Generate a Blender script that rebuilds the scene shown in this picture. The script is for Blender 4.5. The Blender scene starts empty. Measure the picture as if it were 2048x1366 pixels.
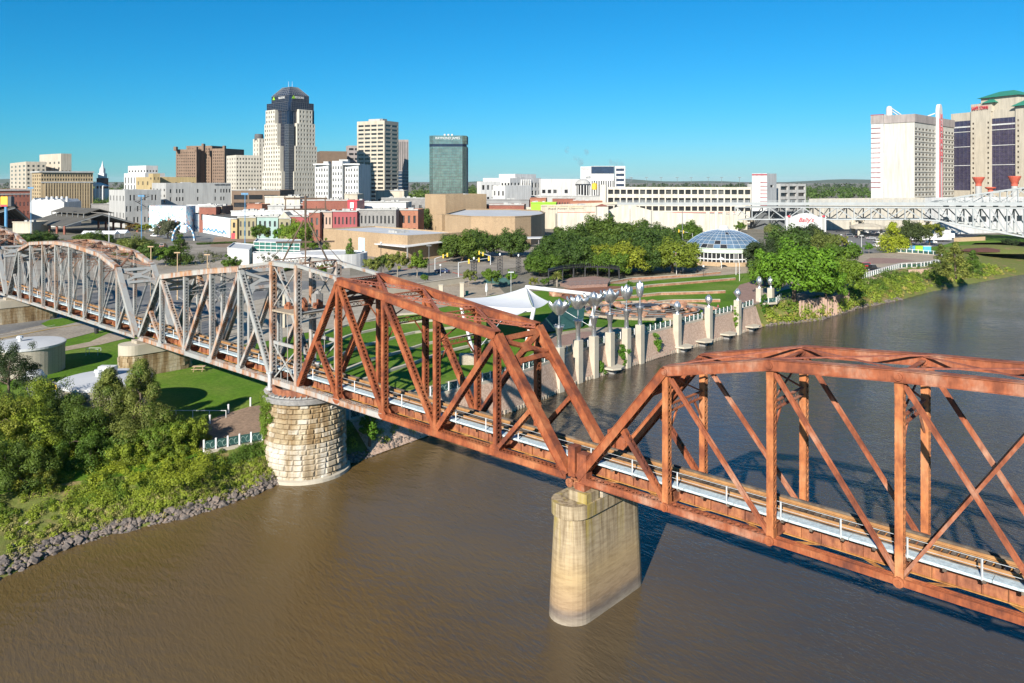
import bpy, bmesh, math, random
import numpy as np
from mathutils import Vector, Matrix
random.seed(7)
R = math.radians
sc = bpy.context.scene
COL = sc.collection
# ---------------------------------------------------------------- camera, sky, sun, exposure
F, CX, HY, CZ, GZ = 1560.0, 1024.0, 362.0, 34.5, 5.0     # focal length and horizon in photo pixels, camera and ground heights
cd = bpy.data.cameras.new('camera'); cam = bpy.data.objects.new('camera', cd); COL.objects.link(cam)
cam.location = (0, 0, CZ); cam.rotation_euler = (R(90), 0, 0)
cd.sensor_width = 36; cd.lens = F/2048*36; cd.shift_y = -(683-HY)/2048
cd.clip_start = .5; cd.clip_end = 60000
sc.camera = cam
SUN_AZ, SUN_EL = 22.0, 27.0        # shadows run this many degrees to the right of straight away from the camera
w = bpy.data.worlds.new('World'); sc.world = w; w.use_nodes = True
nt = w.node_tree; bg = nt.nodes['Background']
sky = nt.nodes.new('ShaderNodeTexSky'); sky.sky_type = 'NISHITA'; sky.sun_disc = False
sky.sun_elevation = R(SUN_EL); sky.sun_rotation = R(180+SUN_AZ)
sky.altitude = 0; sky.air_density = 1.0; sky.dust_density = .15; sky.ozone_density = 2.5
sp = nt.nodes.new('ShaderNodeSeparateColor'); cbn = nt.nodes.new('ShaderNodeCombineColor'); nt.links.new(sky.outputs[0], sp.inputs[0])      # clear-air grade over the whole sky
pw = nt.nodes.new('ShaderNodeMath'); pw.operation = 'POWER'; pw.inputs[1].default_value = 2.2; nt.links.new(sp.outputs[0], pw.inputs[0])
for i_, (src, gain) in enumerate(((pw.outputs[0], .0144), (sp.outputs[1], .51), (sp.outputs[2], .79))):
    ml = nt.nodes.new('ShaderNodeMath'); ml.operation = 'MULTIPLY'; ml.inputs[1].default_value = gain; nt.links.new(src, ml.inputs[0]); nt.links.new(ml.outputs[0], cbn.inputs[i_])
nt.links.new(cbn.outputs[0], bg.inputs[0])
bg.inputs[1].default_value = .082
sl = bpy.data.lights.new('sun', 'SUN'); so = bpy.data.objects.new('sun', sl); COL.objects.link(so)
sl.energy = 5.0; sl.angle = R(.53); sl.color = (1, .93, .82)
ld = Vector((math.sin(R(SUN_AZ))*math.cos(R(SUN_EL)), math.cos(R(SUN_AZ))*math.cos(R(SUN_EL)), -math.sin(R(SUN_EL))))
so.rotation_euler = ld.to_track_quat('-Z', 'Y').to_euler()
vs = sc.view_settings; vs.view_transform = 'Standard'; vs.look = 'None'; vs.gamma = 1; vs.exposure = .85; vs.use_curve_mapping = False
# ---------------------------------------------------------------- helpers
def G(x, y, z=GZ):
    Y = (CZ-z)*F/(y-HY); return Vector(((x-CX)/F*Y, Y, z))
def PX(x, Y): return (x-CX)/F*Y
def PZ(y, Y): return CZ-(y-HY)/F*Y
def AT(x, y, Y): return Vector((PX(x, Y), Y, PZ(y, Y)))
def V(*a): return Vector(a)
class MB:
    def __init__(s): s.v = []; s.f = []; s.m = []; s.k = 0
    def poly(s, pts):
        b = len(s.v); s.v += [tuple(p) for p in pts]; s.f.append(tuple(range(b, b+len(pts)))); s.m.append(s.k); return s
    def faces(s, vs, fs):
        b = len(s.v); s.v += [tuple(p) for p in vs]; s.f += [tuple(i+b for i in f) for f in fs]; s.m += [s.k]*len(fs); return s
    def obox(s, c, ax, ay, az):     # centre and three half-axis vectors
        c = Vector(c); ax = Vector(ax); ay = Vector(ay); az = Vector(az)
        p = [c+ax*i+ay*j+az*k for k in (-1, 1) for j in (-1, 1) for i in (-1, 1)]
        return s.faces(p, [(0,2,3,1), (4,5,7,6), (0,1,5,4), (2,6,7,3), (0,4,6,2), (1,3,7,5)])
    def box(s, x0, x1, y0, y1, z0, z1):
        return s.obox(((x0+x1)/2, (y0+y1)/2, (z0+z1)/2), ((x1-x0)/2, 0, 0), (0, (y1-y0)/2, 0), (0, 0, (z1-z0)/2))
    def bar(s, p, q, w, h, up=(0, 0, 1)):    # w across, h along up
        p = Vector(p); q = Vector(q); t = q-p; L = t.length
        if L < 1e-6: return s
        t /= L; up = Vector(up); x = t.cross(up)
        if x.length < 1e-4: x = t.cross(Vector((1, 0, 0)))
        x.normalize(); y = x.cross(t)
        return s.obox((p+q)/2, t*(L/2), x*(w/2), y*(h/2))
    def tube(s, p, q, r0, r1=None, n=8, cap=True):
        r1 = r0 if r1 is None else r1
        p = Vector(p); q = Vector(q); t = (q-p).normalized(); x = t.orthogonal().normalized(); y = t.cross(x)
        a = [p+(x*math.cos(2*math.pi*i/n)+y*math.sin(2*math.pi*i/n))*r0 for i in range(n)]
        b = [q+(x*math.cos(2*math.pi*i/n)+y*math.sin(2*math.pi*i/n))*r1 for i in range(n)]
        fs = [(i, (i+1) % n, n+(i+1) % n, n+i) for i in range(n)]
        if cap: fs += [tuple(range(n-1, -1, -1)), tuple(range(n, 2*n))]
        return s.faces(a+b, fs)
    def prism(s, poly, z0, z1, cap=True):
        n = len(poly); a = [(p[0], p[1], z0) for p in poly]+[(p[0], p[1], z1) for p in poly]
        fs = [(i, (i+1) % n, n+(i+1) % n, n+i) for i in range(n)]
        if cap: fs += [tuple(range(n-1, -1, -1)), tuple(range(n, 2*n))]
        return s.faces(a, fs)
    def lathe(s, c, prof, n=20, sx=1, sy=1):     # prof: (r, z)
        c = Vector(c); m = len(prof); vs = []
        for r, z in prof:
            for i in range(n):
                a = 2*math.pi*i/n; vs.append(c+Vector((r*sx*math.cos(a), r*sy*math.sin(a), z)))
        fs = [(j*n+i, j*n+(i+1) % n, (j+1)*n+(i+1) % n, (j+1)*n+i) for j in range(m-1) for i in range(n)]
        return s.faces(vs, fs)
    def mesh(s, name, mats, smooth=False):
        me = bpy.data.meshes.new(name); me.from_pydata(s.v, [], s.f)
        for mt in (mats if isinstance(mats, (list, tuple)) else [mats]): me.materials.append(MAT[mt] if isinstance(mt, str) else mt)
        if any(s.m): me.polygons.foreach_set('material_index', s.m)
        if smooth: me.polygons.foreach_set('use_smooth', [True]*len(me.polygons))
        me.update(); return me
    def build(s, name, mats, parent=None, smooth=False, **tags):
        return link(name, s.mesh(name, mats, smooth), parent, **tags)
def link(name, me, parent=None, loc=None, rz=None, scale=None, label=None, cat=None, group=None, kind=None):
    o = bpy.data.objects.new(name, me); COL.objects.link(o)
    if parent is not None:
        o.parent = parent
        pl = parent.get('_o')
        if pl is not None: o.matrix_parent_inverse = Matrix.Translation(-Vector(pl))
    if loc is not None: o.location = loc
    if rz is not None: o.rotation_euler = (0, 0, rz)
    if scale is not None: o.scale = scale
    return tag(o, label, cat, group, kind)
def tag(o, label=None, cat=None, group=None, kind=None):
    for k, v in (('label', label), ('category', cat), ('group', group), ('kind', kind)):
        if v: o[k] = v
    return o
def thing(name, label, cat, loc, group=None):     # an Empty at the base; parts are written in world coordinates
    o = bpy.data.objects.new(name, None); COL.objects.link(o); o.location = loc; o['_o'] = list(loc); o.empty_display_size = .5
    return tag(o, label, cat, group)
def sub(o):       # lets a part written in world coordinates carry sub-parts
    o['_o'] = [0, 0, 0]; return o
def npmesh(name, verts, faces, mat, smooth=False):       # faces: (n,4) or (n,3) int array
    me = bpy.data.meshes.new(name); n, k = faces.shape
    me.vertices.add(len(verts)); me.vertices.foreach_set('co', verts.astype(np.float32).ravel())
    me.loops.add(n*k); me.loops.foreach_set('vertex_index', faces.astype(np.int32).ravel())
    me.polygons.add(n); me.polygons.foreach_set('loop_start', np.arange(0, n*k, k, dtype=np.int32))
    me.polygons.foreach_set('loop_total', np.full(n, k, dtype=np.int32))
    if smooth: me.polygons.foreach_set('use_smooth', np.ones(n, dtype=bool))
    for m in (mat if isinstance(mat, (list, tuple)) else [mat]): me.materials.append(MAT[m])
    me.update(calc_edges=True); return me
def copy_tree(o, loc, rz=0, scale=1, label=None, group=None, swap=None):
    r = o.copy(); COL.objects.link(r); r.location = loc; r.rotation_euler = (0, 0, rz); r.scale = (scale,)*3 if not hasattr(scale, '__len__') else scale
    if label: r['label'] = label
    if group: r['group'] = group
    for c in o.children:
        q = c.copy(); COL.objects.link(q); q.parent = r; q.matrix_parent_inverse = c.matrix_parent_inverse
        if swap and c.data and c.data.name in swap: q.data = swap[c.data.name]
        for g in c.children:
            h = g.copy(); COL.objects.link(h); h.parent = q; h.matrix_parent_inverse = g.matrix_parent_inverse
    return r
# ---------------------------------------------------------------- materials
MAT = {}
def nodes(name):
    m = bpy.data.materials.new(name); m.use_nodes = True; MAT[name] = m
    return m, m.node_tree, m.node_tree.nodes['Principled BSDF']
def ramp(nt, stops):
    r = nt.nodes.new('ShaderNodeValToRGB'); e = r.color_ramp.elements
    while len(e) < len(stops): e.new(.5)
    for i, (p, c) in enumerate(stops): e[i].position = p; e[i].color = (*c, 1)
    return r
def pos(nt, sc_=(1, 1, 1), local=False):
    if local: g = nt.nodes.new('ShaderNodeTexCoord'); out = g.outputs['Object']
    else: g = nt.nodes.new('ShaderNodeNewGeometry'); out = g.outputs['Position']
    mp = nt.nodes.new('ShaderNodeMapping'); mp.inputs['Scale'].default_value = sc_; nt.links.new(out, mp.inputs[0]); return mp.outputs[0]
def noise(nt, vec, scale, detail=4, rough=.6):
    n = nt.nodes.new('ShaderNodeTexNoise'); n.inputs['Scale'].default_value = scale; n.inputs['Detail'].default_value = detail
    n.inputs['Roughness'].default_value = rough; nt.links.new(vec, n.inputs['Vector']); return n.outputs['Fac']
def mix(nt, fac, a, b, mode='MIX'):
    m = nt.nodes.new('ShaderNodeMix'); m.data_type = 'RGBA'; m.blend_type = mode
    for sock, v in ((m.inputs[0], fac), (m.inputs[6], a), (m.inputs[7], b)):
        if isinstance(v, (int, float)): sock.default_value = v
        elif isinstance(v, tuple): sock.default_value = (*v, 1)
        else: nt.links.new(v, sock)
    return m.outputs[2]
def bump(nt, b, h, strength, dist):
    n = nt.nodes.new('ShaderNodeBump'); n.inputs['Strength'].default_value = strength; n.inputs['Distance'].default_value = dist
    nt.links.new(h, n.inputs['Height']); nt.links.new(n.outputs[0], b.inputs['Normal'])
def surf(name, c0, c1=None, scale=.5, rough=.8, metal=0, bumpd=0, c2=None, stretch=(1, 1, 1), spread=.18, fine=0, streak=0):
    """plain material: noise between two (three) colours, fine grain, optional relief"""
    m, nt, b = nodes(name)
    b.inputs['Roughness'].default_value = rough; b.inputs['Metallic'].default_value = metal
    if c1 is None: c1 = tuple(x*.82 for x in c0)
    p = pos(nt, stretch); n = noise(nt, p, scale)
    st = [(.5-spread, c1), (.5+spread, c0)] if c2 is None else [(.5-spread, c1), (.5, c0), (.5+spread, c2)]
    r = ramp(nt, st); nt.links.new(n, r.inputs[0]); col = r.outputs[0]
    if fine:
        n2 = noise(nt, p, fine, 3); r2 = ramp(nt, [(.3, (.7, .7, .7)), (.7, (1.15, 1.15, 1.15))]); nt.links.new(n2, r2.inputs[0])
        col = mix(nt, 1.0, col, r2.outputs[0], 'MULTIPLY')
    if streak:      # rain streaks and grime down walls
        n3 = noise(nt, pos(nt, (1, 1, .1)), .55, 5, .65); r3 = ramp(nt, [(.34, (1-streak,)*3), (.58, (1.04,)*3)]); nt.links.new(n3, r3.inputs[0]); col = mix(nt, 1.0, col, r3.outputs[0], 'MULTIPLY')
    nt.links.new(col, b.inputs['Base Color'])
    if bumpd: bump(nt, b, noise(nt, p, max(scale*4, fine or 0), 4), .6, bumpd)
    return m
def rusty(name, base, dark, pale, scale=.35, amt=.5, paint=None, pamt=.5):
    m, nt, b = nodes(name); b.inputs['Roughness'].default_value = .82
    p = pos(nt); st = pos(nt, (1, 1, .25))
    n1 = noise(nt, p, scale, 6, .65); r = ramp(nt, [(.36, dark), (.5, base), (.68, pale)]); nt.links.new(n1, r.inputs[0]); col = r.outputs[0]
    n2 = noise(nt, st, 2.6, 5, .7); r2 = ramp(nt, [(.36, (.5, .42, .4)), (.6, (1.1, 1.08, 1.05))]); nt.links.new(n2, r2.inputs[0])
    col = mix(nt, .65, col, r2.outputs[0], 'MULTIPLY')
    if paint:
        n3 = noise(nt, st, .9, 6, .7); r3 = ramp(nt, [(pamt-.09, (0, 0, 0)), (pamt+.09, (1, 1, 1))]); nt.links.new(n3, r3.inputs[0])
        col = mix(nt, r3.outputs[0], col, paint)
    nt.links.new(col, b.inputs['Base Color']); bump(nt, b, n2, .35, .02); return m
rusty('rust', (.28, .074, .024), (.12, .034, .018), (.38, .145, .06))
rusty('rust_top', (.27, .085, .05), (.19, .055, .034), (.31, .12, .075))
rusty('rust_pale', (.29, .085, .034), (.15, .042, .02), (.38, .22, .15))
rusty('rust_orange', (.42, .15, .05), (.24, .07, .028), (.48, .22, .1))
rusty('grey_rust', (.36, .17, .08), (.2, .08, .035), (.42, .27, .16), paint=(.36, .35, .33), pamt=.5)
rusty('grey_paint', (.33, .18, .1), (.23, .12, .07), (.4, .3, .2), paint=(.30, .305, .295), pamt=.41)
rusty('grey_brown', (.26, .12, .07), (.17, .08, .05), (.32, .2, .13), paint=(.33, .3, .27), pamt=.62)
rusty('dark_steel', (.10, .07, .05), (.06, .045, .035), (.16, .1, .06))
rusty('girder', (.27, .10, .05), (.16, .06, .035), (.4, .17, .07), scale=.8)
rusty('flange', (.43, .21, .055), (.27, .12, .045), (.48, .28, .09), scale=.8)
surf('timber', (.11, .085, .065), (.055, .042, .034), 1.2, .9, c2=(.17, .14, .11), stretch=(1, 1, 1), bumpd=.01)
surf('rail_steel', (.42, .24, .1), (.3, .15, .06), 1.5, .55, metal=.2)
surf('grating', (.50, .59, .61), (.43, .51, .54), 1.5, .6, fine=6)
surf('galv', (.62, .64, .65), (.5, .52, .53), 2, .45, metal=.3)
surf('silver', (.66, .67, .68), (.5, .51, .52), 2.5, .34, metal=.85)
surf('white_paint', (.62, .62, .61), (.55, .55, .54), .6, .55)
surf('white_fabric', (.66, .67, .68), (.6, .61, .62), .3, .7)
surf('black_steel', (.03, .03, .032), (.02, .02, .022), 2, .5)
surf('dark_green', (.03, .085, .075), (.02, .06, .055), 1.5, .5)
surf('pale_green', (.3, .42, .38), None, 1.5, .5)
surf('concrete', (.36, .31, .24), (.28, .24, .18), .5, .9, fine=5, bumpd=.01, c2=(.42, .37, .29))
surf('concrete_pale', (.46, .415, .33), (.38, .34, .27), .4, .9)
surf('concrete_grey', (.27, .262, .25), (.2, .195, .19), .35, .9, fine=3)
surf('asphalt', (.155, .153, .15), (.115, .114, .114), .12, .92, c2=(.2, .195, .185), fine=2, bumpd=.004)
surf('asphalt_tan', (.27, .235, .19), (.21, .18, .145), .15, .92, c2=(.33, .29, .235), fine=2)
surf('paving_tan', (.34, .275, .2), (.28, .225, .16), .25, .9, fine=2.5, c2=(.39, .325, .24))
surf('paving_pink', (.29, .185, .15), (.24, .15, .12), .4, .9, fine=3)
surf('paving_brown', (.28, .19, .13), (.22, .15, .1), .3, .9, fine=3)
surf('soil', (.23, .12, .065), (.16, .085, .05), .35, .95, fine=3, c2=(.3, .19, .11), bumpd=.05)
surf('mulch', (.12, .045, .03), (.08, .03, .022), .8, .95, fine=3, bumpd=.04)
surf('riprap_ground', (.2, .17, .145), (.12, .1, .085), 1.6, .95, fine=4, bumpd=.1)
surf('line_white', (.7, .7, .68), None, 1, .7)
surf('line_yellow', (.6, .38, .05), None, 1, .7)
surf('red_kerb', (.5, .1, .06), None, 1, .7)
surf('rock', (.155, .13, .115), (.07, .063, .06), 2.2, .92, c2=(.25, .19, .15), fine=6)
surf('red_rock', (.36, .185, .11), (.25, .115, .07), .7, .9, c2=(.44, .29, .2), fine=3)
def lawnmat(name, a, b_, c, sc1=.06):
    m, nt, b = nodes(name); b.inputs['Roughness'].default_value = .95; b.inputs['Specular IOR Level'].default_value = .15
    p = pos(nt); n = noise(nt, p, sc1, 5, .65); r = ramp(nt, [(.34, a), (.5, b_), (.68, c)]); nt.links.new(n, r.inputs[0])
    n2 = noise(nt, p, 2.5, 4, .7); r2 = ramp(nt, [(.3, (.62, .66, .6)), (.7, (1.2, 1.16, 1.2))]); nt.links.new(n2, r2.inputs[0])
    nt.links.new(mix(nt, 1.0, r.outputs[0], r2.outputs[0], 'MULTIPLY'), b.inputs['Base Color']); bump(nt, b, noise(nt, p, 9, 3), .8, .06)
lawnmat('lawn', (.065, .14, .010), (.09, .185, .012), (.15, .21, .035))
lawnmat('bank_soil', (.16, .16, .05), (.14, .17, .04), (.25, .17, .09), .3)
lawnmat('far_land', (.10, .105, .07), (.23, .205, .165), (.15, .145, .125), .02)
def leafmat(name, c, var=.35, trans=.25):
    m, nt, b = nodes(name); b.inputs['Roughness'].default_value = .6; b.inputs['Specular IOR Level'].default_value = .25
    p = pos(nt); n = noise(nt, p, .55, 3, .6)
    lo = tuple(x*(1-var) for x in c); hi = (c[0]*(1+var*1.3), c[1]*(1+var), c[2]*(1+var*.5))
    r = ramp(nt, [(.3, lo), (.5, c), (.72, hi)]); nt.links.new(n, r.inputs[0])
    oi = nt.nodes.new('ShaderNodeObjectInfo'); ro_ = ramp(nt, [(0, (.75, .8, .8)), (.5, (1, 1, 1)), (1, (1.3, 1.15, .9))]); nt.links.new(oi.outputs['Random'], ro_.inputs[0]); vary = mix(nt, 1.0, r.outputs[0], ro_.outputs[0], 'MULTIPLY')
    tr = nt.nodes.new('ShaderNodeBsdfTranslucent'); ms = nt.nodes.new('ShaderNodeMixShader'); ms.inputs[0].default_value = trans
    nt.links.new(vary, b.inputs['Base Color']); nt.links.new(mix(nt, .4, vary, (.25, .3, .02)), tr.inputs[0])
    nt.links.new(b.outputs[0], ms.inputs[1]); nt.links.new(tr.outputs[0], ms.inputs[2]); nt.links.new(ms.outputs[0], nt.nodes['Material Output'].inputs[0])
leafmat('leaf_oak', (.065, .115, .022)); leafmat('leaf_dark', (.045, .07, .026)); leafmat('leaf_mid', (.10, .175, .022))
leafmat('leaf_bright', (.09, .2, .018)); leafmat('leaf_lime', (.23, .3, .025)); leafmat('leaf_yellow', (.21, .23, .03))
leafmat('leaf_cypress', (.16, .19, .042)); leafmat('leaf_grey', (.11, .12, .07)); leafmat('leaf_palm', (.17, .21, .07)); leafmat('leaf_autumn', (.2, .13, .04))
leafmat('leaf_far', (.06, .09, .035)); surf('hill_far', (.05, .075, .03), (.04, .06, .025), .001, .95); leafmat('leaf_ygreen', (.19, .25, .025)); leafmat('grass_bank', (.21, .28, .035)); leafmat('grass_dry', (.28, .27, .1))
surf('bark', (.14, .10, .07), (.08, .06, .045), 2, .95, stretch=(1, 1, .2)); surf('bark_pale', (.3, .26, .21), (.2, .17, .14), 2, .95)
def glass(name, c, rough=.08, metal=.0, spec=.5, grid=None):
    m, nt, b = nodes(name); b.inputs['Roughness'].default_value = rough; b.inputs['Metallic'].default_value = metal; b.inputs['Specular IOR Level'].default_value = spec
    n = noise(nt, pos(nt), .35, 2); r = ramp(nt, [(.4, tuple(x*.75 for x in c)), (.6, c)]); nt.links.new(n, r.inputs[0])
    oi = nt.nodes.new('ShaderNodeObjectInfo'); ro_ = ramp(nt, [(0, (.7,)*3), (.75, (1.2,)*3), (.82, (2.2, 2.1, 1.9)), (1, (3.6, 3.4, 3.0))]); nt.links.new(oi.outputs['Random'], ro_.inputs[0])
    nt.links.new(mix(nt, 1.0, r.outputs[0], ro_.outputs[0], 'MULTIPLY') if max(c) < .1 else r.outputs[0], b.inputs['Base Color'])
glass('window_dark', (.03, .033, .037)); glass('window_blue', (.035, .06, .11), .05, .3); glass('window_navy', (.03, .045, .085), .05, .35)
glass('window_green', (.27, .38, .34), .1, .72); glass('window_purple', (.085, .075, .13), .08, .4); glass('dome_glass', (.17, .27, .38), .12, .35)
glass('glass_teal', (.06, .2, .17), .08, .2); glass('window_brown', (.05, .04, .035)); glass('glass_clear', (.25, .32, .33), .05, .3)
def water(name):
    m, nt, b = nodes(name); b.inputs['Roughness'].default_value = .07; b.inputs['IOR'].default_value = 1.333; b.inputs['Specular IOR Level'].default_value = .5
    p = pos(nt); n = noise(nt, p, .012, 3); r = ramp(nt, [(.35, (.105, .066, .022)), (.65, (.125, .088, .04))]); nt.links.new(n, r.inputs[0])
    sx = nt.nodes.new('ShaderNodeSeparateXYZ'); nt.links.new(p, sx.inputs[0]); mr = nt.nodes.new('ShaderNodeMath'); mr.operation = 'MULTIPLY_ADD'; mr.inputs[1].default_value = .016; nt.links.new(sx.outputs[0], mr.inputs[0]); nt.links.new(noise(nt, p, .03, 3), mr.inputs[2])
    rr = ramp(nt, [(.3, (1, 1, 1)), (.85, (0, 0, 0))]); nt.links.new(mr.outputs[0], rr.inputs[0])
    nt.links.new(mix(nt, rr.outputs[0], (.062, .05, .038), r.outputs[0]), b.inputs['Base Color'])      # sky reflection painted into the base colour: greyer right, browner left
    def dirn(rot, sx, sy):
        mp = nt.nodes.new('ShaderNodeMapping'); mp.vector_type = 'TEXTURE'; mp.inputs['Rotation'].default_value = (0, 0, R(rot)); mp.inputs['Scale'].default_value = (sx, sy, 1); nt.links.new(p, mp.inputs[0]); return mp.outputs[0]
    a = noise(nt, dirn(-50, 2.3, .75), 2.1, 3, .6); c = noise(nt, dirn(-15, 1.8, .9), .5, 2, .5)
    ad = nt.nodes.new('ShaderNodeMath'); ad.operation = 'MULTIPLY_ADD'; ad.inputs[1].default_value = .55; nt.links.new(a, ad.inputs[0]); nt.links.new(c, ad.inputs[2])
    rn = noise(nt, dirn(-52, 2.6, .8), 1.25, 3, .6)          # sharp little crests
    def mth(op, x, y):
        m_ = nt.nodes.new('ShaderNodeMath'); m_.operation = op
        for k_, v_ in enumerate((x, y)):
            if v_ is None: continue
            if isinstance(v_, (int, float)): m_.inputs[k_].default_value = v_
            else: nt.links.new(v_, m_.inputs[k_])
        return m_.outputs[0]
    rd = mth('POWER', mth('SUBTRACT', 1.0, mth('MULTIPLY', mth('ABSOLUTE', mth('SUBTRACT', rn, .5), None), 2.0)), 7.0)
    hsum = mth('ADD', ad.outputs[0], mth('MULTIPLY', rd, .13))
    big = noise(nt, p, .028, 3); br = ramp(nt, [(.36, (.4,)*3), (.66, (1,)*3)]); nt.links.new(big, br.inputs[0])
    bm = nt.nodes.new('ShaderNodeBump'); bm.inputs['Distance'].default_value = .17; nt.links.new(br.outputs[0], bm.inputs['Strength']); nt.links.new(hsum, bm.inputs['Height']); nt.links.new(bm.outputs[0], b.inputs['Normal'])
water('water')
# ---------------------------------------------------------------- ground, river, banks
def smooth(t): t = max(0, min(1, t)); return t*t*(3-2*t)
def edge_z(k): return GZ-1.5*(1-smooth((k-56)/26))       # the riverside walk is lower beside the round pier; k runs along the bank
def GE(x, y):
    z = GZ
    for _ in range(12): q = G(x, y, z); z = edge_z(q.x*.6705+q.y*.7419)
    return G(x, y, z)
SHORE = [G(x, y, 0) for x, y in [(0,1158),(60,1130),(140,1092),(230,1068),(340,1043),(430,1019),(500,994),(560,966),(590,952),(640,943),(700,928),(760,907),(870,868),(940,838),(1000,808),(1060,792),(1108,778),(1145,766),(1210,740),(1300,709),(1360,691),(1440,669),(1480,657),(1530,653),(1640,640),(1720,616),(1800,600),(1860,584),(1950,566),(2048,549)]]
LOFF = [V(-9.5, 7.6), V(-8, 6.6), V(-6.8, 5.6), V(-5.4, 4.6), V(-4, 3.7)]
EDGE = [SHORE[i]+V(LOFF[i][0], LOFF[i][1], 3.5) for i in range(5)]+[GE(x, y) for x, y in [(408,906),(480,893),(548,882),(585,874),(630,862),(700,842),(760,824),(870,792),(940,772),(1010,755),(1060,738),(1108,720),(1150,703),(1210,688),(1300,664),(1345,653),(1408,638),(1466,623),(1500,613),(1540,601),(1600,600),(1665,590),(1720,561),(1800,538),(1862,533),(1890,516),(1950,484),(2048,482)]]
def edge_px(x): return min((EDGE[i].lerp(EDGE[i+1], t/20) for i in range(5, len(EDGE)-1) for t in range(21)), key=lambda p: abs(p.x/p.y*F+CX-x))
for i_, q_ in enumerate(SHORE):      # below the walled stretch the water stands close to the wall foot
    x_ = q_.x/q_.y*F+CX
    if 860 < x_ < 1500: e_ = edge_px(x_); SHORE[i_] = V(e_.x+.80, e_.y-.84, 0)
# the two lists run together along the bank
SB = [SHORE[i] for i in range(29)]
EDGE_L = [EDGE[0]+V(-50, -64, 0), *EDGE]; 
def resample(P, n):
    d = [0]
    for a, b in zip(P, P[1:]): d.append(d[-1]+(b-a).length)
    out = []
    for i in range(n):
        t = d[-1]*i/(n-1); k = 0
        while k < len(d)-2 and d[k+1] < t: k += 1
        out.append(P[k].lerp(P[k+1], (t-d[k])/max(1e-6, d[k+1]-d[k])))
    return out
SH_L = [SHORE[0]+V(-42, -70, 0), *SHORE]
EXT_E = [V(270, 420, GZ), V(420, 560, GZ), V(1500, 1300, GZ)]; EXT_S = [V(245, 330, 0), V(400, 430, 0), V(1500, 900, 0)]
E_ALL = EDGE_L+EXT_E; S_ALL = SH_L+EXT_S
def closest(P, q):
    best = None
    for a, b in zip(P, P[1:]):
        ab = b-a; t = max(0, min(1, (q-a).dot(ab)/max(1e-9, ab.dot(ab)))); c = a+ab*t; dd = (c-q).length
        if best is None or dd < best[0]: best = (dd, c)
    return best
def sheet(name, pts, mat, z=None, parent=None, kind='structure', **tags):
    bm = bmesh.new(); vs_ = [bm.verts.new((p[0], p[1], (p[2] if len(p) > 2 else GZ) if z is None else z)) for p in pts]
    f = bm.faces.new(vs_); bmesh.ops.triangulate(bm, faces=[f]); bmesh.ops.recalc_face_normals(bm, faces=bm.faces)
    if sum(f.normal.z for f in bm.faces) < 0: bmesh.ops.reverse_faces(bm, faces=bm.faces)
    me = bpy.data.meshes.new(name); bm.to_mesh(me); bm.free(); me.materials.append(MAT[mat]); return link(name, me, parent, kind=kind if parent is None else None, **tags)
STRIP = 22.0; DDX = Vector((-.7419, .6705, 0))
def ground_z(x, y):
    k = x*.6705+y*.7419; dz = GZ-edge_z(k)
    if dz < .01: return GZ
    d = closest([V(p.x, p.y, 0) for p in E_ALL], V(x, y, 0))[0]
    return GZ-dz*(1-smooth(d/(STRIP*.8)))
def GG(x, y, lift=0):
    z = GZ
    for _ in range(10): q = G(x, y, z); z = ground_z(q.x, q.y)
    q.z = z+lift; return q
es = resample(E_ALL[:19], 90); sv = []; ts = [0, 1, 2, 3.5, 5.5, 8, 11, 14, 18, STRIP]
for p_ in es:
    for t in ts:
        q = p_+DDX*t; sv.append((q.x, q.y, (ground_z(q.x, q.y) if t < STRIP else GZ) if t else p_.z))
nT = len(ts); sf = np.array([[i*nT+j, (i+1)*nT+j, (i+1)*nT+j+1, i*nT+j+1] for i in range(len(es)-1) for j in range(nT-1)])
link('lawn', npmesh('lawn', np.array(sv), sf, 'lawn', True), kind='structure')
sheet('ground', [(p.x+DDX.x*STRIP, p.y+DDX.y*STRIP) for p in es]+[(p.x, p.y) for p in E_ALL[19:-1]]+[(420, 900), (-700, 900), (-700, 20)], 'far_land', GZ)
mfar = MB()
for q4 in ([(-16000, -100), (-700, -100), (-700, 24000), (-16000, 24000)], [(-700, 900), (420, 900), (420, 24000), (-700, 24000)], [(420, 560), (1500, 1300), (1500, 24000), (420, 24000)], [(1500, 1300), (16000, 1500), (16000, 24000), (1500, 24000)]): mfar.poly([(*q_, GZ) for q_ in q4])
mfar.build('ground', 'far_land', kind='structure')
sheet('lawn', [(p.x+DDX.x*(STRIP-.3), p.y+DDX.y*(STRIP-.3)) for p in es[:80]]+[(p.x+DDX.x*62, p.y+DDX.y*62) for p in es[:80]][::-1], 'lawn', GZ+.008)
mw = MB(); mw.box(-3000, 6000, -120, 2500, -3, 0); mw.build('river_water', 'water', kind='structure')
rng = np.random.default_rng(3)
# bank between edge and waterline, with humps
def bankgrid(n=260, m=12):
    Er = E_ALL; out = []
    S = resample(S_ALL[:-2], n); grid = []
    for i, s in enumerate(S):
        e = closest([V(p.x, p.y, 0) for p in Er], V(s.x, s.y, 0))[1]; row = []; ez = edge_z(e.x*.6705+e.y*.7419)
        for j in range(m):
            t = j/(m-1)*1.18; q = V(e.x, e.y, 0).lerp(V(s.x, s.y, 0), t); z = ez*(1-t)**1.0 if t < 1 else -(t-1)*7
            if 900 < (e.x/max(1, e.y)*F+CX) < 1512 and 0 < t < 1: z -= .5*math.sin(math.pi*t)
            if 0 < j < m-1: z += random.uniform(-.16, .16); q += V(random.uniform(-.15, .15), random.uniform(-.15, .15), 0)
            row.append((q.x, q.y, max(z, -2) if j else ez-.02))
        grid.append(row)
    return grid
BG = bankgrid(); nB, mB_ = len(BG), len(BG[0])
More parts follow.
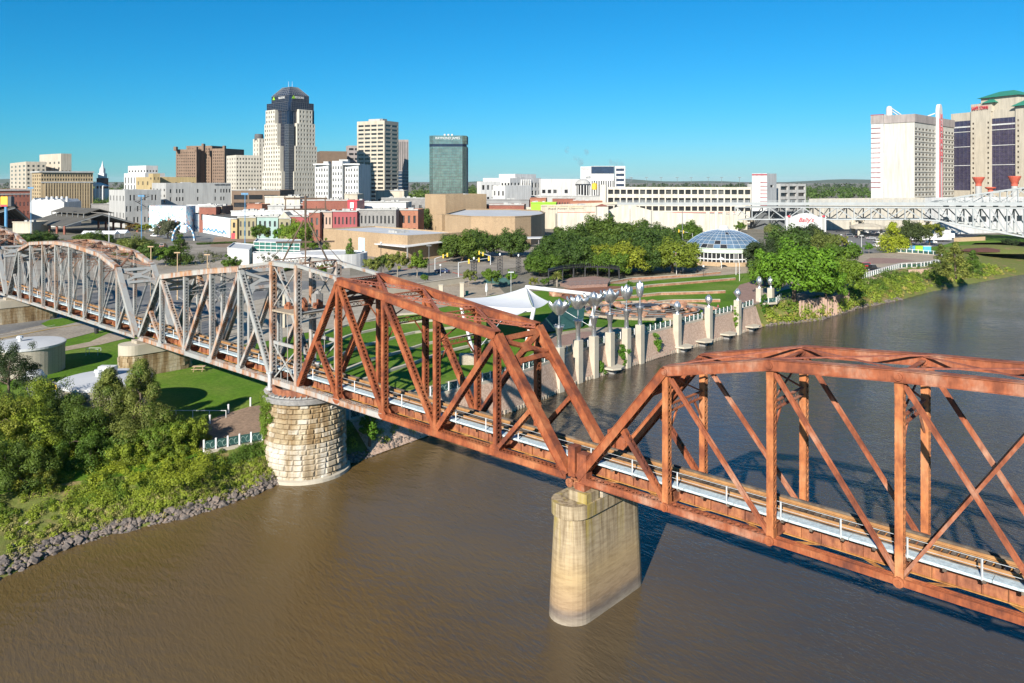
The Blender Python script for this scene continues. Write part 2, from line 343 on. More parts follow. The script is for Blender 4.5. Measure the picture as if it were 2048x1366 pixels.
bv = np.array(BG).reshape(-1, 3); bf = np.array([[i*mB_+j, (i+1)*mB_+j, (i+1)*mB_+j+1, i*mB_+j+1] for i in range(nB-1) for j in range(mB_-1)])
link('river_bank', npmesh('river_bank', bv, bf[:, ::-1], 'bank_soil', True), kind='structure')
def bank_at(i, t):      # i in sections (float), t 0 edge..1 water
    i = min(max(i, 0), nB-1.01); a = int(i); u = i-a; tt = t/1.18*(mB_-1); b = int(tt); v_ = tt-b; b = min(b, mB_-2)
    P = lambda i, j: Vector(BG[i][j])
    return P(a, b).lerp(P(a+1, b), u).lerp(P(a, b+1).lerp(P(a+1, b+1), u), v_)
def sec_of(px):        # bank section whose waterline is nearest to photo column px
    return min(range(nB), key=lambda i: abs((BG[i][-3][0]/BG[i][-3][1]*F+CX)-px) if BG[i][-3][1] > 40 else 1e9)
# ================================================================ railway bridge
AL = 0.7419; CL = 0.6705; P0 = Vector((5.45, 62.5, 0)); BZ = 10.7; W = 5.5
DD = Vector((-AL, CL, 0)); NN = Vector((CL, AL, 0)); UP = Vector((0, 0, 1))
def bp(s, a, z): return P0+DD*s+NN*a+UP*(BZ+z)
def frame(P, Q):
    t = (Q-P); L = t.length; t /= L; m = t.cross(NN).normalized(); return t, m, L
def laced(P, Q, wd, dp, step=.5, bw=.09, mb=None, trim=.0):
    mb = mb or MB(); t, m, L = frame(P, Q); P = P+t*trim; L -= 2*trim; n = NN
    for sg in (-1, 1):
        mb.obox(P+t*(L/2)+n*(sg*dp/2), t*(L/2), m*(wd/2), n*.022)
        for e in (-1, 1): mb.obox(P+t*(L/2)+n*(sg*(dp/2-.06))+m*(e*(wd/2-.015)), t*(L/2), m*.014, n*.06)
    k = max(2, int(L/step)); st = L/k; o = wd/2+.008
    for e in (-1, 1):
        for i in range(k):
            for sg in (-1, 1):
                a = P+t*(i*st)+n*(-sg*dp*.5)+m*(e*(o+.006*sg)); b = P+t*((i+1)*st)+n*(sg*dp*.5)+m*(e*(o+.006*sg))
                d = (b-a); ln = d.length; d /= ln; x = d.cross(m).normalized()
                mb.obox((a+b)/2, d*(ln/2), x*(bw/2), m*.006)
    for f in (.35, L-.35):      # batten plates at the ends
        for e in (-1, 1): mb.obox(P+t*f+m*(e*(o+.016)), t*.33, m*.008, n*(dp/2+.01))
    return mb
def boxed(P, Q, wd, dp, lace=.5, mb=None):     # top cover, two webs, lacing underneath
    mb = mb or MB(); t, m, L = frame(P, Q); n = NN
    if m.z < 0: m = -m
    c = P+t*(L/2)
    for sg in (-1, 1):
        mb.obox(c+n*(sg*dp/2), t*(L/2), m*(wd/2), n*.03)
        mb.obox(c+n*(sg*(dp/2+.06))-m*(wd/2-.015), t*(L/2-.005), m*.015, n*.09)
    mb.obox(c+m*(wd/2+.02), t*(L/2+.01), m*.02, n*(dp/2+.11))
    k = max(2, int(L/lace)); st = L/k
    for i in range(k):
        sg = 1 if i % 2 else -1
        a = P+t*(i*st)-n*(sg*dp/2)-m*(wd/2+.01); b = P+t*((i+1)*st)+n*(sg*dp/2)-m*(wd/2+.01); d = b-a; ln = d.length; d /= ln
        mb.obox((a+b)/2, d*(ln/2), d.cross(m).normalized()*.045, m*.008)
    return mb
def chord(P, Q, wd, dp, lace=.42):             # bottom chord: two webs with cross lacing on top
    mb = MB(); t, m, L = frame(P, Q); n = NN; c = P+t*(L/2)
    if m.z < 0: m = -m
    for sg in (-1, 1):
        mb.obox(c+n*(sg*dp/2), t*(L/2), m*(wd/2), n*.035)
        mb.obox(c+n*(sg*(dp/2+.04))+m*(wd/2), t*(L/2-.01), m*.016, n*.075)
        mb.obox(c+n*(sg*(dp/2+.04))-m*(wd/2), t*(L/2-.01), m*.016, n*.075)
    k = max(2, int(L/lace)); st = L/k
    for i in range(k):
        for sg in (-1, 1):
            a = P+t*(i*st)-n*(sg*dp/2)+m*(wd/2+.026+.006*sg); b = P+t*((i+1)*st)+n*(sg*dp/2)+m*(wd/2+.026+.006*sg); d = b-a; ln = d.length; d /= ln
            mb.obox((a+b)/2, d*(ln/2), d.cross(m).normalized()*.05, m*.007)
    return mb
def eyebars(P, Q, wd, sep, th=.05):
    mb = MB(); t, m, L = frame(P, Q)
    for sg in (-1, 1): mb.obox((P+Q)/2+NN*(sg*sep/2), t*(L/2), m*(wd/2), NN*(th/2))
    return mb
def lace_beam(P, Q, h, wd, up=UP, step=.5, mb=None):   # two angles with zigzag web, from P to Q (top line), depth h along -up
    mb = mb or MB(); t = (Q-P); L = t.length; t /= L; s = t.cross(up).normalized()
    for k in (0, 1): mb.obox((P+Q)/2-up*(h*k), t*(L/2), s*(wd/2), up*.04)
    k = max(2, int(L/step)); st = L/k
    for i in range(k):
        for sg in (0, 1):
            a = P+t*(i*st)-up*(h*sg); b = P+t*((i+1)*st)-up*(h*(1-sg)); mb.bar(a+s*(.012*(sg-.5)), b+s*(.012*(sg-.5)), .05, .01, s)
    return mb
def gusset(P, r, mb=None):
    mb = mb or MB(); pts = []
    for sg in (-1, 1):
        c = P+NN*(sg*.36); n = 8
        ring = [c+(DD*math.cos(2*math.pi*i/n+.39)*r+UP*math.sin(2*math.pi*i/n+.39)*r*.8) for i in range(n)]
        mb.faces([p-NN*.015 for p in ring]+[p+NN*.015 for p in ring], [tuple(range(n)), tuple(range(2*n-1, n-1, -1))]+[(i, n+i, n+(i+1) % n, (i+1) % n) for i in range(n)])
    return mb
def portal(s0, z0, s1, z1, span, mat, a0=.35, a1=W-.35):
    """plate portal with X bracing and curved knees lying in the end-post plane from (s0,z0) top to (s1,z1)"""
    mb = MB(); T = bp(s0, 0, z0); B = bp(s1, 0, z1); d = (B-T).normalized(); nrm = d.cross(NN).normalized()*.12
    def Pn(a, u): return T+NN*a+d*u
    def strip(p, q, wd):
        t = (q-p).normalized(); x = t.cross(nrm).normalized(); mb.obox((p+q)/2, t*((q-p).length/2), x*(wd/2), nrm)
    strip(Pn(a0, .45), Pn(a1, .45), .5); strip(Pn(a0, 2.75), Pn(a1, 2.75), .45)
    strip(Pn(a0, .6), Pn(a1, 2.6), .42); nrm = nrm*.9; strip(Pn(a0, 2.6), Pn(a1, .6), .42); nrm = nrm*1.1
    strip(Pn((a0+a1)/2-.5, 1.62), Pn((a0+a1)/2+.5, 1.62), .9)
    for sd in (0, 1):      # curved knees
        a = a0 if sd == 0 else a1; sg = 1 if sd == 0 else -1; n = 6; inner = [Pn(a+sg*(1.5-1.5*math.sin(math.pi/2*i/n)), 2.85+1.5*(1-math.cos(math.pi/2*i/n))) for i in range(n+1)]
        cor = Pn(a, 2.85); k = nrm*.8
        mb.faces([cor-k, cor+k]+[p-k for p in inner]+[p+k for p in inner], [(0, 2+i, 3+i) for i in range(n)]+[(1, 3+n+i+1, 3+n+i) for i in range(n)]+[(2+i, 3+n+i, 4+n+i, 3+i) for i in range(n)])
    return mb.build('portal_frame', mat, span)
def deck(span, s0, s1, joints):
    mats = ('girder', 'flange')
    for s in joints:
        mb = MB(); a, b = bp(s, .3, .55), bp(s, W-.3, .55); mb.bar(a, b, .04, 1.0); mb.bar(a+UP*.5, b+UP*.5, .4, .05); mb.bar(a-UP*.5, b-UP*.5, .4, .05)
        mb.build('floor_beam', 'girder', span)
    for s, e in zip(joints, joints[1:]):
        for a in (1.75, 3.75):
            mb = MB(); p, q = bp(s+.03, a, .45), bp(e-.03, a, .45)
            if s > e: p, q = bp(s-.03, a, .45), bp(e+.03, a, .45)
            mb.bar(p, q, .03, 1.05); L = abs(e-s); n = 6
            for i in range(1, n): c = p.lerp(q, i/n); mb.obox(c-NN*.1, DD*.02, NN*.09, UP*.5)
            mb.k = 1; mb.bar(p+UP*.54, q+UP*.54, .36, .04); mb.bar(p-UP*.54, q-UP*.54, .38, .05)
            mb.build('stringer', mats, span)
        mb = MB()         # lower lateral bracing
        for x, y in ((.3, W-.3), (W-.3, .3)): mb.bar(bp(s, x, -.22+(.03 if x < 1 else 0)), bp(e, y, -.22+(.03 if x < 1 else 0)), .3, .03)
        mb.build('lateral_brace', 'flange', span)
def sway(span, s, ztop, mat, drop=2.6, kn=1.6):
    mb = lace_beam(bp(s, .2, ztop), bp(s, W-.2, ztop), .45, .3)
    lace_beam(bp(s, .2, ztop-drop), bp(s, W-.2, ztop-drop), .5, .22, mb=mb)
    mb.bar(bp(s, .25, ztop-.5), bp(s, W-.25, ztop-drop), .1, .1); mb.bar(bp(s+.06, .25, ztop-drop), bp(s+.06, W-.25, ztop-.5), .1, .1)
    for a, b in ((.25, 1.5), (W-.25, W-1.5)): mb.bar(bp(s, a, ztop-drop-.5-kn), bp(s, b, ztop-drop-.5), .12, .12)
    mb.build('sway_frame', mat, span)
def toplat(span, s0, z0, s1, z1, mat, laces=True):
    mb = MB()
    for x, y, dz in ((.35, W-.35, 0), (W-.35, .35, -.07)):
        p, q = bp(s0, x, z0+.1+dz), bp(s1, y, z1+.1+dz)
        if laces: lace_beam(p, q, .3, .16, step=.45, mb=mb)
        else: mb.bar(p, q, .16, .08)
    mb.build('lateral_brace', mat, span)
def pin(span, s, a, z, mat, r=.32):
    mb = MB(); c = bp(s, a, z); mb.tube(c-NN*.5, c+NN*.5, r*.55, n=10); mb.tube(c-NN*.44, c+NN*.44, r, n=10); mb.build('pin', mat, span)
SIDES = (0, W)
# ---- span over the near river channel (pin-connected, arched top chord)
sC = [-7.95*i for i in range(9)]; zC = [0, 9.9, 11.6, 12.2, 12.6, 12.2, 11.6, 9.9, 0]
spC = thing('truss_span', 'rusty orange pin-connected truss span with arched top chord, nearest the camera', 'bridge span', bp(-31.8, W/2, -.6), 'railway bridge spans')
for a in SIDES:
    for i in range(8):
        if i in (0, 7): boxed(bp(sC[i], a, .1), bp(sC[i+1], a, zC[i+1]), .62, .62).build('end_post', ['rust'], spC) if i == 0 else boxed(bp(sC[8], a, .1), bp(sC[7], a, zC[7]), .62, .62).build('end_post', 'rust', spC)
        else: boxed(bp(sC[i], a, zC[i]), bp(sC[i+1], a, zC[i+1]), .68, .6).build('top_chord', 'rust_pale', spC)
        if i in (0, 1, 6, 7): chord(bp(sC[i], a, 0), bp(sC[i+1], a, 0), .5, .6, .6).build('bottom_chord', 'rust_pale', spC)
        else:
            mb = eyebars(bp(sC[i], a, 0), bp(sC[i+1], a, 0), .42, .55, .07); eb = eyebars(bp(sC[i], a, 0), bp(sC[i+1], a, 0), .38, .2, .06); mb.faces(eb.v, eb.f); mb.build('bottom_chord', 'rust', spC)
    for i in range(1, 8):
        laced(bp(sC[i], a, .1), bp(sC[i], a, zC[i]-.3), .46, .5, .42).build('vertical_post', 'rust_orange', spC)
        pin(spC, sC[i], a, 0, 'rust'); pin(spC, sC[i], a, zC[i]-.02, 'rust_pale', .24)
    for i, j in ((1, 2), (2, 3), (3, 4), (7, 6), (6, 5), (5, 4)): eyebars(bp(sC[i], a, zC[i]-.15), bp(sC[j], a, .1), .26, .26).build('diagonal', 'rust_pale', spC)
    for i, j in ((4, 3), (4, 5)): eyebars(bp(sC[i], a, zC[i]-.15), bp(sC[j], a, .1), .2, .12).build('counter_diagonal', 'rust_pale', spC)
    for i, j in ((0, 1), (8, 7)): laced(bp((sC[i]+sC[j])/2, a, zC[1]/2), bp(sC[j], a, .15), .36, .4, .42).build('sub_diagonal', 'rust', spC)
for i in range(1, 8):
    sway(spC, sC[i], zC[i]+.05, 'rust_pale' if i != 1 else 'rust')
    if i < 7: toplat(spC, sC[i], zC[i]+.25, sC[i+1], zC[i+1]+.25, 'rust_top', False)
portal(sC[1], zC[1], sC[0], 0, spC, 'rust'); deck(spC, 0, 0, sC)
# ---- turning (swing) span: two arms and a tower over the round stone pier
sB = [1.2, 9.1, 16.95, 24.75, 32.6, 40.4]; zB = [0, 10.2, 11.05, 12.1, 13.0, 0]
sE = [83.4, 75.9, 68.4, 60.9, 53.5, 46.0]; zE = [0, 9.9, 10.95, 11.9, 12.7, 0]
spB = thing('truss_span', 'long swing truss span, one arm orange, one grey, with lattice tower', 'bridge span', bp(43.2, W/2, -.6), 'railway bridge spans')
def arm(S, Z, top, post, bot, diag, endm):
    for a in SIDES:
        boxed(bp(S[0], a, .1), bp(S[1], a, Z[1]), .66, .6).build('end_post', endm, spB)
        laced(bp(S[5], a, .1), bp(S[4], a, Z[4]-.2), .55, .62, .45).build('end_post', post, spB)
        for i in range(1, 4): boxed(bp(S[i], a, Z[i]), bp(S[i+1], a, Z[i+1]), .7, .6).build('top_chord', top, spB)
        for i in range(5): chord(bp(S[i], a, 0), bp(S[i+1], a, 0), .55, .62).build('bottom_chord', bot[i], spB)
        for i in range(1, 5):
            laced(bp(S[i], a, .1), bp(S[i], a, Z[i]-.3), .4, .62, .4).build('vertical_post', post, spB); gusset(bp(S[i], a, .25), .62).build('gusset_plate', post, spB)
        laced(bp(S[4], a, Z[4]-.25), bp(S[3], a, .15), .48, .6, .42).build('diagonal', diag, spB)
        laced(bp(S[3], a, Z[3]-.25), bp(S[2], a, .15), .48, .6, .42).build('diagonal', diag, spB)
        laced(bp(S[1], a, Z[1]-.25), bp(S[2], a, .15), .5, .6, .42).build('diagonal', diag, spB)
        for i, j in ((0, 1), (5, 4)):
            mid = bp(S[i], a, .1).lerp(bp(S[j], a, Z[j]), .46); laced(mid, bp(S[j], a, .15), .36, .55, .42).build('sub_diagonal', diag, spB)
    for i in range(1, 5):
        if i > 1: sway(spB, S[i], Z[i]+.1, post)
        if i < 4: toplat(spB, S[i], Z[i]+.25, S[i+1], Z[i+1]+.25, 'rust_top' if top != 'grey_rust' else 'grey_brown')
    portal(S[1], Z[1], S[0], 0, spB, endm); portal(S[4], Z[4], S[5], 0, spB, 'dark_steel' if top != 'grey_rust' else 'grey_paint')
    deck(spB, 0, 0, S)
arm(sB, zB, 'rust', 'rust', ['rust', 'rust', 'rust', 'grey_rust', 'grey_rust'], 'rust', 'rust')
arm(sE, zE, 'grey_rust', 'grey_paint', ['grey_rust', 'grey_rust', 'grey_paint', 'grey_rust', 'grey_rust'], 'grey_rust', 'grey_paint')
TZ = 14.1
for a in SIDES:
    for s in (40.55, 45.85): laced(bp(s, a, -.2), bp(s, a, TZ), .5, .7, .45).build('tower_post', 'grey_rust', spB)
    boxed(bp(40.5, a, TZ-.1), bp(45.9, a, TZ-.1), .5, .6).build('tower_cap', 'grey_paint', spB)
    mb = MB(); mb.bar(bp(45.7, a, TZ), bp(sE[4], a, zE[4]+.25), .5, .35); mb.build('tie_bar', 'grey_paint', spB)
    mb = MB(); mb.bar(bp(40.7, a, TZ), bp(sB[4], a, zB[4]+.25), .5, .35); mb.build('tie_bar', 'grey_paint', spB)
    mb = MB(); mb.bar(bp(40.7, a, .3), bp(45.7, a, 4.4), .12, .16); mb.bar(bp(40.7, a+.08, 4.4), bp(45.7, a+.08, .3), .12, .16); mb.bar(bp(40.6, a, 4.6), bp(45.8, a, 4.6), .25, .35)
    mb.bar(bp(40.7, a, 8.9), bp(45.7, a, TZ-.4), .1, .14); mb.bar(bp(45.7, a+.06, 8.9), bp(40.7, a+.06, TZ-.4), .1, .14); mb.build('tower_bracing', 'grey_paint', spB)
    chord(bp(40.4, a, 0), bp(46.0, a, 0), .6, .62).build('bottom_chord', 'grey_rust', spB)
for s in (40.55, 45.85):
    lace_beam(bp(s, .3, TZ+.25), bp(s, W-.3, TZ+.25), .8, .4).build('tower_strut', 'grey_brown', spB)
    lace_beam(bp(s, .3, 8.6), bp(s, W-.3, 8.6), .8, .4).build('tower_strut', 'grey_paint', spB)
mb = MB(); mb.obox(bp(43.2, W/2, 8.4), DD*2.75, NN*(W/2+.3), UP*.1); mb.build('machinery_platform', 'paving_tan', spB)
for s, a, r, l in ((42.2, 1.6, .5, 1.4), (44.4, 3.2, .7, 1.0), (42.6, 4.1, .55, 1.2), (44.6, 1.3, .35, .8)):
    mb = MB(); c = bp(s, a, 9.0); mb.tube(c-NN*l/2, c+NN*l/2, r*.35, n=10); mb.tube(c-NN*.12, c+NN*.12, r, n=14); mb.obox(c-UP*.35, DD*.5, NN*l*.35, UP*.25); mb.build('gear_wheel', 'girder', spB)
mb = MB(); mb.obox(bp(43.2, 4.4, 9.4), DD*.5, NN*.5, UP*.75); mb.tube(bp(43.2, 4.4, 10.1), bp(43.2, 4.4, 10.7), .5, .1, 10); mb.build('machinery_housing', 'concrete_grey', spB)
for s, a in ((41.6, -.05), (43, -.1), (44.6, 0), (43.8, W+.05)):
    mb = MB(); mb.tube(bp(s, a+.3, .2), bp(s, a+.3, 8.3), .05, n=6); mb.build('drive_shaft', 'grey_paint', spB)
mb = MB()
for k in (-.3, .3): mb.bar(bp(39.3+k*.6, W-.7, 1.6), bp(39.3+k*.6, W-.9, 8.6), .05, .08)
for i in range(16): mb.bar(bp(39.1, W-.7-.0125*i, 1.9+i*.42), bp(39.5, W-.7-.0125*i, 1.9+i*.42), .03, .03)
mb.build('ladder', 'white_paint', spB)
for c in ((43.2, -.2), (43.2, W+.2)):
    mb = MB(); q = bp(c[0]+2.4, c[1]-.4 if c[1] < 1 else c[1]+.4, -.9); mb.tube(q, q+UP*1.9, .22, n=10); mb.tube(q+UP*1.9, q+UP*2.05, .42, n=10); mb.tube(q-UP*.1, q+UP*.15, .5, n=10); mb.build('jack', 'galv', spB)
mb = MB(); ctr = bp(43.2, W/2, 0)
for i in range(36):
    a0, a1 = 2*math.pi*i/36, 2*math.pi*(i+1)/36; p = ctr+V(math.cos(a0), math.sin(a0), 0)*3.7; q = ctr+V(math.cos(a1), math.sin(a1), 0)*3.7
    mb.bar(p-UP*.75, q-UP*.75, .25, .75)
mb.build('turning_drum', 'girder', spB)
mb = MB()
for i in range(44):
    a0, a1 = 2*math.pi*i/44, 2*math.pi*(i+1)/44; p = ctr+V(math.cos(a0), math.sin(a0), 0)*4.5; q = ctr+V(math.cos(a1), math.sin(a1), 0)*4.5
    mb.bar(p-UP*1.05, q-UP*1.05, .35, .12); mb.obox(p-UP*.95, V(math.cos(a0), math.sin(a0), 0)*.25, V(-math.sin(a0), math.cos(a0), 0)*.07, UP*.12)
mb.build('rack_ring', 'grey_paint', spB)
# cable mast on top of the tower
ms = thing('cable_mast', 'dark rusty utility mast with crossarms and guy rods on top of the bridge tower', 'mast', bp(43.2, W/2, TZ))
Mt = bp(43.2, W/2, TZ+5.0); mb = MB()
for s, a in ((40.8, 1.2), (40.8, W-1.2), (45.6, 1.2), (45.6, W-1.2)): mb.bar(bp(s, a, TZ+.1), Mt.lerp(bp(s, a, TZ+5), .1), .16, .16)
mb.bar(Mt-UP*.3, Mt+UP*2.9, .22, .22); mb.build('mast_frame', 'dark_steel', ms)
XA = V(1, .25, 0).normalized()
for z, l in ((2.6, 2.5), (1.3, 2.5), (-2.6, 3.4)):
    mb = MB(); mb.bar(Mt+UP*z-XA*l, Mt+UP*z+XA*l, .16, .2)
    if z > 0:
        for k in (-.95, -.5, 0, .5, .95): mb.tube(Mt+UP*z+XA*(l*k), Mt+UP*(z+.35)+XA*(l*k), .05, n=6)
    mb.build('crossarm', 'dark_steel', ms)
mb = MB()
for k in (-1, 1): mb.bar(Mt+UP*.1, Mt+UP*1.3+XA*(1.5*k), .1, .1); mb.bar(Mt+UP*1.3+XA*(2.3*k), Mt+UP*2.6+XA*(2.3*k), .1, .1)
mb.build('bracket', 'dark_steel', ms)
for k, s, a in ((-1, 47.2, .2), (1, 39.2, W-.2), (-1, 47.2, W-.2), (1, 39.4, .2)):
    mb = MB(); mb.bar(Mt+UP*-.2, bp(s, a, TZ-.1), .06, .06); mb.build('guy_rod', 'dark_steel', ms)
# ---- grey arched spans on the left bank
sA0 = 84.9; LA = 7.0; zA = [0, 9.9, 11.6, 12.1, 12.5, 12.5, 12.1, 11.6, 9.9, 0]
def grey_span(s0, label):
    S = [s0+LA*i for i in range(10)]; sp = thing('truss_span', label, 'bridge span', bp(s0+31.5, W/2, -.6), 'railway bridge spans')
    for a in SIDES:
        boxed(bp(S[0], a, .1), bp(S[1], a, zA[1]), .6, .6).build('end_post', 'grey_paint', sp); boxed(bp(S[9], a, .1), bp(S[8], a, zA[8]), .6, .6).build('end_post', 'grey_paint', sp)
        for i in range(1, 8): boxed(bp(S[i], a, zA[i]), bp(S[i+1], a, zA[i+1]), .6, .55).build('top_chord', ['grey_rust', 'grey_paint'] if 0 else 'grey_rust', sp)
        for i in range(9):
            if i in (0, 1, 7, 8): chord(bp(S[i], a, 0), bp(S[i+1], a, 0), .4, .5).build('bottom_chord', 'grey_paint', sp)
            else: eyebars(bp(S[i], a, 0), bp(S[i+1], a, 0), .34, .5, .12).build('bottom_chord', 'grey_paint', sp)
        for i in range(1, 9): laced(bp(S[i], a, .1), bp(S[i], a, zA[i]-.2), .38, .5, .4).build('vertical_post', 'grey_paint', sp)
        for i, j in ((1, 2), (2, 3), (3, 4), (4, 5), (5, 4), (6, 5), (7, 6), (8, 7)): eyebars(bp(S[i], a, zA[i]-.1), bp(S[j], a, .1), .14, .22, .05).build('diagonal', 'grey_paint', sp)
        for i, j in ((0, 1), (9, 8)): laced(bp((S[i]+S[j])/2, a, zA[1]/2), bp(S[j], a, .1), .3, .4, .4).build('sub_diagonal', 'grey_paint', sp)
    for i in range(1, 9):
        if 1 < i < 8: sway(sp, S[i], zA[i]+.1, 'grey_brown', 2.4)
        if i < 8: toplat(sp, S[i], zA[i]+.2, S[i+1], zA[i+1]+.2, 'grey_brown')
    portal(S[1], zA[1], S[0], 0, sp, 'grey_paint'); portal(S[8], zA[8], S[9], 0, sp, 'grey_paint'); deck(sp, 0, 0, S)
grey_span(sA0, 'grey painted arched truss span crossing over the riverside lawn and road')
grey_span(sA0+64.6, 'grey truss span entering at the left edge with X-braced portal')
# ---- track
S0, S1 = -63.6, 214.0
tr = thing('railway_track', 'single railway track on dark timber sleepers across the bridge deck', 'railway track', bp(40, W/2, 1.0))
for a in (2.0, 3.5):
    mb = MB(); mb.bar(bp(S0, a, 1.44), bp(S1, a, 1.44), .07, .16); mb.bar(bp(S0, a, 1.325), bp(S1, a, 1.325), .34, .07); mb.build('rail', 'rail_steel', tr)
for a in (1.42, 4.15):
    mb = MB(); mb.bar(bp(S0, a, 1.36), bp(S1, a, 1.36), .2, .14); mb.build('guard_timber', 'timber', tr)
tm = MB().obox((0, 0, 0), DD*.115, NN*1.55, UP*.11).mesh('sleeper', 'timber')
ties = []; s = S0+.3
while s < S1: ties.append(s); s += .46
def pxw(s): q = bp(s, W/2, 1); return q.y if abs(q.x/q.y) < .7 else 1e6
ties.sort(key=lambda s: pxw(s))
for i, s in enumerate(ties[:290]): link('sleeper', tm, tr, loc=bp(s, 2.78+random.uniform(-.05, .05), 1.17))
mb = MB()
for s in ties[290:]: mb.obox(bp(s, 2.78, 1.17), DD*.115, NN*1.55, UP*.11)
mb.build('sleeper', 'timber', tr, kind='stuff')
# ---- walkway with cable railing on the near side
wk = thing('service_walkway', 'pale blue-grey grating walkway with cable railing along the near side of the track', 'walkway', bp(20, .9, 1.0))
s = S0
while s < 150:
    mb = MB(); e = s+3.9; mb.bar(bp(s+.02, .93, 1.36), bp(e-.02, .93, 1.36), .78, .05)
    for a in (.55, 1.31): mb.bar(bp(s+.02, a, 1.3), bp(e-.02, a, 1.3), .05, .14)
    mb.build('grating_panel', 'grating', wk)
    mb = MB(); mb.bar(bp(s+.4, .5, 1.16), bp(s+.4, 1.9, 1.16), .2, .2); mb.bar(bp(s+2.4, .5, 1.16), bp(s+2.4, 1.9, 1.16), .2, .2); mb.build('outrigger', 'timber', wk)
    mb = MB(); mb.bar(bp(s+.5, .53, 1.2), bp(s+.5, .53, 2.45), .09, .09); mb.build('railing_post', 'galv', wk)
    s = e
for z in (2.42, 1.95):
    mb = MB(); mb.tube(bp(S0+.5, .53, z), bp(150, .53, z), .018, n=5); mb.build('handrail_cable', 'galv', wk)
# ---- bearings, wheels, shoes
for a in SIDES:
    mb = MB(); c = bp(.45, a, -.5)
    for k in (-.38, .38):
        q = c+DD*k
        for sg in (-.3, .3):
            mb.tube(q+NN*(sg-.06), q+NN*(sg+.06), .36, n=14)
            for i in range(5): d = V(0, 0, 1)*math.sin(i*1.257)+DD*math.cos(i*1.257); mb.bar(q+NN*(sg-.09), q+NN*(sg-.09)+d*.3, .07, .05, NN)
    mb.build('wheel_pair', 'girder', spB)
    mb = MB(); mb.obox(bp(.55, a, 1.3), DD*.35, NN*.42, UP*1.2); mb.build('end_housing', 'rust', spB)
    mb = MB(); mb.obox(bp(-.45, a, 1.1), DD*.45, NN*.4, UP*1.0); mb.obox(bp(-.3, a, -.55), DD*.45, NN*.45, UP*.3); mb.build('end_shoe', 'rust_pale', spC)
# ================================================================ piers
def stadium(c, half, r, n=14):     # long axis along NN
    pts = []
    for k in range(n+1): t = -math.pi/2+math.pi*k/n; pts.append(c+NN*(half+r*math.cos(t))+DD*(-r*math.sin(t)))
    for k in range(n+1): t = math.pi/2+math.pi*k/n; pts.append(c+NN*(-half+r*math.cos(t))+DD*(-r*math.sin(t)))
    return pts
def loft(mb, rings):
    n = len(rings[0]); vs = [p for r in rings for p in r]
    mb.faces(vs, [(j*n+i, j*n+(i+1) % n, (j+1)*n+(i+1) % n, (j+1)*n+i) for j in range(len(rings)-1) for i in range(n)]+[tuple(range((len(rings)-1)*n, len(rings)*n))])
m, nt, b = nodes('pier_concrete'); b.inputs['Roughness'].default_value = .88
p = pos(nt); sep = nt.nodes.new('ShaderNodeSeparateXYZ'); nt.links.new(p, sep.inputs[0])
hz = nt.nodes.new('ShaderNodeMapRange'); hz.inputs['From Max'].default_value = 10; nt.links.new(sep.outputs[2], hz.inputs[0])
ad = nt.nodes.new('ShaderNodeMath'); ad.operation = 'MULTIPLY_ADD'; ad.inputs[1].default_value = .12; nt.links.new(noise(nt, pos(nt, (.35, .35, 1)), 1.2, 5), ad.inputs[0]); nt.links.new(hz.outputs[0], ad.inputs[2])
r = ramp(nt, [(.06, (.27, .23, .18)), (.13, (.15, .12, .1)), (.19, (.29, .205, .125)), (.42, (.37, .27, .145)), (.62, (.36, .285, .185)), (1, (.34, .28, .19))]); nt.links.new(ad.outputs[0], r.inputs[0])
st = noise(nt, pos(nt, (.45, .45, 2.6)), 1.6, 5, .7); r2 = ramp(nt, [(.36, (.74, .7, .64)), (.6, (1.08, 1.07, 1.04))]); nt.links.new(st, r2.inputs[0])
c1 = mix(nt, .8, r.outputs[0], r2.outputs[0], 'MULTIPLY')
vst = noise(nt, pos(nt, (1, 1, .08)), 1.1, 4, .6); r3 = ramp(nt, [(.55, (0, 0, 0)), (.68, (1, 1, 1))]); nt.links.new(vst, r3.inputs[0])
up_ = ramp(nt, [(.45, (0, 0, 0)), (.8, (.75, .75, .75))]); nt.links.new(hz.outputs[0], up_.inputs[0])
mm = mix(nt, 1.0, r3.outputs[0], up_.outputs[0], 'MULTIPLY')
vs2 = noise(nt, pos(nt, (2.2, 2.2, .1)), 1.3, 5, .65); r5 = ramp(nt, [(.42, (1.08,)*3), (.62, (.42, .37, .3))]); nt.links.new(vs2, r5.inputs[0])
up2 = ramp(nt, [(.3, (0, 0, 0)), (.75, (.9, .9, .9))]); nt.links.new(hz.outputs[0], up2.inputs[0]); c1 = mix(nt, up2.outputs[0], c1, mix(nt, 1.0, c1, r5.outputs[0], 'MULTIPLY'))
nt.links.new(mix(nt, mm, c1, (.33, .25, .03)), b.inputs['Base Color']); bump(nt, b, st, .4, .03)
pc = thing('bridge_pier', 'tapered round-nosed concrete pier with yellow and brown stains standing in the river', 'pier', bp(.3, W/2, -BZ), 'bridge piers')
c = bp(.3, W/2, -BZ); mb = MB(); hl = 2.75
loft(mb, [stadium(c-UP*3, hl+.8, 1.85), stadium(c+UP*.6, hl+.7, 1.78), stadium(c+UP*7.7, hl+.55, 1.52), stadium(c+UP*8.1, hl+.55, 1.5)]); sh = mb.build('shaft', 'pier_concrete', pc, smooth=False)
mb = MB(); loft(mb, [stadium(c+UP*8.05, hl+.5, 1.45), stadium(c+UP*8.1, hl+.6, 1.68), stadium(c+UP*9.15, hl+.6, 1.68)]); mb.build('cap', 'pier_concrete', pc)
for a, hgt in ((0, .75), (W, .75)): mb = MB(); q = bp(-.35, a, 0); q.z = 9.15+hgt/2; mb.obox(q, DD*.9, NN*.8, UP*hgt/2); mb.build('bearing_block', 'pier_concrete', pc)
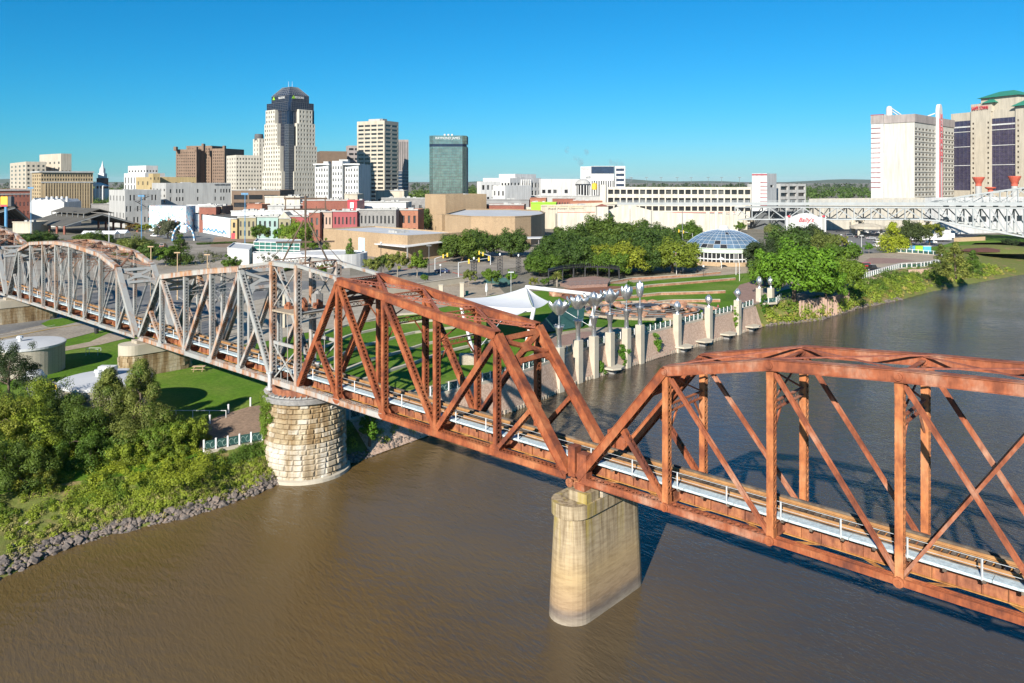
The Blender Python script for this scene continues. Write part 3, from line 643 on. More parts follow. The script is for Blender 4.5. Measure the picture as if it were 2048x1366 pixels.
mb = MB(); q = bp(-.9, W/2, 0); q.z = 9.5; mb.obox(q, DD*.5, NN*1.6, UP*.35); mb.build('bearing_block', 'concrete', pc)
def stonemat(name, a, b_, c_, streak):
    m, nt, b = nodes(name); b.inputs['Roughness'].default_value = .92
    n = noise(nt, pos(nt), .45, 4); r = ramp(nt, [(.33, a), (.5, b_), (.66, c_)]); nt.links.new(n, r.inputs[0])
    v = noise(nt, pos(nt, (1, 1, .1)), .8, 4); r2 = ramp(nt, [(.42, (1.08,)*3), (.56, streak), (.66, tuple(x*.6 for x in streak))]); nt.links.new(v, r2.inputs[0])
    n4 = noise(nt, pos(nt), 5, 4, .7); r4 = ramp(nt, [(.3, (.78,)*3), (.7, (1.12,)*3)]); nt.links.new(n4, r4.inputs[0])
    nt.links.new(mix(nt, 1.0, mix(nt, 1.0, r.outputs[0], r2.outputs[0], 'MULTIPLY'), r4.outputs[0], 'MULTIPLY'), b.inputs['Base Color']); bump(nt, b, n4, .6, .05)
stonemat('limestone', (.29, .225, .14), (.38, .31, .2), (.44, .38, .28), (.62, .5, .36))
stonemat('limestone_white', (.36, .31, .235), (.45, .41, .34), (.5, .47, .41), (.74, .64, .5))
surf('mortar', (.22, .18, .13), (.15, .12, .09), 1, .95)
def stone_mesh(i, mat):
    """a rock-faced block: unit box x (along wall) z (up), face towards -y, bulged"""
    rnd = random.Random(i); v = []
    xs = (-.5, -.36, .36, .5); zs = (-.5, -.3, .3, .5)
    for z in zs:
        for x in xs:
            edge = x in (-.5, .5) or z in (-.5, .5); v.append((x, 0 if edge else -.09-rnd.uniform(0, .13), z))
    b0 = len(v); v += [(-.5, .3, -.5), (.5, .3, -.5), (-.5, .3, .5), (.5, .3, .5)]
    f = [(j*4+i, j*4+i+1, (j+1)*4+i+1, (j+1)*4+i) for j in range(3) for i in range(3)]
    f += [(0, 16, 17, 3, 2, 1), (12, 13, 14, 15, 19, 18), (0, 4, 8, 12, 18, 16), (3, 17, 19, 15, 11, 7)]
    me = bpy.data.meshes.new('stone'); me.from_pydata(v, [], f); me.materials.append(MAT[mat]); me.update(); return me
SM = {k: [stone_mesh(i, k) for i in range(6)] for k in ('limestone', 'limestone_white')}
def course(parent, path, z0, z1, mat, mean, budget, vis, gap=.03, mb=None):
    """stones of one course along a closed path; those facing the camera become parts"""
    per = [0]
    for a, b_ in zip(path, path[1:]+path[:1]): per.append(per[-1]+(b_-a).length)
    L = per[-1]; d = random.uniform(0, mean)
    def P(t):
        t %= L; k = 0
        while per[k+1] < t: k += 1
        a = path[k]; b_ = path[(k+1) % len(path)]; return a.lerp(b_, (t-per[k])/(per[k+1]-per[k]))
    end = d+L
    while d < end-.05:
        l = min(mean*random.uniform(.65, 1.4), end-d)
        if end-d-l < .5: l = end-d
        a, b_ = P(d+gap/2), P(d+l-gap/2); mid = (a+b_)/2; t = (b_-a); ln = t.length; t.normalize(); nrm = V(t.y, -t.x, 0)
        mid.z = (z0+z1)/2; facing = nrm.dot(-Vector((mid.x, mid.y, 0)).normalized())
        if facing > vis and budget[0] > 0:
            m_ = mat if not isinstance(mat, tuple) else (mat[0] if random.random() < .75 else mat[1])
            o = link('stone', random.choice(SM[m_]), parent, loc=mid, rz=math.atan2(t.y, t.x), scale=(ln, random.uniform(.8, 1.2), z1-z0-gap)); budget[0] -= 1
        elif mb: mb.obox(mid+nrm*.02, t*ln/2, nrm*.1, UP*((z1-z0-gap)/2))
        d += l
def ring(c, r, n=40): return [c+V(r*math.cos(2*math.pi*i/n), r*math.sin(2*math.pi*i/n), 0) for i in range(n)]
pv = thing('bridge_pier', 'big round cream stone pivot pier under the lattice tower at the waterline', 'pier', bp(43.2, W/2, -BZ), 'bridge piers')
c = bp(43.2, W/2, -BZ); c.z = 0; rp = 4.75
mb = MB(); mb.lathe(c, [(rp+.25, -2), (rp-.1, 0), (rp-.35, 9.2)], 40); mb.build('core', 'mortar', pv)
bud = [295]; zz = 0; nC = 15; mb = MB()
for k in range(nC):
    h = 9.0/nC*(1.15 if k < 3 else .96); r = rp+.05-.25*zz/9; course(pv, ring(c, r), zz, min(zz+h, 8.98), 'limestone_white' if k < 7 else ('limestone', 'limestone_white'), 1.15, bud, .12, mb=mb); zz += h
    if zz > 8.9: break
mb.build('stone', 'limestone', pv, kind='stuff')
mb = MB(); mb.lathe(c, [(rp-.3, 8.95), (rp+.3, 9.0), (rp+.32, 9.45), (rp+.2, 9.55), (0, 9.62)], 44); mb.build('cap', 'concrete_grey', pv)
mb = MB(); mb.lathe(c, [(rp+.1, -1), (rp+.55, -.5), (rp+.5, .35), (rp, .5)], 40); mb.build('footing', 'concrete_pale', pv)
def land_pier(s, label, half, ztop, mat):
    c = bp(s, W/2, 0); c.z = 0; p_ = thing('bridge_pier', label, 'pier', (c.x, c.y, GZ), 'bridge piers')
    mb = MB(); loft(mb, [stadium(c+UP*(GZ-1), half, 1.62), stadium(c+UP*(ztop-1.55), half, 1.62)]); mb.build('core', 'mortar', p_)
    bd = [130]; z = GZ-.5; mb = MB()
    path = stadium(c, half, 1.75, 8)
    while z < ztop-1.75: h = random.uniform(.48, .66); h = h if z+h < ztop-1.55 else ztop-1.52-z; course(p_, path, z, z+h, mat, .95, bd, .05, mb=mb); z += h
    mb.build('stone', 'limestone', p_, kind='stuff')
    mb = MB(); loft(mb, [stadium(c+UP*(ztop-1.5), half, 1.95), stadium(c+UP*ztop, half, 1.95)]); mb.build('cap', 'concrete_pale', p_)
    for a in SIDES: mb = MB(); q = bp(s, a, 0); q.z = ztop+.22; mb.obox(q, DD*1.0, NN*.6, UP*.22); mb.build('bearing_block', 'concrete', p_)
land_pier(84.2, 'rusticated stone pier with pale concrete cap standing on the lawn', 3.6, 9.85, 'limestone_white')
land_pier(148.6, 'shaded grey stone pier at the left edge beyond the road', 4.6, 9.85, 'limestone')
# ================================================================ city
surf('cream', (.46, .415, .335), (.41, .365, .29), .08, .85, streak=.2); surf('cream_pale', (.52, .485, .41), (.46, .43, .365), .08, .85, streak=.2); surf('white_wall', (.56, .56, .55), (.49, .49, .48), .07, .8, streak=.2)
surf('pale_grey', (.40, .40, .385), (.34, .34, .33), .06, .85, streak=.2); surf('tan_brick', (.39, .28, .17), (.34, .24, .145), .12, .9, fine=3, streak=.07); surf('tan_stone', (.40, .31, .19), (.35, .27, .16), .1, .9, streak=.2)
surf('yellow_wall', (.43, .33, .17), (.38, .29, .14), .1, .85, streak=.2); surf('brown_brick', (.235, .16, .112), (.19, .128, .09), .12, .9, fine=2, streak=.2); surf('red_brick', (.27, .1, .068), (.21, .076, .054), .15, .9, fine=3)
surf('orange_brick', (.36, .16, .1), (.3, .125, .075), .15, .9, fine=3); surf('pink_wall', (.40, .28, .22), None, .2, .9); surf('crimson', (.3, .075, .08), (.25, .06, .065), .2, .85); surf('mint', (.27, .38, .35), None, .2, .85)
surf('olive_wall', (.27, .245, .155), None, .2, .9); surf('roof_white', (.50, .51, .52), (.42, .43, .44), .1, .8); surf('roof_grey', (.26, .26, .26), (.19, .19, .19), .12, .9); surf('roof_dark', (.095, .09, .078), (.075, .07, .06), .15, .9)
surf('roof_green', (.03, .21, .145), None, .3, .6); surf('red_paint', (.55, .05, .07), None, 1, .5); surf('maroon', (.3, .03, .05), None, 1, .6); surf('blue_paint', (.10, .30, .52), None, 1, .5); surf('sky_blue', (.45, .68, .8), None, .4, .7)
surf('lime_paint', (.28, .55, .03), None, 1, .7); surf('orange_paint', (.65, .27, .05), None, 1, .6); surf('grey_dark', (.1, .1, .105), (.075, .075, .08), .3, .8); surf('brown_panel', (.16, .11, .075), None, .3, .8); surf('silver_paint', (.36, .385, .39), (.3, .32, .325), .25, .55)
surf('green_paint', (.02, .3, .2), None, 1, .6); surf('yellow_paint', (.7, .45, .04), None, 1, .5); surf('lilac_wall', (.33, .29, .275), None, .2, .85, streak=.2); surf('steel_dark', (.16, .17, .175), None, .5, .6)
surf('ivory', (.50, .485, .43), (.46, .445, .395), .06, .8, streak=.2)
PANES = {}
def pane_mesh(w, h, mat, style):
    key = (round(w, 2), round(h, 2), mat, style)
    if key not in PANES:
        mb = MB(); mb.poly([(-w/2, 0, -h/2), (w/2, 0, -h/2), (w/2, 0, h/2), (-w/2, 0, h/2)])
        fm = 'white_paint' if style == 'w' else 'grey_dark'
        if style:
            mb.k = 1; t = min(w, h)*.05
            mb.box(-t, t, -.06, -.01, -h/2, h/2)
            if style != 'm': mb.box(-w/2, w/2, -.055, -.008, -t, t)
        PANES[key] = mb.mesh('window', [mat, fm])
    return PANES[key]
class Bld:
    """a building: parts are gathered in world coordinates; windows sit in real openings"""
    def __init__(s, name, label, loc, cat='building', group=None):
        s.o = thing(name, label, cat, loc, group); s.n = 0; s.rest = MB(); s.restm = None
    def facade(s, mb, A, B, z0, z1, cols, rows, fw=.5, fh=.55, mx=.0, mb0=.0, mt=.0, rec=.35, mat='window_dark', style='', skip=None, name='window'):
        A = Vector((A[0], A[1], 0)); B = Vector((B[0], B[1], 0)); L = (B-A).length; u = (B-A)/L; nrm = Vector((u.y, -u.x, 0)); ang = math.atan2(u.y, u.x)
        def Q(x, z, d=0): q = A+u*x-nrm*d; return (q.x, q.y, z)
        def rect(x0, x1, za, zb):
            if x1-x0 > 1e-4 and zb-za > 1e-4: mb.poly([Q(x0, za), Q(x1, za), Q(x1, zb), Q(x0, zb)])
        H = z1-z0
        if cols == 0 or rows == 0: rect(0, L, z0, z1); return
        X0 = mx*L; cw = (L-2*X0)/cols; Z0 = z0+mb0*H; Z1 = z1-mt*H; ch = (Z1-Z0)/rows; w, h = cw*fw, ch*fh
        rect(0, L, z0, Z0); rect(0, L, Z1, z1); rect(0, X0, Z0, Z1); rect(L-X0, L, Z0, Z1)
        for c in range(cols):
            xa = X0+c*cw; x0 = xa+(cw-w)/2; x1 = x0+w; rect(xa, x0, Z0, Z1); rect(x1, xa+cw, Z0, Z1)
            for r in range(rows):
                za = Z0+r*ch; zb = za+(ch-h)/2; zt = zb+h
                if skip and skip(c, r): rect(x0, x1, za, za+ch); continue
                rect(x0, x1, za, zb); rect(x0, x1, zt, za+ch)
                for a, b_ in (((x0, zb), (x1, zb)), ((x1, zb), (x1, zt)), ((x1, zt), (x0, zt)), ((x0, zt), (x0, zb))):
                    mb.poly([Q(*a), Q(*b_), Q(*b_, rec), Q(*a, rec)])
                ctr = Vector(Q((x0+x1)/2, (zb+zt)/2, rec))
                if s.n < 296: link(name, pane_mesh(w, h, mat, style), s.o, loc=ctr, rz=ang)
                else: s.rest.poly([Q(x0, zb, rec), Q(x1, zb, rec), Q(x1, zt, rec), Q(x0, zt, rec)]); s.restm = mat
                s.n += 1
    def part(s, name, mb, mats): return mb.build(name, mats, s.o)
    def done(s):
        if s.restm: s.rest.build('window', s.restm, s.o, kind='stuff')
        return s.o
def corner(xl, xn, xr, Y, phi):
    """footprint N, L, R, back of a block whose near corner is at photo column xn, depth Y"""
    ph = R(phi); X0 = PX(xn, Y); c, s_ = math.cos(ph), math.sin(ph); ul = (xl-CX)/F; ur = (xr-CX)/F
    tl = (X0-ul*Y)/(c+ul*s_); tr_ = (ur*Y-X0)/(s_-ur*c)
    if tl <= 0 or tr_ <= 0 or tl > 200 or tr_ > 250: print('CORNER', xl, xn, xr, tl, tr_)
    N = V(X0, Y, 0); Lp = N+V(-c, s_, 0)*tl; Rp = N+V(s_, c, 0)*tr_; return N, Lp, Rp, Lp+(Rp-N)
def block(name, label, xl, xn, xr, ytop, Y, phi, wall, left=None, right=None, roof='roof_grey', parapet=.6, z0=GZ, done=True, rooftop=2, cornice=None, group=None, cat='building'):
    N, Lp, Rp, Bk = corner(xl, xn, xr, Y, phi); z1 = PZ(ytop, Y); b = Bld(name, label, ((N.x+Bk.x)/2, (N.y+Bk.y)/2, z0), cat, group); mb = MB()
    for A, B_, spec in ((Lp, N, left), (N, Rp, right)):
        sp = dict(cols=0, rows=0); sp.update(spec or {}); b.facade(mb, A, B_, z0, z1, **sp)
    b.facade(mb, Rp, Bk, z0, z1, 0, 0); b.facade(mb, Bk, Lp, z0, z1, 0, 0); b.part('wall', mb, wall)
    mb = MB(); cen = (N+Bk)/2; q = [p.lerp(cen, .012) for p in (N, Rp, Bk, Lp)]; mb.poly([(p.x, p.y, z1-parapet) for p in q]); mb.k = 1
    for p, r_ in zip((N, Rp, Bk, Lp), (Rp, Bk, Lp, N)):
        pi, ri = p.lerp(cen, .03), r_.lerp(cen, .03)
        mb.poly([(p.x, p.y, z1), (r_.x, r_.y, z1), (ri.x, ri.y, z1), (pi.x, pi.y, z1)]); mb.poly([(pi.x, pi.y, z1), (ri.x, ri.y, z1), (ri.x, ri.y, z1-parapet), (pi.x, pi.y, z1-parapet)])
    ro = sub(b.part('roof', mb, [roof, wall]))
    if cornice:
        mb = MB(); hgt, prj, cm = cornice
        for p, r_ in ((Lp, N), (N, Rp)):
            u = (r_-p).normalized(); nr = V(u.y, -u.x, 0); c_ = (p+r_)/2; mb.obox((c_.x+nr.x*prj/2, c_.y+nr.y*prj/2, z1-hgt/2+.05), u*((r_-p).length/2+prj*.5), nr*(prj/2), UP*hgt/2)
        b.part('cornice', mb, cm)
    rnd = random.Random(name+label)
    for k in range(rooftop):       # plant on the roof
        c_ = N.lerp(Bk, rnd.uniform(.3, .7)).lerp(Lp if rnd.random() < .5 else Rp, rnd.uniform(0, .4)); e = (Rp-N).normalized(); f = (Lp-N).normalized(); sz = min((Rp-N).length, (Lp-N).length)*.06
        h = rnd.uniform(.6, 1.0)*max(1.0, sz*.55); mb = MB(); mb.obox((c_.x, c_.y, z1-parapet+h/2), e*rnd.uniform(.7, 1.6)*sz, f*rnd.uniform(.7, 1.4)*sz, UP*h/2); mb.build('roof_unit', 'pale_grey', ro)
    b.c = (N, Lp, Rp, Bk, z1)
    if done: b.done()
    return b
def text(s, parent, center, height, ang, mat, ext=.12, width=None, shear=0, name='lettering'):
    cu = bpy.data.curves.new(name, 'FONT'); cu.body = s; cu.size = height; cu.extrude = ext; cu.align_x = 'CENTER'; cu.align_y = 'CENTER'; cu.shear = shear; cu.resolution_u = 3
    t_ = bpy.data.objects.new('t', cu); COL.objects.link(t_); bpy.context.view_layer.update(); me = bpy.data.meshes.new_from_object(t_.evaluated_get(bpy.context.evaluated_depsgraph_get()))
    bpy.data.objects.remove(t_); me.name = name; me.materials.clear(); me.materials.append(MAT[mat]); o = link(name, me, parent, loc=center); o.rotation_euler = (R(90), 0, ang)
    if width: xs = [v.co.x for v in me.vertices]; o.scale = (width/max(.01, max(xs)-min(xs)), 1, 1)
    return o
def on_face(A, B_, t, z, out=.25):
    u = (B_-A).normalized(); nr = V(u.y, -u.x, 0); q = A.lerp(B_, t)+nr*out; q.z = z; return q, math.atan2(u.y, u.x)
gridw = lambda c, r, fw=.5, fh=.55, **k: dict(cols=c, rows=r, fw=fw, fh=fh, **k)
# ---- far left
block('office_tower', 'cream office block with dark roof plant at the far left skyline', 20, 52, 92, 323, 905, 50, 'cream', gridw(4, 10, .4, .5, mt=.05), gridw(4, 10, .45, .5, mt=.05))
block('office_tower', 'pale yellow windowless-topped tower rising behind the cream block at far left', 79, 122, 143, 307, 930, 40, 'cream', gridw(5, 3, .35, .4, mb0=.55, mt=.12), gridw(3, 6, .4, .45, mb0=.2, mt=.3))
b = block('office_building', 'tan office building with tall brown window columns and pale top storeys', 64, 82, 186, 342, 605, 48, 'tan_stone', gridw(4, 12, .5, .55, mb0=.02, mt=.06), gridw(20, 2, .62, .55, mb0=.78, mt=.05, mat='window_brown'), rooftop=1, cornice=(1.2, 1.2, 'pale_grey'), done=False)
N, Lp, Rp, Bk, z1 = b.c
for i in range(18):     # giant columns with brown window strips between
    q, an = on_face(N, Rp, (i+1.5)/20, GZ+(z1-GZ)*.42, .35); mb = MB(); mb.obox(q, (Rp-N).normalized()*.55, V(0, 0, 0)+(Bk-Rp).normalized()*.3, UP*(z1-GZ)*.33); b.part('pilaster', mb, 'tan_stone')
    if i < 17:
        for r_ in range(8):
            q, an = on_face(N, Rp, (i+2)/20, GZ+(z1-GZ)*(.12+.08*r_), .06); link('window', pane_mesh(1.9, 2.1, 'window_brown', 'm'), b.o, loc=q, rz=an)
mb = MB(); q, an = on_face(N, Rp, .5, GZ+(z1-GZ)*.765, .3); mb.obox(q, (Rp-N)*.5, (Bk-Rp).normalized()*.5, UP*.5); b.part('cornice', mb, 'pale_grey'); b.done()
b = block('brick_building', 'two-tone building, grey stone upper floor over dark brick, at left edge', -40, -20, 60, 379, 520, 50, 'red_brick', None, gridw(10, 3, .32, .45, mb0=.2, mt=.04, mat='window_dark', style='w'), done=False, rooftop=1)
N, Lp, Rp, Bk, z1 = b.c; mb = MB(); q, an = on_face(N, Rp, .5, z1-3.2, .16); mb.obox(q, (Rp-N)*.501, (Bk-Rp).normalized()*.1, UP*.3); q2, an = on_face(N, Rp, .5, z1-.4, .3); mb.obox(q2, (Rp-N)*.505, (Bk-Rp).normalized()*.4, UP*.45); b.part('cornice', mb, 'pale_grey'); b.done()
# church
Y = 1000; ch = thing('church', 'white church steeple on a red brick tower with columned portico', 'church', AT(205, 380, Y)); x = PX(205, Y)
mb = MB(); mb.box(x-5, x+5, Y-5, Y+5, GZ, PZ(356, Y)); mb.build('tower', 'red_brick', ch)
mb = MB(); mb.box(x-3.8, x+3.8, Y-3.8, Y+3.8, PZ(356, Y), PZ(347, Y)); mb.lathe((x, Y, 0), [(3.6, PZ(347, Y)), (3.4, PZ(338, Y)), (3.6, PZ(337, Y))], 8); mb.build('belfry', 'white_paint', ch)
mb = MB(); mb.lathe((x, Y, 0), [(2.9, PZ(338, Y)), (1.4, PZ(332, Y)), (.15, PZ(322, Y))], 8); mb.build('spire', 'white_paint', ch)
mb = MB(); p0, p1 = PX(187, Y), PX(226, Y); zt = PZ(372, Y); mb.box(p0, p1, Y-20, Y-8, GZ, PZ(377, Y)); mb.faces([(p0, Y-21, zt), (p1, Y-21, zt), ((p0+p1)/2, Y-21, PZ(365, Y)), (p0, Y-6, zt), (p1, Y-6, zt), ((p0+p1)/2, Y-6, PZ(365, Y))], [(0, 1, 2), (5, 4, 3), (0, 2, 5, 3), (1, 4, 5, 2), (0, 3, 4, 1)]); mb.build('portico', 'white_paint', ch)
for i in range(6): mb = MB(); xx = p0+1.5+(p1-p0-3)*i/5; mb.tube((xx, Y-22, GZ), (xx, Y-22, zt), .9, n=8); mb.build('column', 'white_paint', ch)
# deco building
block('deco_building', 'white stepped building with tall arched windows at left of the brown tower', 248, 290, 330, 346, 830, 42, 'white_wall', gridw(7, 3, .35, .8, mb0=.25, mt=.1), gridw(5, 3, .4, .7, mb0=.25, mt=.1), rooftop=0)
block('penthouse_block', 'upper white tier of the stepped building with dark arched openings', 256, 292, 316, 331, 850, 42, 'white_wall', gridw(6, 1, .5, .3, mb0=.8, mt=.06), gridw(4, 1, .5, .3, mb0=.8, mt=.06), rooftop=3)
block('yellow_building', 'yellow stucco building with flat roof below the white stepped block', 272, 300, 392, 354, 720, 52, 'yellow_wall', gridw(3, 2, .3, .3, mb0=.3), gridw(8, 1, .3, .4, mb0=.5), rooftop=3)
block('yellow_tower', 'small yellow penthouse tower with two windows', 297, 306, 320, 347, 705, 50, 'yellow_wall', gridw(1, 2, .3, .2, mb0=.5), gridw(2, 2, .3, .25, mb0=.5), rooftop=0)
block('warehouse', 'pale warehouse with cream side wall and black fire escape stairs', 218, 250, 322, 380, 490, 45, 'pale_grey', gridw(5, 2, .3, .3, mb0=.1, mat='window_dark'), gridw(10, 3, .45, .5, mb0=.06, mt=.06, style='m', skip=lambda c, r: (c*7+r*5) % 3 == 1), roof='roof_white', rooftop=2)
fe = thing('fire_escape', 'black zigzag fire escape on the pale warehouse wall', 'fire escape', G(290, 440)); Yf = 478
for i, (a, c_) in enumerate((((276, 404), (298, 392)), ((270, 402), (292, 414)), ((268, 420), (300, 417)))):
    mb = MB(); p, q = AT(*a, Yf), AT(*c_, Yf); mb.bar(p, q, 1.2, .25); mb.bar(p+UP*1, q+UP*1, .12, .12); mb.build('stair_flight', 'black_steel', fe)
for y_ in (392, 404, 416):
    mb = MB(); p, q = AT(272, y_, Yf), AT(304, y_, Yf); mb.bar(p, q, 1.4, .15); mb.bar(p+UP*1, q+UP*1, .1, .1); mb.build('landing', 'black_steel', fe)
b = block('bank_building', 'wide pale grey bank building with scattered square windows and dark lettering', 304, 332, 462, 366, 530, 50, 'pale_grey', gridw(4, 6, .4, .4, mb0=.05, mt=.1), gridw(22, 4, .5, .48, mb0=.12, mt=.1, skip=lambda c, r: not (c in (1, 3, 4, 5, 10, 16, 18, 19) and (r > 0) or (c in (3, 10, 18) and r == 0) or (c in (20, 21) and r == 3))), roof='roof_white', done=False)
N, Lp, Rp, Bk, z1 = b.c; q, an = on_face(N, Rp, .86, z1-1.3, .2); text('CROSS RIVER BANK', b.o, q, 1.6, an, 'grey_dark', .08, 11); b.done()
# brown tower, three wings
bt = Bld('brown_tower', 'dark brown brick high-rise with two wings and a shaded recess between', AT(398, 420, 850)); mb = MB(); Y = 850; zc = PZ(291, Y); zw = PZ(299, Y)
def wing(x0, x1, Ya, z1, c, r, dep=26, side=0, mt=.03):
    A, B_ = V(PX(x0, Ya), Ya+6, 0), V(PX(x1, Ya), Ya, 0); bt.facade(mb, A, B_, GZ, z1, c, r, .42, .5, mx=.04, mb0=.1, mt=mt, mat='window_brown')
    bk = V(.3, 1, 0).normalized()*dep; bt.facade(mb, B_, B_+bk, GZ, z1, 0, 0); bt.facade(mb, B_+bk, A+bk, GZ, z1, 0, 0); bt.facade(mb, A+bk, A, GZ, z1, 0, 0); mb.poly([(A.x, A.y, z1), (B_.x, B_.y, z1), ((B_+bk).x, (B_+bk).y, z1), ((A+bk).x, (A+bk).y, z1)])
wing(347, 393, Y-8, zw, 9, 17); wing(420, 449, Y-16, PZ(298, Y), 6, 17, 34); wing(368, 422, Y+4, zc, 10, 18, 20); bt.part('wall', mb, 'brown_brick')
for x0, x1, y_ in ((347, 352, 294), (388, 393, 294), (420, 424, 293), (445, 449, 292), (403, 407, 288)):
    mb = MB(); mb.box(PX(x0, Y-9), PX(x1, Y-9), Y-9, Y-4, PZ(302, Y), PZ(y_, Y)); bt.part('pinnacle', mb, 'brown_brick')
bt.done()
block('office_building', 'cream office block with regular small windows left of the tallest tower', 453, 472, 530, 310, 770, 55, 'cream_pale', gridw(4, 13, .4, .45, mt=.03), gridw(10, 13, .45, .45, mt=.03), rooftop=2)
b = block('stepped_tower', 'slim white stepped tower with dark drum top behind the cream block', 506, 518, 530, 277, 800, 50, 'cream_pale', gridw(2, 8, .25, .6, mb0=.5), gridw(2, 8, .25, .6, mb0=.5), rooftop=0, done=False)
mb = MB(); c_ = (b.c[0]+b.c[3])/2; mb.lathe((c_.x, c_.y, 0), [(4.5, b.c[4]-1), (4.5, b.c[4]+3), (4, b.c[4]+5), (0, b.c[4]+5.2)], 14); b.part('drum', mb, 'grey_dark'); b.done()
# ---- tallest tower
Y = 690; ph = R(40); tw = Bld('bank_tower', 'tallest tower, cream stepped masonry over dark blue glass with domed glass crown', AT(575, 420, Y), 'skyscraper')
NV = V(PX(577, Y), Y, 0); eL = V(-math.cos(ph), math.sin(ph), 0); eR = V(math.sin(ph), math.cos(ph), 0); nL, nR = -eR, -eL
def T(l, r_): return NV+eL*l+eR*r_
zt = lambda y_: PZ(y_, Y+10)
AL_, AR_ = 41.0, 32.0
def glassgrid(mb, A, B_, z0, z1, nu, nv):
    u = (B_-A).normalized(); nr = V(u.y, -u.x, 0); L = (B_-A).length
    for i in range(nu+1): q = A+u*(L*i/nu); mb.obox((q.x+nr.x*.08, q.y+nr.y*.08, (z0+z1)/2), u*.07, nr*.08, UP*(z1-z0)/2)
    for j in range(nv+1): c_ = (A+B_)/2; mb.obox((c_.x+nr.x*.06, c_.y+nr.y*.06, z0+(z1-z0)*j/nv), u*(L/2), nr*.07, UP*.09)
body = MB(); tiers = [(5.0, 0, GZ, zt(345)), (4.2, .8, GZ, zt(290)), (3.4, 2, GZ, zt(246)), (2.6, 3.2, GZ, zt(219)), (2.0, 4, zt(222), zt(205)), (5.0, 7, zt(206), zt(190))]
mull = MB()
for k, (i0, i1, z0, z1_) in enumerate(tiers):
    ins = 4.5 if k < 4 else 2.2; q = [T(i0+ins, i0), T(i0, i0+ins), T(i0, AR_-i1), T(AL_-i1, AR_-i1), T(AL_-i1, i0)]; body.prism([q[0], q[1], q[2], q[3], q[4]], z0, z1_)
    if k >= 3:
        glassgrid(mull, q[1], q[2], max(z0, zt(300)), z1_, 12, 12 if k == 3 else 5); glassgrid(mull, q[4], q[0], max(z0, zt(300)), z1_, 12, 12 if k == 3 else 5)
tw.part('glass_body', body, 'window_navy'); tw.part('mullions', mull, 'grey_dark').__setitem__('kind', 'stuff')
mb = MB()      # corner bay glass, stepping out towards the base
for i0, y_ in ((1.4, 300), (.2, 250), (2.6, 212)):
    w_ = 5.5 if y_ != 212 else 3.2; q = [T(i0, i0), T(i0, i0+w_), T(i0+w_, i0+w_), T(i0+w_, i0)]; mb.prism(q, GZ, zt(y_))
tw.part('corner_bay', mb, 'window_navy')
mb = MB(); glassgrid(mb, T(5.7, .2), T(.2, .2), zt(390), zt(250), 5, 28); glassgrid(mb, T(.2, .2), T(.2, 5.7), zt(390), zt(250), 5, 28); tw.part('corner_mullions', mb, 'steel_dark').__setitem__('kind', 'stuff')
mb = MB(); i0 = 5.0; zz0, zz1 = zt(190), zt(172); base = [T(i0, i0), T(i0, AR_-7), T(AL_-7, AR_-7), T(AL_-7, i0)]; top = [T(13, 11), T(13, AR_-13), T(AL_-15, AR_-13), T(AL_-15, 11)]
mb.faces([(p.x, p.y, zz0) for p in base]+[(p.x, p.y, zz1) for p in top], [(0, 1, 5, 4), (1, 2, 6, 5), (2, 3, 7, 6), (3, 0, 4, 7), (4, 5, 6, 7)]); tw.part('crown', mb, 'window_navy')
mb = MB()
for a, b_, c_, d_ in ((base[3], base[0], top[3], top[0]), (base[0], base[1], top[0], top[1])):
    for i in range(9):
        t = i/8; p = a.lerp(b_, t); q = c_.lerp(d_, t); mb.bar((p.x, p.y, zz0+.1), (q.x, q.y, zz1+.1), .3, .3)
    for j in range(5): t = j/4; p, q = a.lerp(c_, t), b_.lerp(d_, t); z_ = zz0+(zz1-zz0)*t+.1; mb.bar((p.x, p.y, z_), (q.x, q.y, z_), .25, .25)
tw.part('crown_ribs', mb, 'steel_dark').__setitem__('kind', 'stuff')
for dx in (-1.5, 1.8): mb = MB(); c_ = (top[0]+top[2])/2; mb.tube((c_.x+dx, c_.y, zz1), (c_.x+dx, c_.y, zz1+6), .18, .08, 6); tw.part('antenna', mb, 'white_paint')
for side in (0, 1):      # stepped masonry panels, widest at the base
    mb = MB(); ee = eL if side == 0 else eR
    st = [(5.0, 30.5, 395, 343, 9, 6), (6.4, 29.5, 343, 292, 8, 6), (8.2, 27.5, 292, 247, 6, 5), (10.2, 24.5, 247, 219, 4, 3)] if side else [(9.5, 40.5, 395, 343, 8, 6), (11.5, 38.5, 343, 292, 7, 6), (16, 36.5, 292, 247, 6, 5), (19.5, 34.5, 247, 219, 4, 3)]
    for lo, hi, y0_, y1_, c_, r_ in st:
        off = -.9; F0 = lambda t: (T(t, off) if side == 0 else T(off, t))
        A, B_ = (F0(hi), F0(lo)) if side == 0 else (F0(lo), F0(hi)); tw.facade(mb, A, B_, zt(y0_) if y0_ < 395 else GZ, zt(y1_), c_, r_ if y0_ < 395 else 8, .42, .5, rec=.5)
        for P_ in (A, B_):
            D_ = P_+(eR if side == 0 else eL)*4; mb.poly([(P_.x, P_.y, zt(y0_) if y0_ < 395 else GZ), (D_.x, D_.y, zt(y0_) if y0_ < 395 else GZ), (D_.x, D_.y, zt(y1_)), (P_.x, P_.y, zt(y1_))])
        A2, B2 = A+(eR if side == 0 else eL)*4, B_+(eR if side == 0 else eL)*4; mb.poly([(p.x, p.y, zt(y1_)) for p in (A, B_, B2, A2)])
    tw.part('masonry', mb, 'cream_pale')
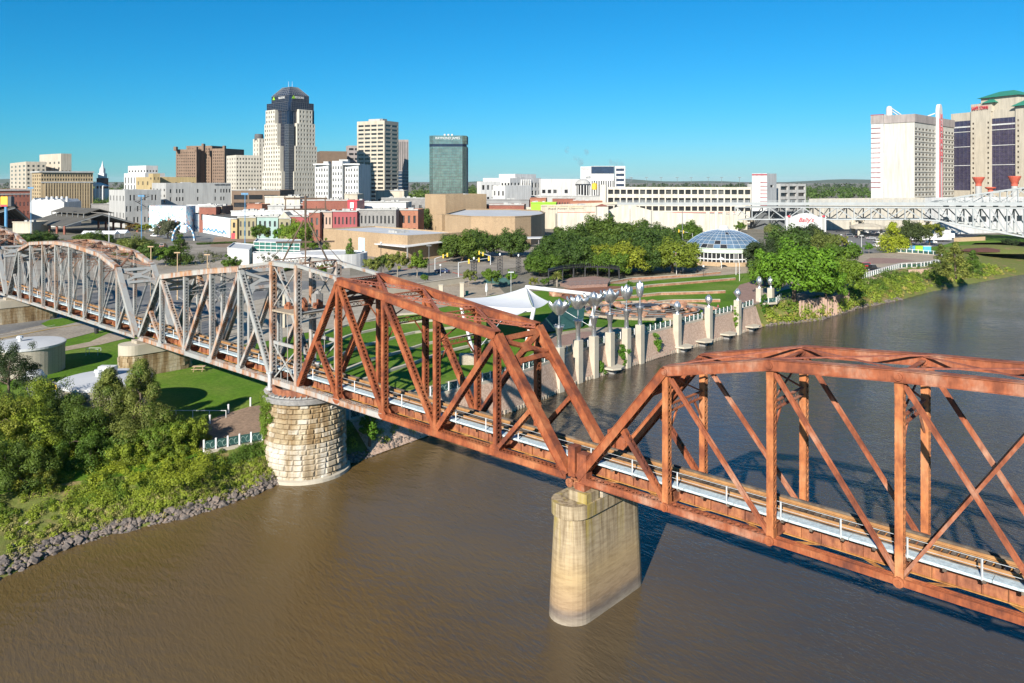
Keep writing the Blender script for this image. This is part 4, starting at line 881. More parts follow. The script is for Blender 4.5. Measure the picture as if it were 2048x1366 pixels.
for side in (0, 1):
    A, B_ = (T(AL_-7, 5.0), T(5.0, 5.0)) if side == 0 else (T(5.0, 5.0), T(5.0, AR_-7)); q, an = on_face(A, B_, .56 if side == 0 else .48, zt(194.5), .3); text('REGIONS', tw.o, q, 2.9, an, 'white_paint', .15, 9.5)
    q, an = on_face(A, B_, .14 if side == 0 else .17, zt(194), .3); u = (B_-A).normalized(); mb = MB(); mb.faces([q-u*2-UP*1.4, q+u*2-UP*1.4, q+UP*1.6, q-u*2-UP*1.4+V(u.y, -u.x, 0)*.2, q+u*2-UP*1.4+V(u.y, -u.x, 0)*.2, q+UP*1.6+V(u.y, -u.x, 0)*.2], [(3, 4, 5), (0, 2, 1), (0, 1, 4, 3), (1, 2, 5, 4), (2, 0, 3, 5)]); tw.part('emblem', mb, 'lime_paint')
tw.done()
block('dark_block', 'low dark brown windowless box building right of the tallest tower', 630, 640, 694, 302, 900, 70, 'brown_panel', None, None, rooftop=2)
block('grey_tower', 'small grey striped tower tucked behind the beige high-rise', 692, 697, 720, 291, 940, 70, 'lilac_wall', None, gridw(2, 12, .8, .45, mt=.02), rooftop=1)
# white apartment building
b = Bld('white_building', 'bright white building with three projecting bays below the tallest tower', AT(672, 420, 560)); Y = 560; mb = MB()
def frontbox(b, mb, x0, x1, Yf, dep, ytop, c, r, roofz=True, **k):
    A, B_ = V(PX(x0, Yf), Yf, 0), V(PX(x1, Yf), Yf-2, 0); z1 = PZ(ytop, Yf); b.facade(mb, A, B_, GZ, z1, c, r, **k); bk = V(.15, 1, 0)*dep
    b.facade(mb, B_, B_+bk, GZ, z1, 0, 0); b.facade(mb, A+bk, A, GZ, z1, 0, 0); b.facade(mb, B_+bk, A+bk, GZ, z1, 0, 0); mb.poly([(p.x, p.y, z1) for p in (A, B_, B_+bk, A+bk)]); return A, B_, z1
frontbox(b, mb, 630, 720, Y+6, 24, 329, 0, 0); b.part('wall', mb, 'white_wall')
for x0, x1, yt, c_ in ((631, 658, 327, 5), (664, 686, 322, 4), (690, 718, 327, 5)):
    mb = MB(); frontbox(b, mb, x0, x1, Y, 14, yt, c_, 9, fw=.42, fh=.5, mb0=.04, mt=.06); b.part('bay', mb, 'white_wall')
for x0, x1 in ((628, 660), (688, 721)): mb = MB(); mb.box(PX(x0, Y), PX(x1, Y), Y-3, Y+1, PZ(330, Y), PZ(327.5, Y)); b.part('cornice', mb, 'white_wall')
for x0, x1, y_ in ((672, 690, 318), (640, 650, 322)): mb = MB(); mb.box(PX(x0, Y), PX(x1, Y), Y+10, Y+18, PZ(330, Y), PZ(y_, Y)); b.part('roof_unit', mb, 'pale_grey')
b.done()
# beige banded tower and neighbours
b = block('beige_tower', 'beige high-rise with long dark horizontal windows', 714, 769, 797, 241, 800, 27, 'cream', gridw(4, 19, .82, .48, mx=.03, mb0=.08, mt=.03), gridw(2, 19, .82, .48, mx=.04, mb0=.08, mt=.03), done=False, rooftop=0)
N, Lp, Rp, Bk, z1 = b.c; mb = MB(); cc = (N+Bk)/2; e1, e2 = (Rp-N).normalized(), (Lp-N).normalized(); mb.obox((cc.x, cc.y, z1+1), e1*4, e2*9, UP*1.8); b.part('penthouse', mb, 'pale_grey'); mb = MB(); q = cc-e2*7; mb.obox((q.x, q.y, z1+1.3), e1*4, e2*1.6, UP*1.5); b.part('roof_unit', mb, 'grey_dark'); b.done()
b = block('glass_slab', 'narrow brown ribbed tower over blue glass behind the beige high-rise', 780, 786, 817, 279, 900, 75, 'lilac_wall', None, gridw(9, 1, .35, .95, mb0=.53, mt=.02), done=False, rooftop=0)
N, Lp, Rp, Bk, z1 = b.c; mb = MB(); q, an = on_face(N, Rp, .5, GZ+(z1-GZ)*.27, .15); mb.obox(q, (Rp-N)*.5, (Bk-Rp).normalized()*.12, UP*(z1-GZ)*.255); b.part('glass_wall', mb, 'window_blue')
for r_ in range(9):
    mb = MB(); q, an = on_face(N, Rp, .5, GZ+(z1-GZ)*(.1+.05*r_), .33); mb.obox(q, (Rp-N)*.5, (Bk-Rp).normalized()*.06, UP*.35); b.part('spandrel', mb, 'pale_grey')
b.done()
# green glass tower
Y = 625; gt = Bld('glass_tower', 'green mirrored glass office tower with dark band and white lettering', AT(895, 420, Y), 'skyscraper'); x0, x1 = PX(858, Y), PX(933, Y); c_ = 3.2; d_ = 24
plan = [V(x0+c_, Y, 0), V(x1-c_, Y, 0), V(x1, Y+c_, 0), V(x1, Y+d_, 0), V(x0, Y+d_, 0), V(x0, Y+c_, 0)]; zt_ = PZ(271, Y); mb = MB(); mb.prism(plan, GZ, zt_); gt.part('core', mb, 'grey_dark')
zl, zh = PZ(293, Y), PZ(288, Y); mb = MB(); mb.prism([p+(p-V((x0+x1)/2, Y+d_/2, 0))*.004 for p in plan], zl, zh); gt.part('dark_band', mb, 'window_navy')
nU = [(plan[0], plan[1], 16), (plan[1], plan[2], 2), (plan[5], plan[0], 2)]; frm = MB(); nr_ = 26; cnt = 0
for A, B_, n in nU:
    u = (B_-A).normalized(); nr = V(u.y, -u.x, 0); L = (B_-A).length; an = math.atan2(u.y, u.x)
    for r_ in range(nr_+3):
        za = GZ+(zl-GZ)*r_/nr_ if r_ < nr_ else zh+(zt_-zh)*(r_-nr_)/3; zb = GZ+(zl-GZ)*(r_+1)/nr_ if r_ < nr_ else zh+(zt_-zh)*(r_-nr_+1)/3
        for i in range(n):
            q = A+u*(L*(i+.5)/n)+nr*.12; q.z = (za+zb)/2; w_, h_ = L/n-.22, zb-za-.28; tl = V(0, 0, 0)
            if r_ >= 8 and cnt < 296: o = link('glass_panel', pane_mesh(w_, h_, 'window_green', ''), gt.o, loc=q); o.rotation_euler = (random.gauss(0, .004), 0, an+random.gauss(0, .004)); cnt += 1
            else: gt.rest.poly([q-u*w_/2-UP*h_/2, q+u*w_/2-UP*h_/2, q+u*w_/2+UP*h_/2+nr*random.gauss(0, .012), q-u*w_/2+UP*h_/2]); gt.restm = 'window_green'
q, an = on_face(plan[0], plan[1], .5, PZ(276.5, Y), .35); text('RAYMOND JAMES', gt.o, q, 2.7, an, 'white_paint', .12, 19.5)
for dx in (-3, 0, 3): mb = MB(); mb.tube(((x0+x1)/2+dx, Y+8, zt_), ((x0+x1)/2+dx, Y+8, zt_+1.6), .8, .9, 8); gt.part('antenna_dish', mb, 'white_paint')
gt.done()
# ---- government cluster, hotel
b = block('courthouse', 'white courthouse with colonnade and square windows right of the glass tower', 966, 1020, 1082, 356, 820, 40, 'white_wall', gridw(9, 3, .55, .55, mb0=.1, mt=.1), gridw(9, 3, .5, .6, mb0=.1, mt=.1), roof='roof_white', rooftop=3, done=False)
N, Lp, Rp, Bk, z1 = b.c
for k in range(6): q, an = on_face(N, Rp, .34+.06*k, (GZ+z1)/2, .8); mb = MB(); mb.tube((q.x, q.y, GZ), (q.x, q.y, z1-1.5), .6, n=8); b.part('column', mb, 'white_paint')
b.done()
block('courthouse_attic', 'white upper storey set back on the courthouse roof', 998, 1030, 1072, 348, 845, 40, 'white_wall', None, None, roof='roof_white', rooftop=3)
block('annex', 'pale annex with blank walls in front of the courthouse', 985, 1010, 1062, 371, 640, 48, 'white_wall', gridw(3, 2, .4, .3), None, roof='roof_white', rooftop=3)
block('clinic', 'white low building with dark window strip left of the courthouse', 954, 962, 1000, 363, 760, 60, 'white_wall', None, gridw(4, 2, .5, .4, mb0=.2), roof='roof_white')
block('convention_centre', 'long white convention centre with dark glazed entrance', 1078, 1082, 1160, 358, 840, 75, 'white_wall', None, gridw(7, 2, .6, .35, mb0=.05, mt=.25, skip=lambda c, r: c in (3, 5)), roof='roof_white', rooftop=4)
Y = 800; dr = thing('rotunda', 'white domed rotunda with columns beside the hotel', 'building', AT(1166, 420, Y)); x = PX(1166, Y); r_ = 7.6
mb = MB(); mb.lathe((x, Y, 0), [(r_, GZ), (r_, PZ(372, Y)), (r_+.6, PZ(371, Y)), (r_+.5, PZ(368, Y))], 24); mb.build('drum', 'window_dark', dr)
mb = MB(); mb.lathe((x, Y, 0), [(r_+.5, PZ(368, Y))]+[(r_*math.cos(a), PZ(368, Y)+5.2*math.sin(a)) for a in [i*math.pi/14 for i in range(8)]], 24); mb.build('dome', 'pale_grey', dr, smooth=True)
for i in range(16): a = 2*math.pi*i/16; mb = MB(); mb.box(x+math.cos(a)*(r_+.3)-.35, x+math.cos(a)*(r_+.3)+.35, Y+math.sin(a)*(r_+.3)-.35, Y+math.sin(a)*(r_+.3)+.35, GZ, PZ(370, Y)); mb.build('column', 'white_paint', dr)
b = block('hotel', 'white hotel slab with vertical dark window strips and lettering on the left wing', 1161, 1184, 1190, 333, 900, 20, 'white_wall', None, None, done=False, rooftop=2)
Y = 885; mb = MB(); A, B_, z1 = frontbox(b, mb, 1182, 1228, Y, 20, 332, 10, 1, fw=.48, fh=1.0, mb0=.05, mt=.36, rec=.5); b.part('front_wall', mb, 'white_wall'); q, an = on_face(A, B_, .5, PZ(340, Y), .1); mb = MB(); mb.obox(q, (B_-A)*.49, V(0, .2, 0), UP*4); b.part('glass_band', mb, 'window_blue')
mb = MB(); A2, B2, z1 = frontbox(b, mb, 1230, 1250, Y-3, 20, 332, 1, 7, fw=.8, fh=.5, mb0=.1, mt=.03, mat='window_blue'); b.part('side_wing', mb, 'white_wall'); text('Hilton', b.o, V(PX(1170, 885), 884, PZ(338, 885)), 5.2, 0, 'steel_dark', .15, 9); b.done()
wt = thing('water_tank', 'orange water tank on legs in front of the hotel', 'water tank', AT(1189, 420, 700)); Y = 700; x = PX(1189, Y); mb = MB(); mb.lathe((x, Y, 0), [(0, PZ(380, Y)), (2.4, PZ(379, Y)), (2.5, PZ(368, Y)), (0, PZ(365, Y))], 14); mb.build('tank', 'yellow_paint', wt)
for dx, dy in ((-2, -2), (2, -2), (-2, 2), (2, 2)): mb = MB(); mb.tube((x+dx, Y+dy, GZ), (x+dx, Y+dy, PZ(378, Y)), .2, n=6); mb.build('leg', 'grey_dark', wt)
# ---- garages and casino hotels
def garage(name, label, x0, Y0, x1, Y1, ytop0, rows, cols, wall='cream_pale', dep=45, slab=.42):
    A, B_ = V(PX(x0, Y0), Y0, 0), V(PX(x1, Y1), Y1, 0); z1 = PZ(ytop0, Y0); b = Bld(name, label, ((A.x+B_.x)/2, (A.y+B_.y)/2+10, GZ)); mb = MB()
    b.facade(mb, A, B_, GZ, z1, cols, rows, .8, .55, mb0=.28, mt=.02, rec=1.4, mat='window_dark', name='opening'); u = (B_-A).normalized(); nr = V(-u.y, u.x, 0); bk = nr*dep; b.facade(mb, B_, B_+bk, GZ, z1, 3, rows, .8, .5, mb0=.28, mt=.02, rec=1.4, name='opening'); b.facade(mb, A+bk, A, GZ, z1, 0, 0)
    mb.poly([(p.x, p.y, z1-1) for p in (A, B_, B_+bk, A+bk)]); b.part('wall', mb, wall); return b, A, B_, z1, bk
b, A, B_, z1, bk = garage('parking_garage', 'long cream multi-storey parking garage with dark openings below the bridge skyline', 1215, 560, 1502, 545, 374, 3, 22); mb = MB(); q = A-(B_-A).normalized()*2.1; mb.obox((q.x, q.y+8, (GZ+z1+1.6)/2), (B_-A).normalized()*2.1, bk.normalized()*8.3, UP*((z1+1.6-GZ)/2)); b.part('stair_tower', mb, 'cream_pale')
for i in range(9):
    q = A.lerp(B_, .06+.11*i)+bk*(.3+.3*(i % 2)); mb = MB(); mb.tube((q.x, q.y, z1-1), (q.x, q.y, z1+6.8), .12, n=6); mb.box(q.x-1.1, q.x+1.1, q.y-.25, q.y+.25, z1+6.7, z1+7.0); b.part('roof_lamp', mb, 'steel_dark')
b.done()
b = block('stair_block', 'white garage tower with maroon bands and louvres left of the casino hotel', 1504, 1534, 1553, 347, 530, 40, 'white_wall', None, gridw(1, 1, .3, .1, mb0=.5), done=False, rooftop=0)
N, Lp, Rp, Bk, z1 = b.c
for k in range(7): mb = MB(); q, an = on_face(Lp, N, .78, z1-6-2.6*k, .12); mb.obox(q, (N-Lp).normalized()*((N-Lp).length*.22), (Bk-Lp).normalized()*.12, UP*.22); b.part('louvre', mb, 'maroon')
mb = MB(); q, an = on_face(Lp, N, .5, z1-.8, .1); mb.obox(q, (N-Lp)*.5, (Bk-Lp).normalized()*.12, UP*.45); b.part('band', mb, 'maroon'); b.done()
b, A, B_, z1, bk = garage('parking_garage', 'small grey garage block with stacked dark openings beside the white stair tower', 1560, 560, 1612, 575, 368, 4, 3, 'pale_grey', 30); b.done()
# casino hotel with vertical sign
Y = 560; b = block('casino_hotel', 'tall cream casino hotel with red ledges and a vertical neon sign', 1766, 1829, 1908, 228, Y, 46, 'ivory', None, gridw(12, 18, .62, .42, mb0=.04, mt=.11, mat='window_brown', rec=.25, skip=lambda c, r: c in (6, 7)), done=False, rooftop=0, parapet=1.5)
N, Lp, Rp, Bk, z1 = b.c; mb = MB()
for A, B_ in ((Lp, N), (N, Rp)):
    q, an = on_face(A, B_, .5, z1-2.8, .25); u = (B_-A); mb.obox(q, u*.503, V(-u.y, u.x, 0).normalized()*.3, UP*2.9)
b.part('frieze', mb, 'lilac_wall')
for k in range(17):
    mb = MB(); q, an = on_face(N, Rp, .5, GZ+(z1-GZ)*(.04+.85*(k+1)/18), .2); mb.obox(q, (Rp-N)*.5, (Bk-Rp).normalized()*.2, UP*.12); b.part('string_course', mb, 'cream')
mb = MB(); f_ = (N-Lp).normalized(); g_ = (Bk-Lp).normalized(); q = Lp-f_*3.4+g_*3; mb.obox((q.x, q.y, (GZ+z1+1)/2), f_*4.4, g_*5, UP*((z1+1-GZ)/2)); b.part('stair_wing', mb, 'white_wall')
qf = q-g_*5
for k in range(13): mb = MB(); z_ = z1-9-3.65*k; mb.obox((qf.x-f_.x*1, qf.y-f_.y*1, z_), f_*3.4, g_*.5, UP*.16); b.part('red_ledge', mb, 'maroon')
mb = MB(); mb.obox((qf.x, qf.y, z1-2.6), f_*4.6, g_*.3, UP*3.2); b.part('wing_frieze', mb, 'lilac_wall'); mb = MB(); mb.obox((qf.x, qf.y, z1+.8), f_*4.7, g_*.4, UP*.25); b.part('red_ledge', mb, 'maroon')
mb = MB(); u = (Rp-N).normalized(); nr = V(u.y, -u.x, 0); A = N.lerp(Rp, .55); n = 10     # vertical sign fin with rounded top
def fin(t0, t1, o0, o1, zb, zt_, mat, name, rnd=True):
    mb = MB(); prof = [(t0, zb), (t1, zb), (t1, zt_)]+([((t0+t1)/2+(t1-t0)/2*math.cos(math.pi*i/n), zt_+(t1-t0)*.8*math.sin(math.pi*i/n)) for i in range(1, n)] if rnd else [])+[(t0, zt_)]
    f0 = [A+u*t+nr*o0+UP*z for t, z in prof]; f1 = [A+u*t+nr*o1+UP*z for t, z in prof]; m_ = len(prof); mb.faces(f0+f1, [tuple(range(m_-1, -1, -1)), tuple(range(m_, 2*m_))]+[(i, (i+1) % m_, m_+(i+1) % m_, m_+i) for i in range(m_)]); return b.part(name, mb, mat)
fin(-4.2, 3.6, .2, 2.6, GZ+8, z1+4, 'white_wall', 'sign_fin'); fin(-3.7, -2.2, 2.62, 2.8, GZ+8, z1-1, 'red_paint', 'neon_strip', False); fin(-1.7, -1.3, 2.62, 2.75, GZ+8, z1+3, 'red_paint', 'neon_strip', False); fin(3.3, 3.62, 2.62, 2.75, GZ+8, z1+3, 'red_paint', 'neon_strip', False)
for i, chh in enumerate('ELDORADO'): q = A+u*1+nr*2.8; q.z = z1+.5-4.7*i; text(chh, b.o, q, 5, math.atan2(u.y, u.x), 'red_paint' if i % 2 == 0 else 'maroon', .12)
mb = MB(); q = Lp.lerp(N, .1)+g_*6; 
mb.lathe((q.x, q.y, 0), [(2.2, z1), (2.2, z1+5), (1.6, z1+7), (0, z1+7.6)], 12); b.part('roof_fin', mb, 'white_wall')
for k in (0, 1): mb = MB(); p = q+V(1, 0, 0)*1.5; mb.bar((p.x, p.y, z1+6-2*k), (p.x+9-3*k, p.y+1, z1+.3), .6, .6); b.part('roof_strut', mb, 'white_wall')
q = A; mb = MB(); p = q-nr*8-u*7; mb.bar((q.x, q.y, z1+4), (p.x, p.y, z1), .7, .7); b.part('roof_strut', mb, 'white_wall'); b.done()
# second casino hotel
Y = 640; A, B_ = V(PX(1902, Y), Y, 0), V(PX(2110, 560), 560, 0); u = (B_-A).normalized(); nr = V(u.y, -u.x, 0); L = (B_-A).length; b = Bld('casino_hotel', 'purple glass casino hotel with cream bays and green hipped roofs at right edge', (PX(1975, 620), 620, GZ)); ang = math.atan2(u.y, u.x)
tX = lambda px: next(t/400*L for t in range(401) if (A+u*(t/400*L)).x/(A+u*(t/400*L)).y*F+CX >= px)
zt_ = 34.5+(362-228)*640/1560; mb = MB(); bk = -nr*26; mb.faces([(A.x, A.y, GZ), (B_.x, B_.y, GZ), (B_.x, B_.y, zt_), (A.x, A.y, zt_)]+[((p+bk).x, (p+bk).y, z) for p, z in ((A, GZ), (B_, GZ), (B_, zt_), (A, zt_))], [(0, 1, 2, 3), (1, 5, 6, 2), (4, 0, 3, 7), (3, 2, 6, 7)]); b.part('wall', mb, 'cream')
gl = [(1904, 1944), (1983, 2034)]; zg0, zg1 = GZ+22, zt_-6.5; cn = 0
for xa, xb in gl:
    t0, t1 = tX(xa), tX(xb); nc = max(4, int((t1-t0)/3.2)); nrw = 13
    for c_ in range(nc):
        for r_ in range(nrw):
            q = A+u*(t0+(t1-t0)*(c_+.5)/nc)+nr*.12; q.z = zg0+(zg1-zg0)*(r_+.5)/nrw; o = link('glass_panel', pane_mesh((t1-t0)/nc-.08, (zg1-zg0)/nrw-.1, 'window_purple', ''), b.o, loc=q, rz=ang)
for k, z_ in enumerate((zg1-5, zg1-9, zg1-21, zg1-36)): mb = MB(); q = A+u*(L/2)+nr*.3; mb.obox((q.x, q.y, z_), u*(L/2), nr*.25, UP*(.55 if k == 0 else .25)); b.part('white_band', mb, 'white_wall')
for xa, xb in ((1944, 1984), (2034, 2075)):
    t0, t1 = tX(xa), tX(min(xb, 2105)); mb = MB(); P1, P2 = A+u*t0+nr*1.6, A+u*t1+nr*1.6; b.facade(mb, P1, P2, GZ, zt_+1, 4, 17, .35, .4, mb0=.12, mt=.1, skip=lambda c, r: c in (1, 2), mat='window_brown'); 
    for P_ in (P1, P2): Q_ = P_-nr*1.6; mb.poly([(P_.x, P_.y, GZ), (Q_.x, Q_.y, GZ), (Q_.x, Q_.y, zt_+1), (P_.x, P_.y, zt_+1)])
    Q1, Q2 = P1-nr*6, P2-nr*6; mb.poly([(p.x, p.y, zt_+1) for p in (P1, P2, Q2, Q1)]); b.part('bay', mb, 'cream')
def hip(c_, hu, hn, z0_, h, ov, mat='roof_green'):
    mb = MB(); c0 = Vector((c_.x, c_.y, 0)); e = [c0+u*(sx*(hu+ov))+nr*(sy*(hn+ov))+UP*z0_ for sx, sy in ((-1, 1), (1, 1), (1, -1), (-1, -1))]; t_ = max(0, hu-hn); r2 = [c0+u*(-t_)+UP*(z0_+h), c0+u*t_+UP*(z0_+h)]; mb.faces(e+r2, [(0, 1, 5, 4), (1, 2, 5), (2, 3, 4, 5), (3, 0, 4), (3, 2, 1, 0)]); b.part('roof', mb, mat)
cA = A+u*tX(1995)-nr*10; mb = MB(); mb.obox((cA.x, cA.y, zt_+5), u*15, nr*9, UP*5); b.part('attic', mb, 'cream'); hip(cA, 15, 9, zt_+10, 5, 2.2)
cB = A+u*tX(1965)-nr*1.5; mb = MB(); mb.obox((cB.x, cB.y, zt_+2.4), u*9, nr*3, UP*3.4); b.part('attic', mb, 'cream'); hip(cB+u*7-nr*1, 4.5, 4.5, zt_+5.8, 4, 1.2); cC = A+u*tX(2052)-nr*3; hip(cC, 8, 6, zt_+1.2, 5, 1.2); hip(cB-u*7-nr*6, 4, 4, zt_+4.5, 3, 1)
q = A+u*tX(1964)+nr*2.4; q.z = zt_+2.3; text("SAM'S TOWN", b.o, q, 4.2, ang, 'red_paint', .15, 14); b.done()
# boat-style red funnels of the casino
for x_, y0_, y1_, r_ in ((1957, 372, 354, 3.4), (2029, 372, 352, 3.6), (1981, 384, 374, 3.0)):
    Y = 480; t_ = thing('funnel', {1957: 'red flared riverboat funnel on grey stack, left of the purple glass bay', 2029: 'red flared riverboat funnel on grey stack at the right edge', 1981: 'short red riverboat funnel low between the two tall ones'}[x_], 'funnel', AT(x_, 412, Y), 'riverboat funnels'); p = AT(x_, y0_, Y); q = AT(x_, y1_, Y); mb = MB(); mb.lathe((p.x, Y, 0), [(r_*.52, p.z), (r_*.5, p.z+1.5), (r_*.98, q.z-.8), (r_*1.02, q.z), (r_*.85, q.z), (r_*.4, p.z+1)], 16); mb.build('flare', 'orange_paint' if 0 else 'red_kerb', t_); mb = MB(); mb.tube((p.x, Y, GZ), (p.x, Y, p.z), r_*.5, n=14); mb.build('stack', 'pale_grey', t_)
block('casino_podium', 'long white casino podium below the cream hotel tower', 1618, 1640, 1860, 398, 470, 70, 'cream_pale', None, None, roof='roof_white', rooftop=5)
block('casino_boat', 'white casino pavilion with low rounded roofs beside the truss bridge', 1850, 1880, 2120, 396, 430, 72, 'white_wall', None, gridw(10, 2, .5, .4, mb0=.2), roof='roof_white', rooftop=6)
# ================================================================ vegetation kit
def leaves(centers, radii, n, size, seed, up=.35, jit=.3, flat=1.0):
    """n leaf quads gathered round clump centres"""
    rg = np.random.default_rng(seed); k = rg.integers(0, len(centers), n); c = centers[k]; r = radii[k][:, None]
    d = rg.normal(size=(n, 3)); d /= np.linalg.norm(d, axis=1)[:, None]; rad = rg.random(n)[:, None]**.33; off = d*rad*r; off[:, 2] *= flat
    p = c+off; nr = d+rg.normal(size=(n, 3))*jit; nr[:, 2] += up; nr /= np.linalg.norm(nr, axis=1)[:, None]
    a = np.cross(nr, rg.normal(size=(n, 3))); a /= np.linalg.norm(a, axis=1)[:, None]; b = np.cross(nr, a)
    s = size*(.6+.8*rg.random(n))[:, None]
    v = np.stack([p-a*s*.5, p+b*s*.32, p+a*s*.5, p-b*s*.32], 1).reshape(-1, 3); return v, np.arange(n*4).reshape(-1, 4)
def crown_shape(seed, kind, rx, rz, z0, nc):
    """clump centres and radii of a crown: round, cone, spread, open"""
    rg = np.random.default_rng(seed); C = []; Rr = []
    for i in range(nc):
        if kind == 'cone':
            h = rg.random()**1.25; rr = (1-h)**.8*rx*(.45+.6*rg.random()); a = rg.random()*2*np.pi; C.append((rr*np.cos(a), rr*np.sin(a), z0+h*rz*2)); Rr.append(rx*(.42-.22*h)*(.7+.5*rg.random()))
        else:
            d = rg.normal(size=3); d /= np.linalg.norm(d); d[2] = d[2] if d[2] > -.6 else -d[2]*.6; lump = 1+.27*np.sin(3*np.arctan2(d[1], d[0])+seed)+.17*np.sin(7*d[2]+seed*2); q = (.55+.4*rg.random()**.6)*lump
            C.append((d[0]*rx*q, d[1]*rx*q, z0+rz+d[2]*rz*q)); Rr.append(rx*(.17+.17*rg.random())*(1 if kind != 'open' else .72))
    return np.array(C), np.array(Rr)
def trunk_mesh(seed, h, r, cs, mat='bark', limbs=6):
    rnd = random.Random(seed); mb = MB(); top = V(rnd.uniform(-.06, .06)*h, rnd.uniform(-.06, .06)*h, h); mid = top*.5+V(rnd.uniform(-.1, .1), rnd.uniform(-.1, .1), 0)
    mb.tube((0, 0, -.3), mid, r, r*.75, 8, False); mb.tube(mid, top, r*.75, r*.5, 8, False)
    for i in range(limbs):
        c = Vector(cs[rnd.randrange(len(cs))]); s = mid.lerp(top, rnd.uniform(.2, 1)); k = s.lerp(c, .5)+V(0, 0, .1*h); mb.tube(s, k, r*.38, r*.24, 6, False); mb.tube(k, c, r*.24, r*.06, 6, False)
    return mb.mesh('trunk', mat, True)
TREES = {}
def tree_kind(key, seed, kind, rx, rz, z0, nc, n, leaf, mat, th=None, tr_=.3, bark='bark', up=.35):
    C, Rr = crown_shape(seed, kind, rx, rz, z0, nc); v, f = leaves(C, Rr, n, leaf, seed, up)
    TREES[key] = (trunk_mesh(seed, th or z0+rz*(.9 if kind != 'cone' else 1.6), tr_, C, bark), npmesh('crown', v, f, mat))
def tree(key, name, label, loc, scale=1, rz=None, group=None, mat=None):
    t = thing(name, label, 'tree', loc, group); del t['_o']; t.scale = (scale,)*3 if not hasattr(scale, '__len__') else scale; t.rotation_euler = (0, 0, random.uniform(0, 6.28) if rz is None else rz)
    link('trunk', TREES[key][0], t)
    me = TREES[key][1]
    if mat:
        kk = (key, mat)
        if kk not in TREES: m2 = me.copy(); m2.materials.clear(); m2.materials.append(MAT[mat]); TREES[kk] = m2
        me = TREES[kk]
    link('crown', me, t); return t
for i in range(3):
    tree_kind('oak%d' % i, 11+i, 'round', 6, 4.4, .5, 90, 15000, .5, ('leaf_oak', 'leaf_mid', 'leaf_dark')[i], 3.2, .45)
    tree_kind('small%d' % i, 31+i, 'round', 2.0, 1.9, .9, 44, 4600, .28, ('leaf_mid', 'leaf_bright', 'leaf_yellow')[i], 2.2, .12, 'bark_pale')
tree_kind('cone0', 51, 'cone', 2.6, 4.2, 1.0, 60, 4200, .34, 'leaf_cypress', None, .2); tree_kind('cone1', 52, 'cone', 3.2, 4.6, .8, 64, 5200, .38, 'leaf_mid', None, .25)
tree_kind('lime0', 61, 'cone', 4.6, 4.4, 1.2, 70, 7000, .42, 'leaf_lime', None, .3); tree_kind('open0', 62, 'open', 4.2, 3.0, 2.2, 34, 3200, .42, 'leaf_yellow', 3.4, .25)
tree_kind('bare0', 63, 'open', 2.0, 1.6, 1.0, 30, 900, .22, 'leaf_grey', 2.0, .15, 'bark_pale')
tree_kind('pal0', 64, 'round', 3.2, 2.4, 1.2, 44, 5000, .36, 'leaf_bright', 2.4, .2)
def px_tree(key, name, label, x, ybase, ytop, group=None, mat=None, wide=1.0):
    """stand a tree on the ground at a photo column and scale it to its height there"""
    q = GG(x, ybase) if ybase > 700 else G(x, ybase); h = (ybase-ytop)/F*q.y; v = TREES[key][1]; top = max(p[2] for p in v_top(v)); s = h/top
    return tree(key, name, label, q, (s*wide, s*wide, s), None, group, mat)
VT = {}
def v_top(me):
    if me.name not in VT: a = np.zeros(len(me.vertices)*3, np.float32); me.vertices.foreach_get('co', a); a = a.reshape(-1, 3); VT[me.name] = [(0, 0, float(np.percentile(a[:, 2], 99.7)))]
    return VT[me.name]
# ================================================================ ground cover sheets
def PS(name, pts, mat, lift, **k): return sheet(name, [(*G(x, y)[:2],) for x, y in pts], mat, GZ+lift, **k)
PS('lawn', [(-60,700),(-60,655),(60,640),(140,624),(270,612),(420,590),(560,585),(640,640),(900,612),(980,590),(1160,575),(1330,552),(1470,545),(1560,545),(1640,575),(1545,599),(1500,611),(1466,621),(1408,636),(1345,651),(1300,662),(1210,686),(1150,701),(1108,718),(1060,736),(1010,753),(940,770),(895,778),(800,735),(600,700),(420,690),(260,720),(60,760),(-60,790)], 'lawn', .012)
PS('asphalt_lot', [(-120,640),(130,596),(300,570),(700,560),(700,600),(560,640),(420,690),(300,655),(160,640),(-120,668)], 'asphalt', .03)
PS('asphalt_lot', [(-60,600),(-60,520),(700,520),(700,562),(300,572),(120,600)], 'asphalt_tan', .024)
PS('road', [(-120,640),(0,638),(110,615),(250,604),(250,640),(120,645),(60,662),(-120,690)], 'asphalt', .035)
PS('road', [(-150,730),(-150,680),(0,668),(110,645),(240,632),(420,596),(450,600),(260,650),(200,662),(90,690),(0,705)], 'asphalt_tan', .05)
PS('path', [(120,704),(120,696),(180,684),(215,668),(300,650),(420,630),(420,640),(330,660),(250,678),(200,690)], 'paving_tan', .06)
PS('lawn_island', [(82,648),(100,640),(160,632),(190,634),(165,642),(120,653),(95,655)], 'lawn', .07)
PS('plaza', [(470,610),(700,560),(800,545),(890,560),(930,600),(900,612),(760,640),(600,668),(500,690),(440,690)], 'concrete', .06)
PS('plaza', [(700,600),(870,545),(990,565),(1010,588),(980,592),(900,612),(760,640)], 'paving_tan', .075)
PS('street', [(640,560),(760,545),(860,512),(960,490),(1100,478),(1100,500),(1060,530),(900,560),(780,575),(700,590)], 'asphalt_tan', .09)
PS('street', [(-60,500),(420,488),(560,482),(900,520),(860,540),(560,500),(300,512),(-60,530)], 'asphalt_tan', .085)
PS('street', [(380,455),(560,468),(560,480),(430,484),(340,480),(300,470)], 'asphalt', .1)
PS('pavement', [(430,474),(620,484),(620,500),(420,494)], 'paving_brown', .11)
PS('plaza', [(1080,694),(1100,668),(1180,655),(1260,655),(1300,662),(1210,686),(1150,701),(1108,716)], 'paving_tan', .05)
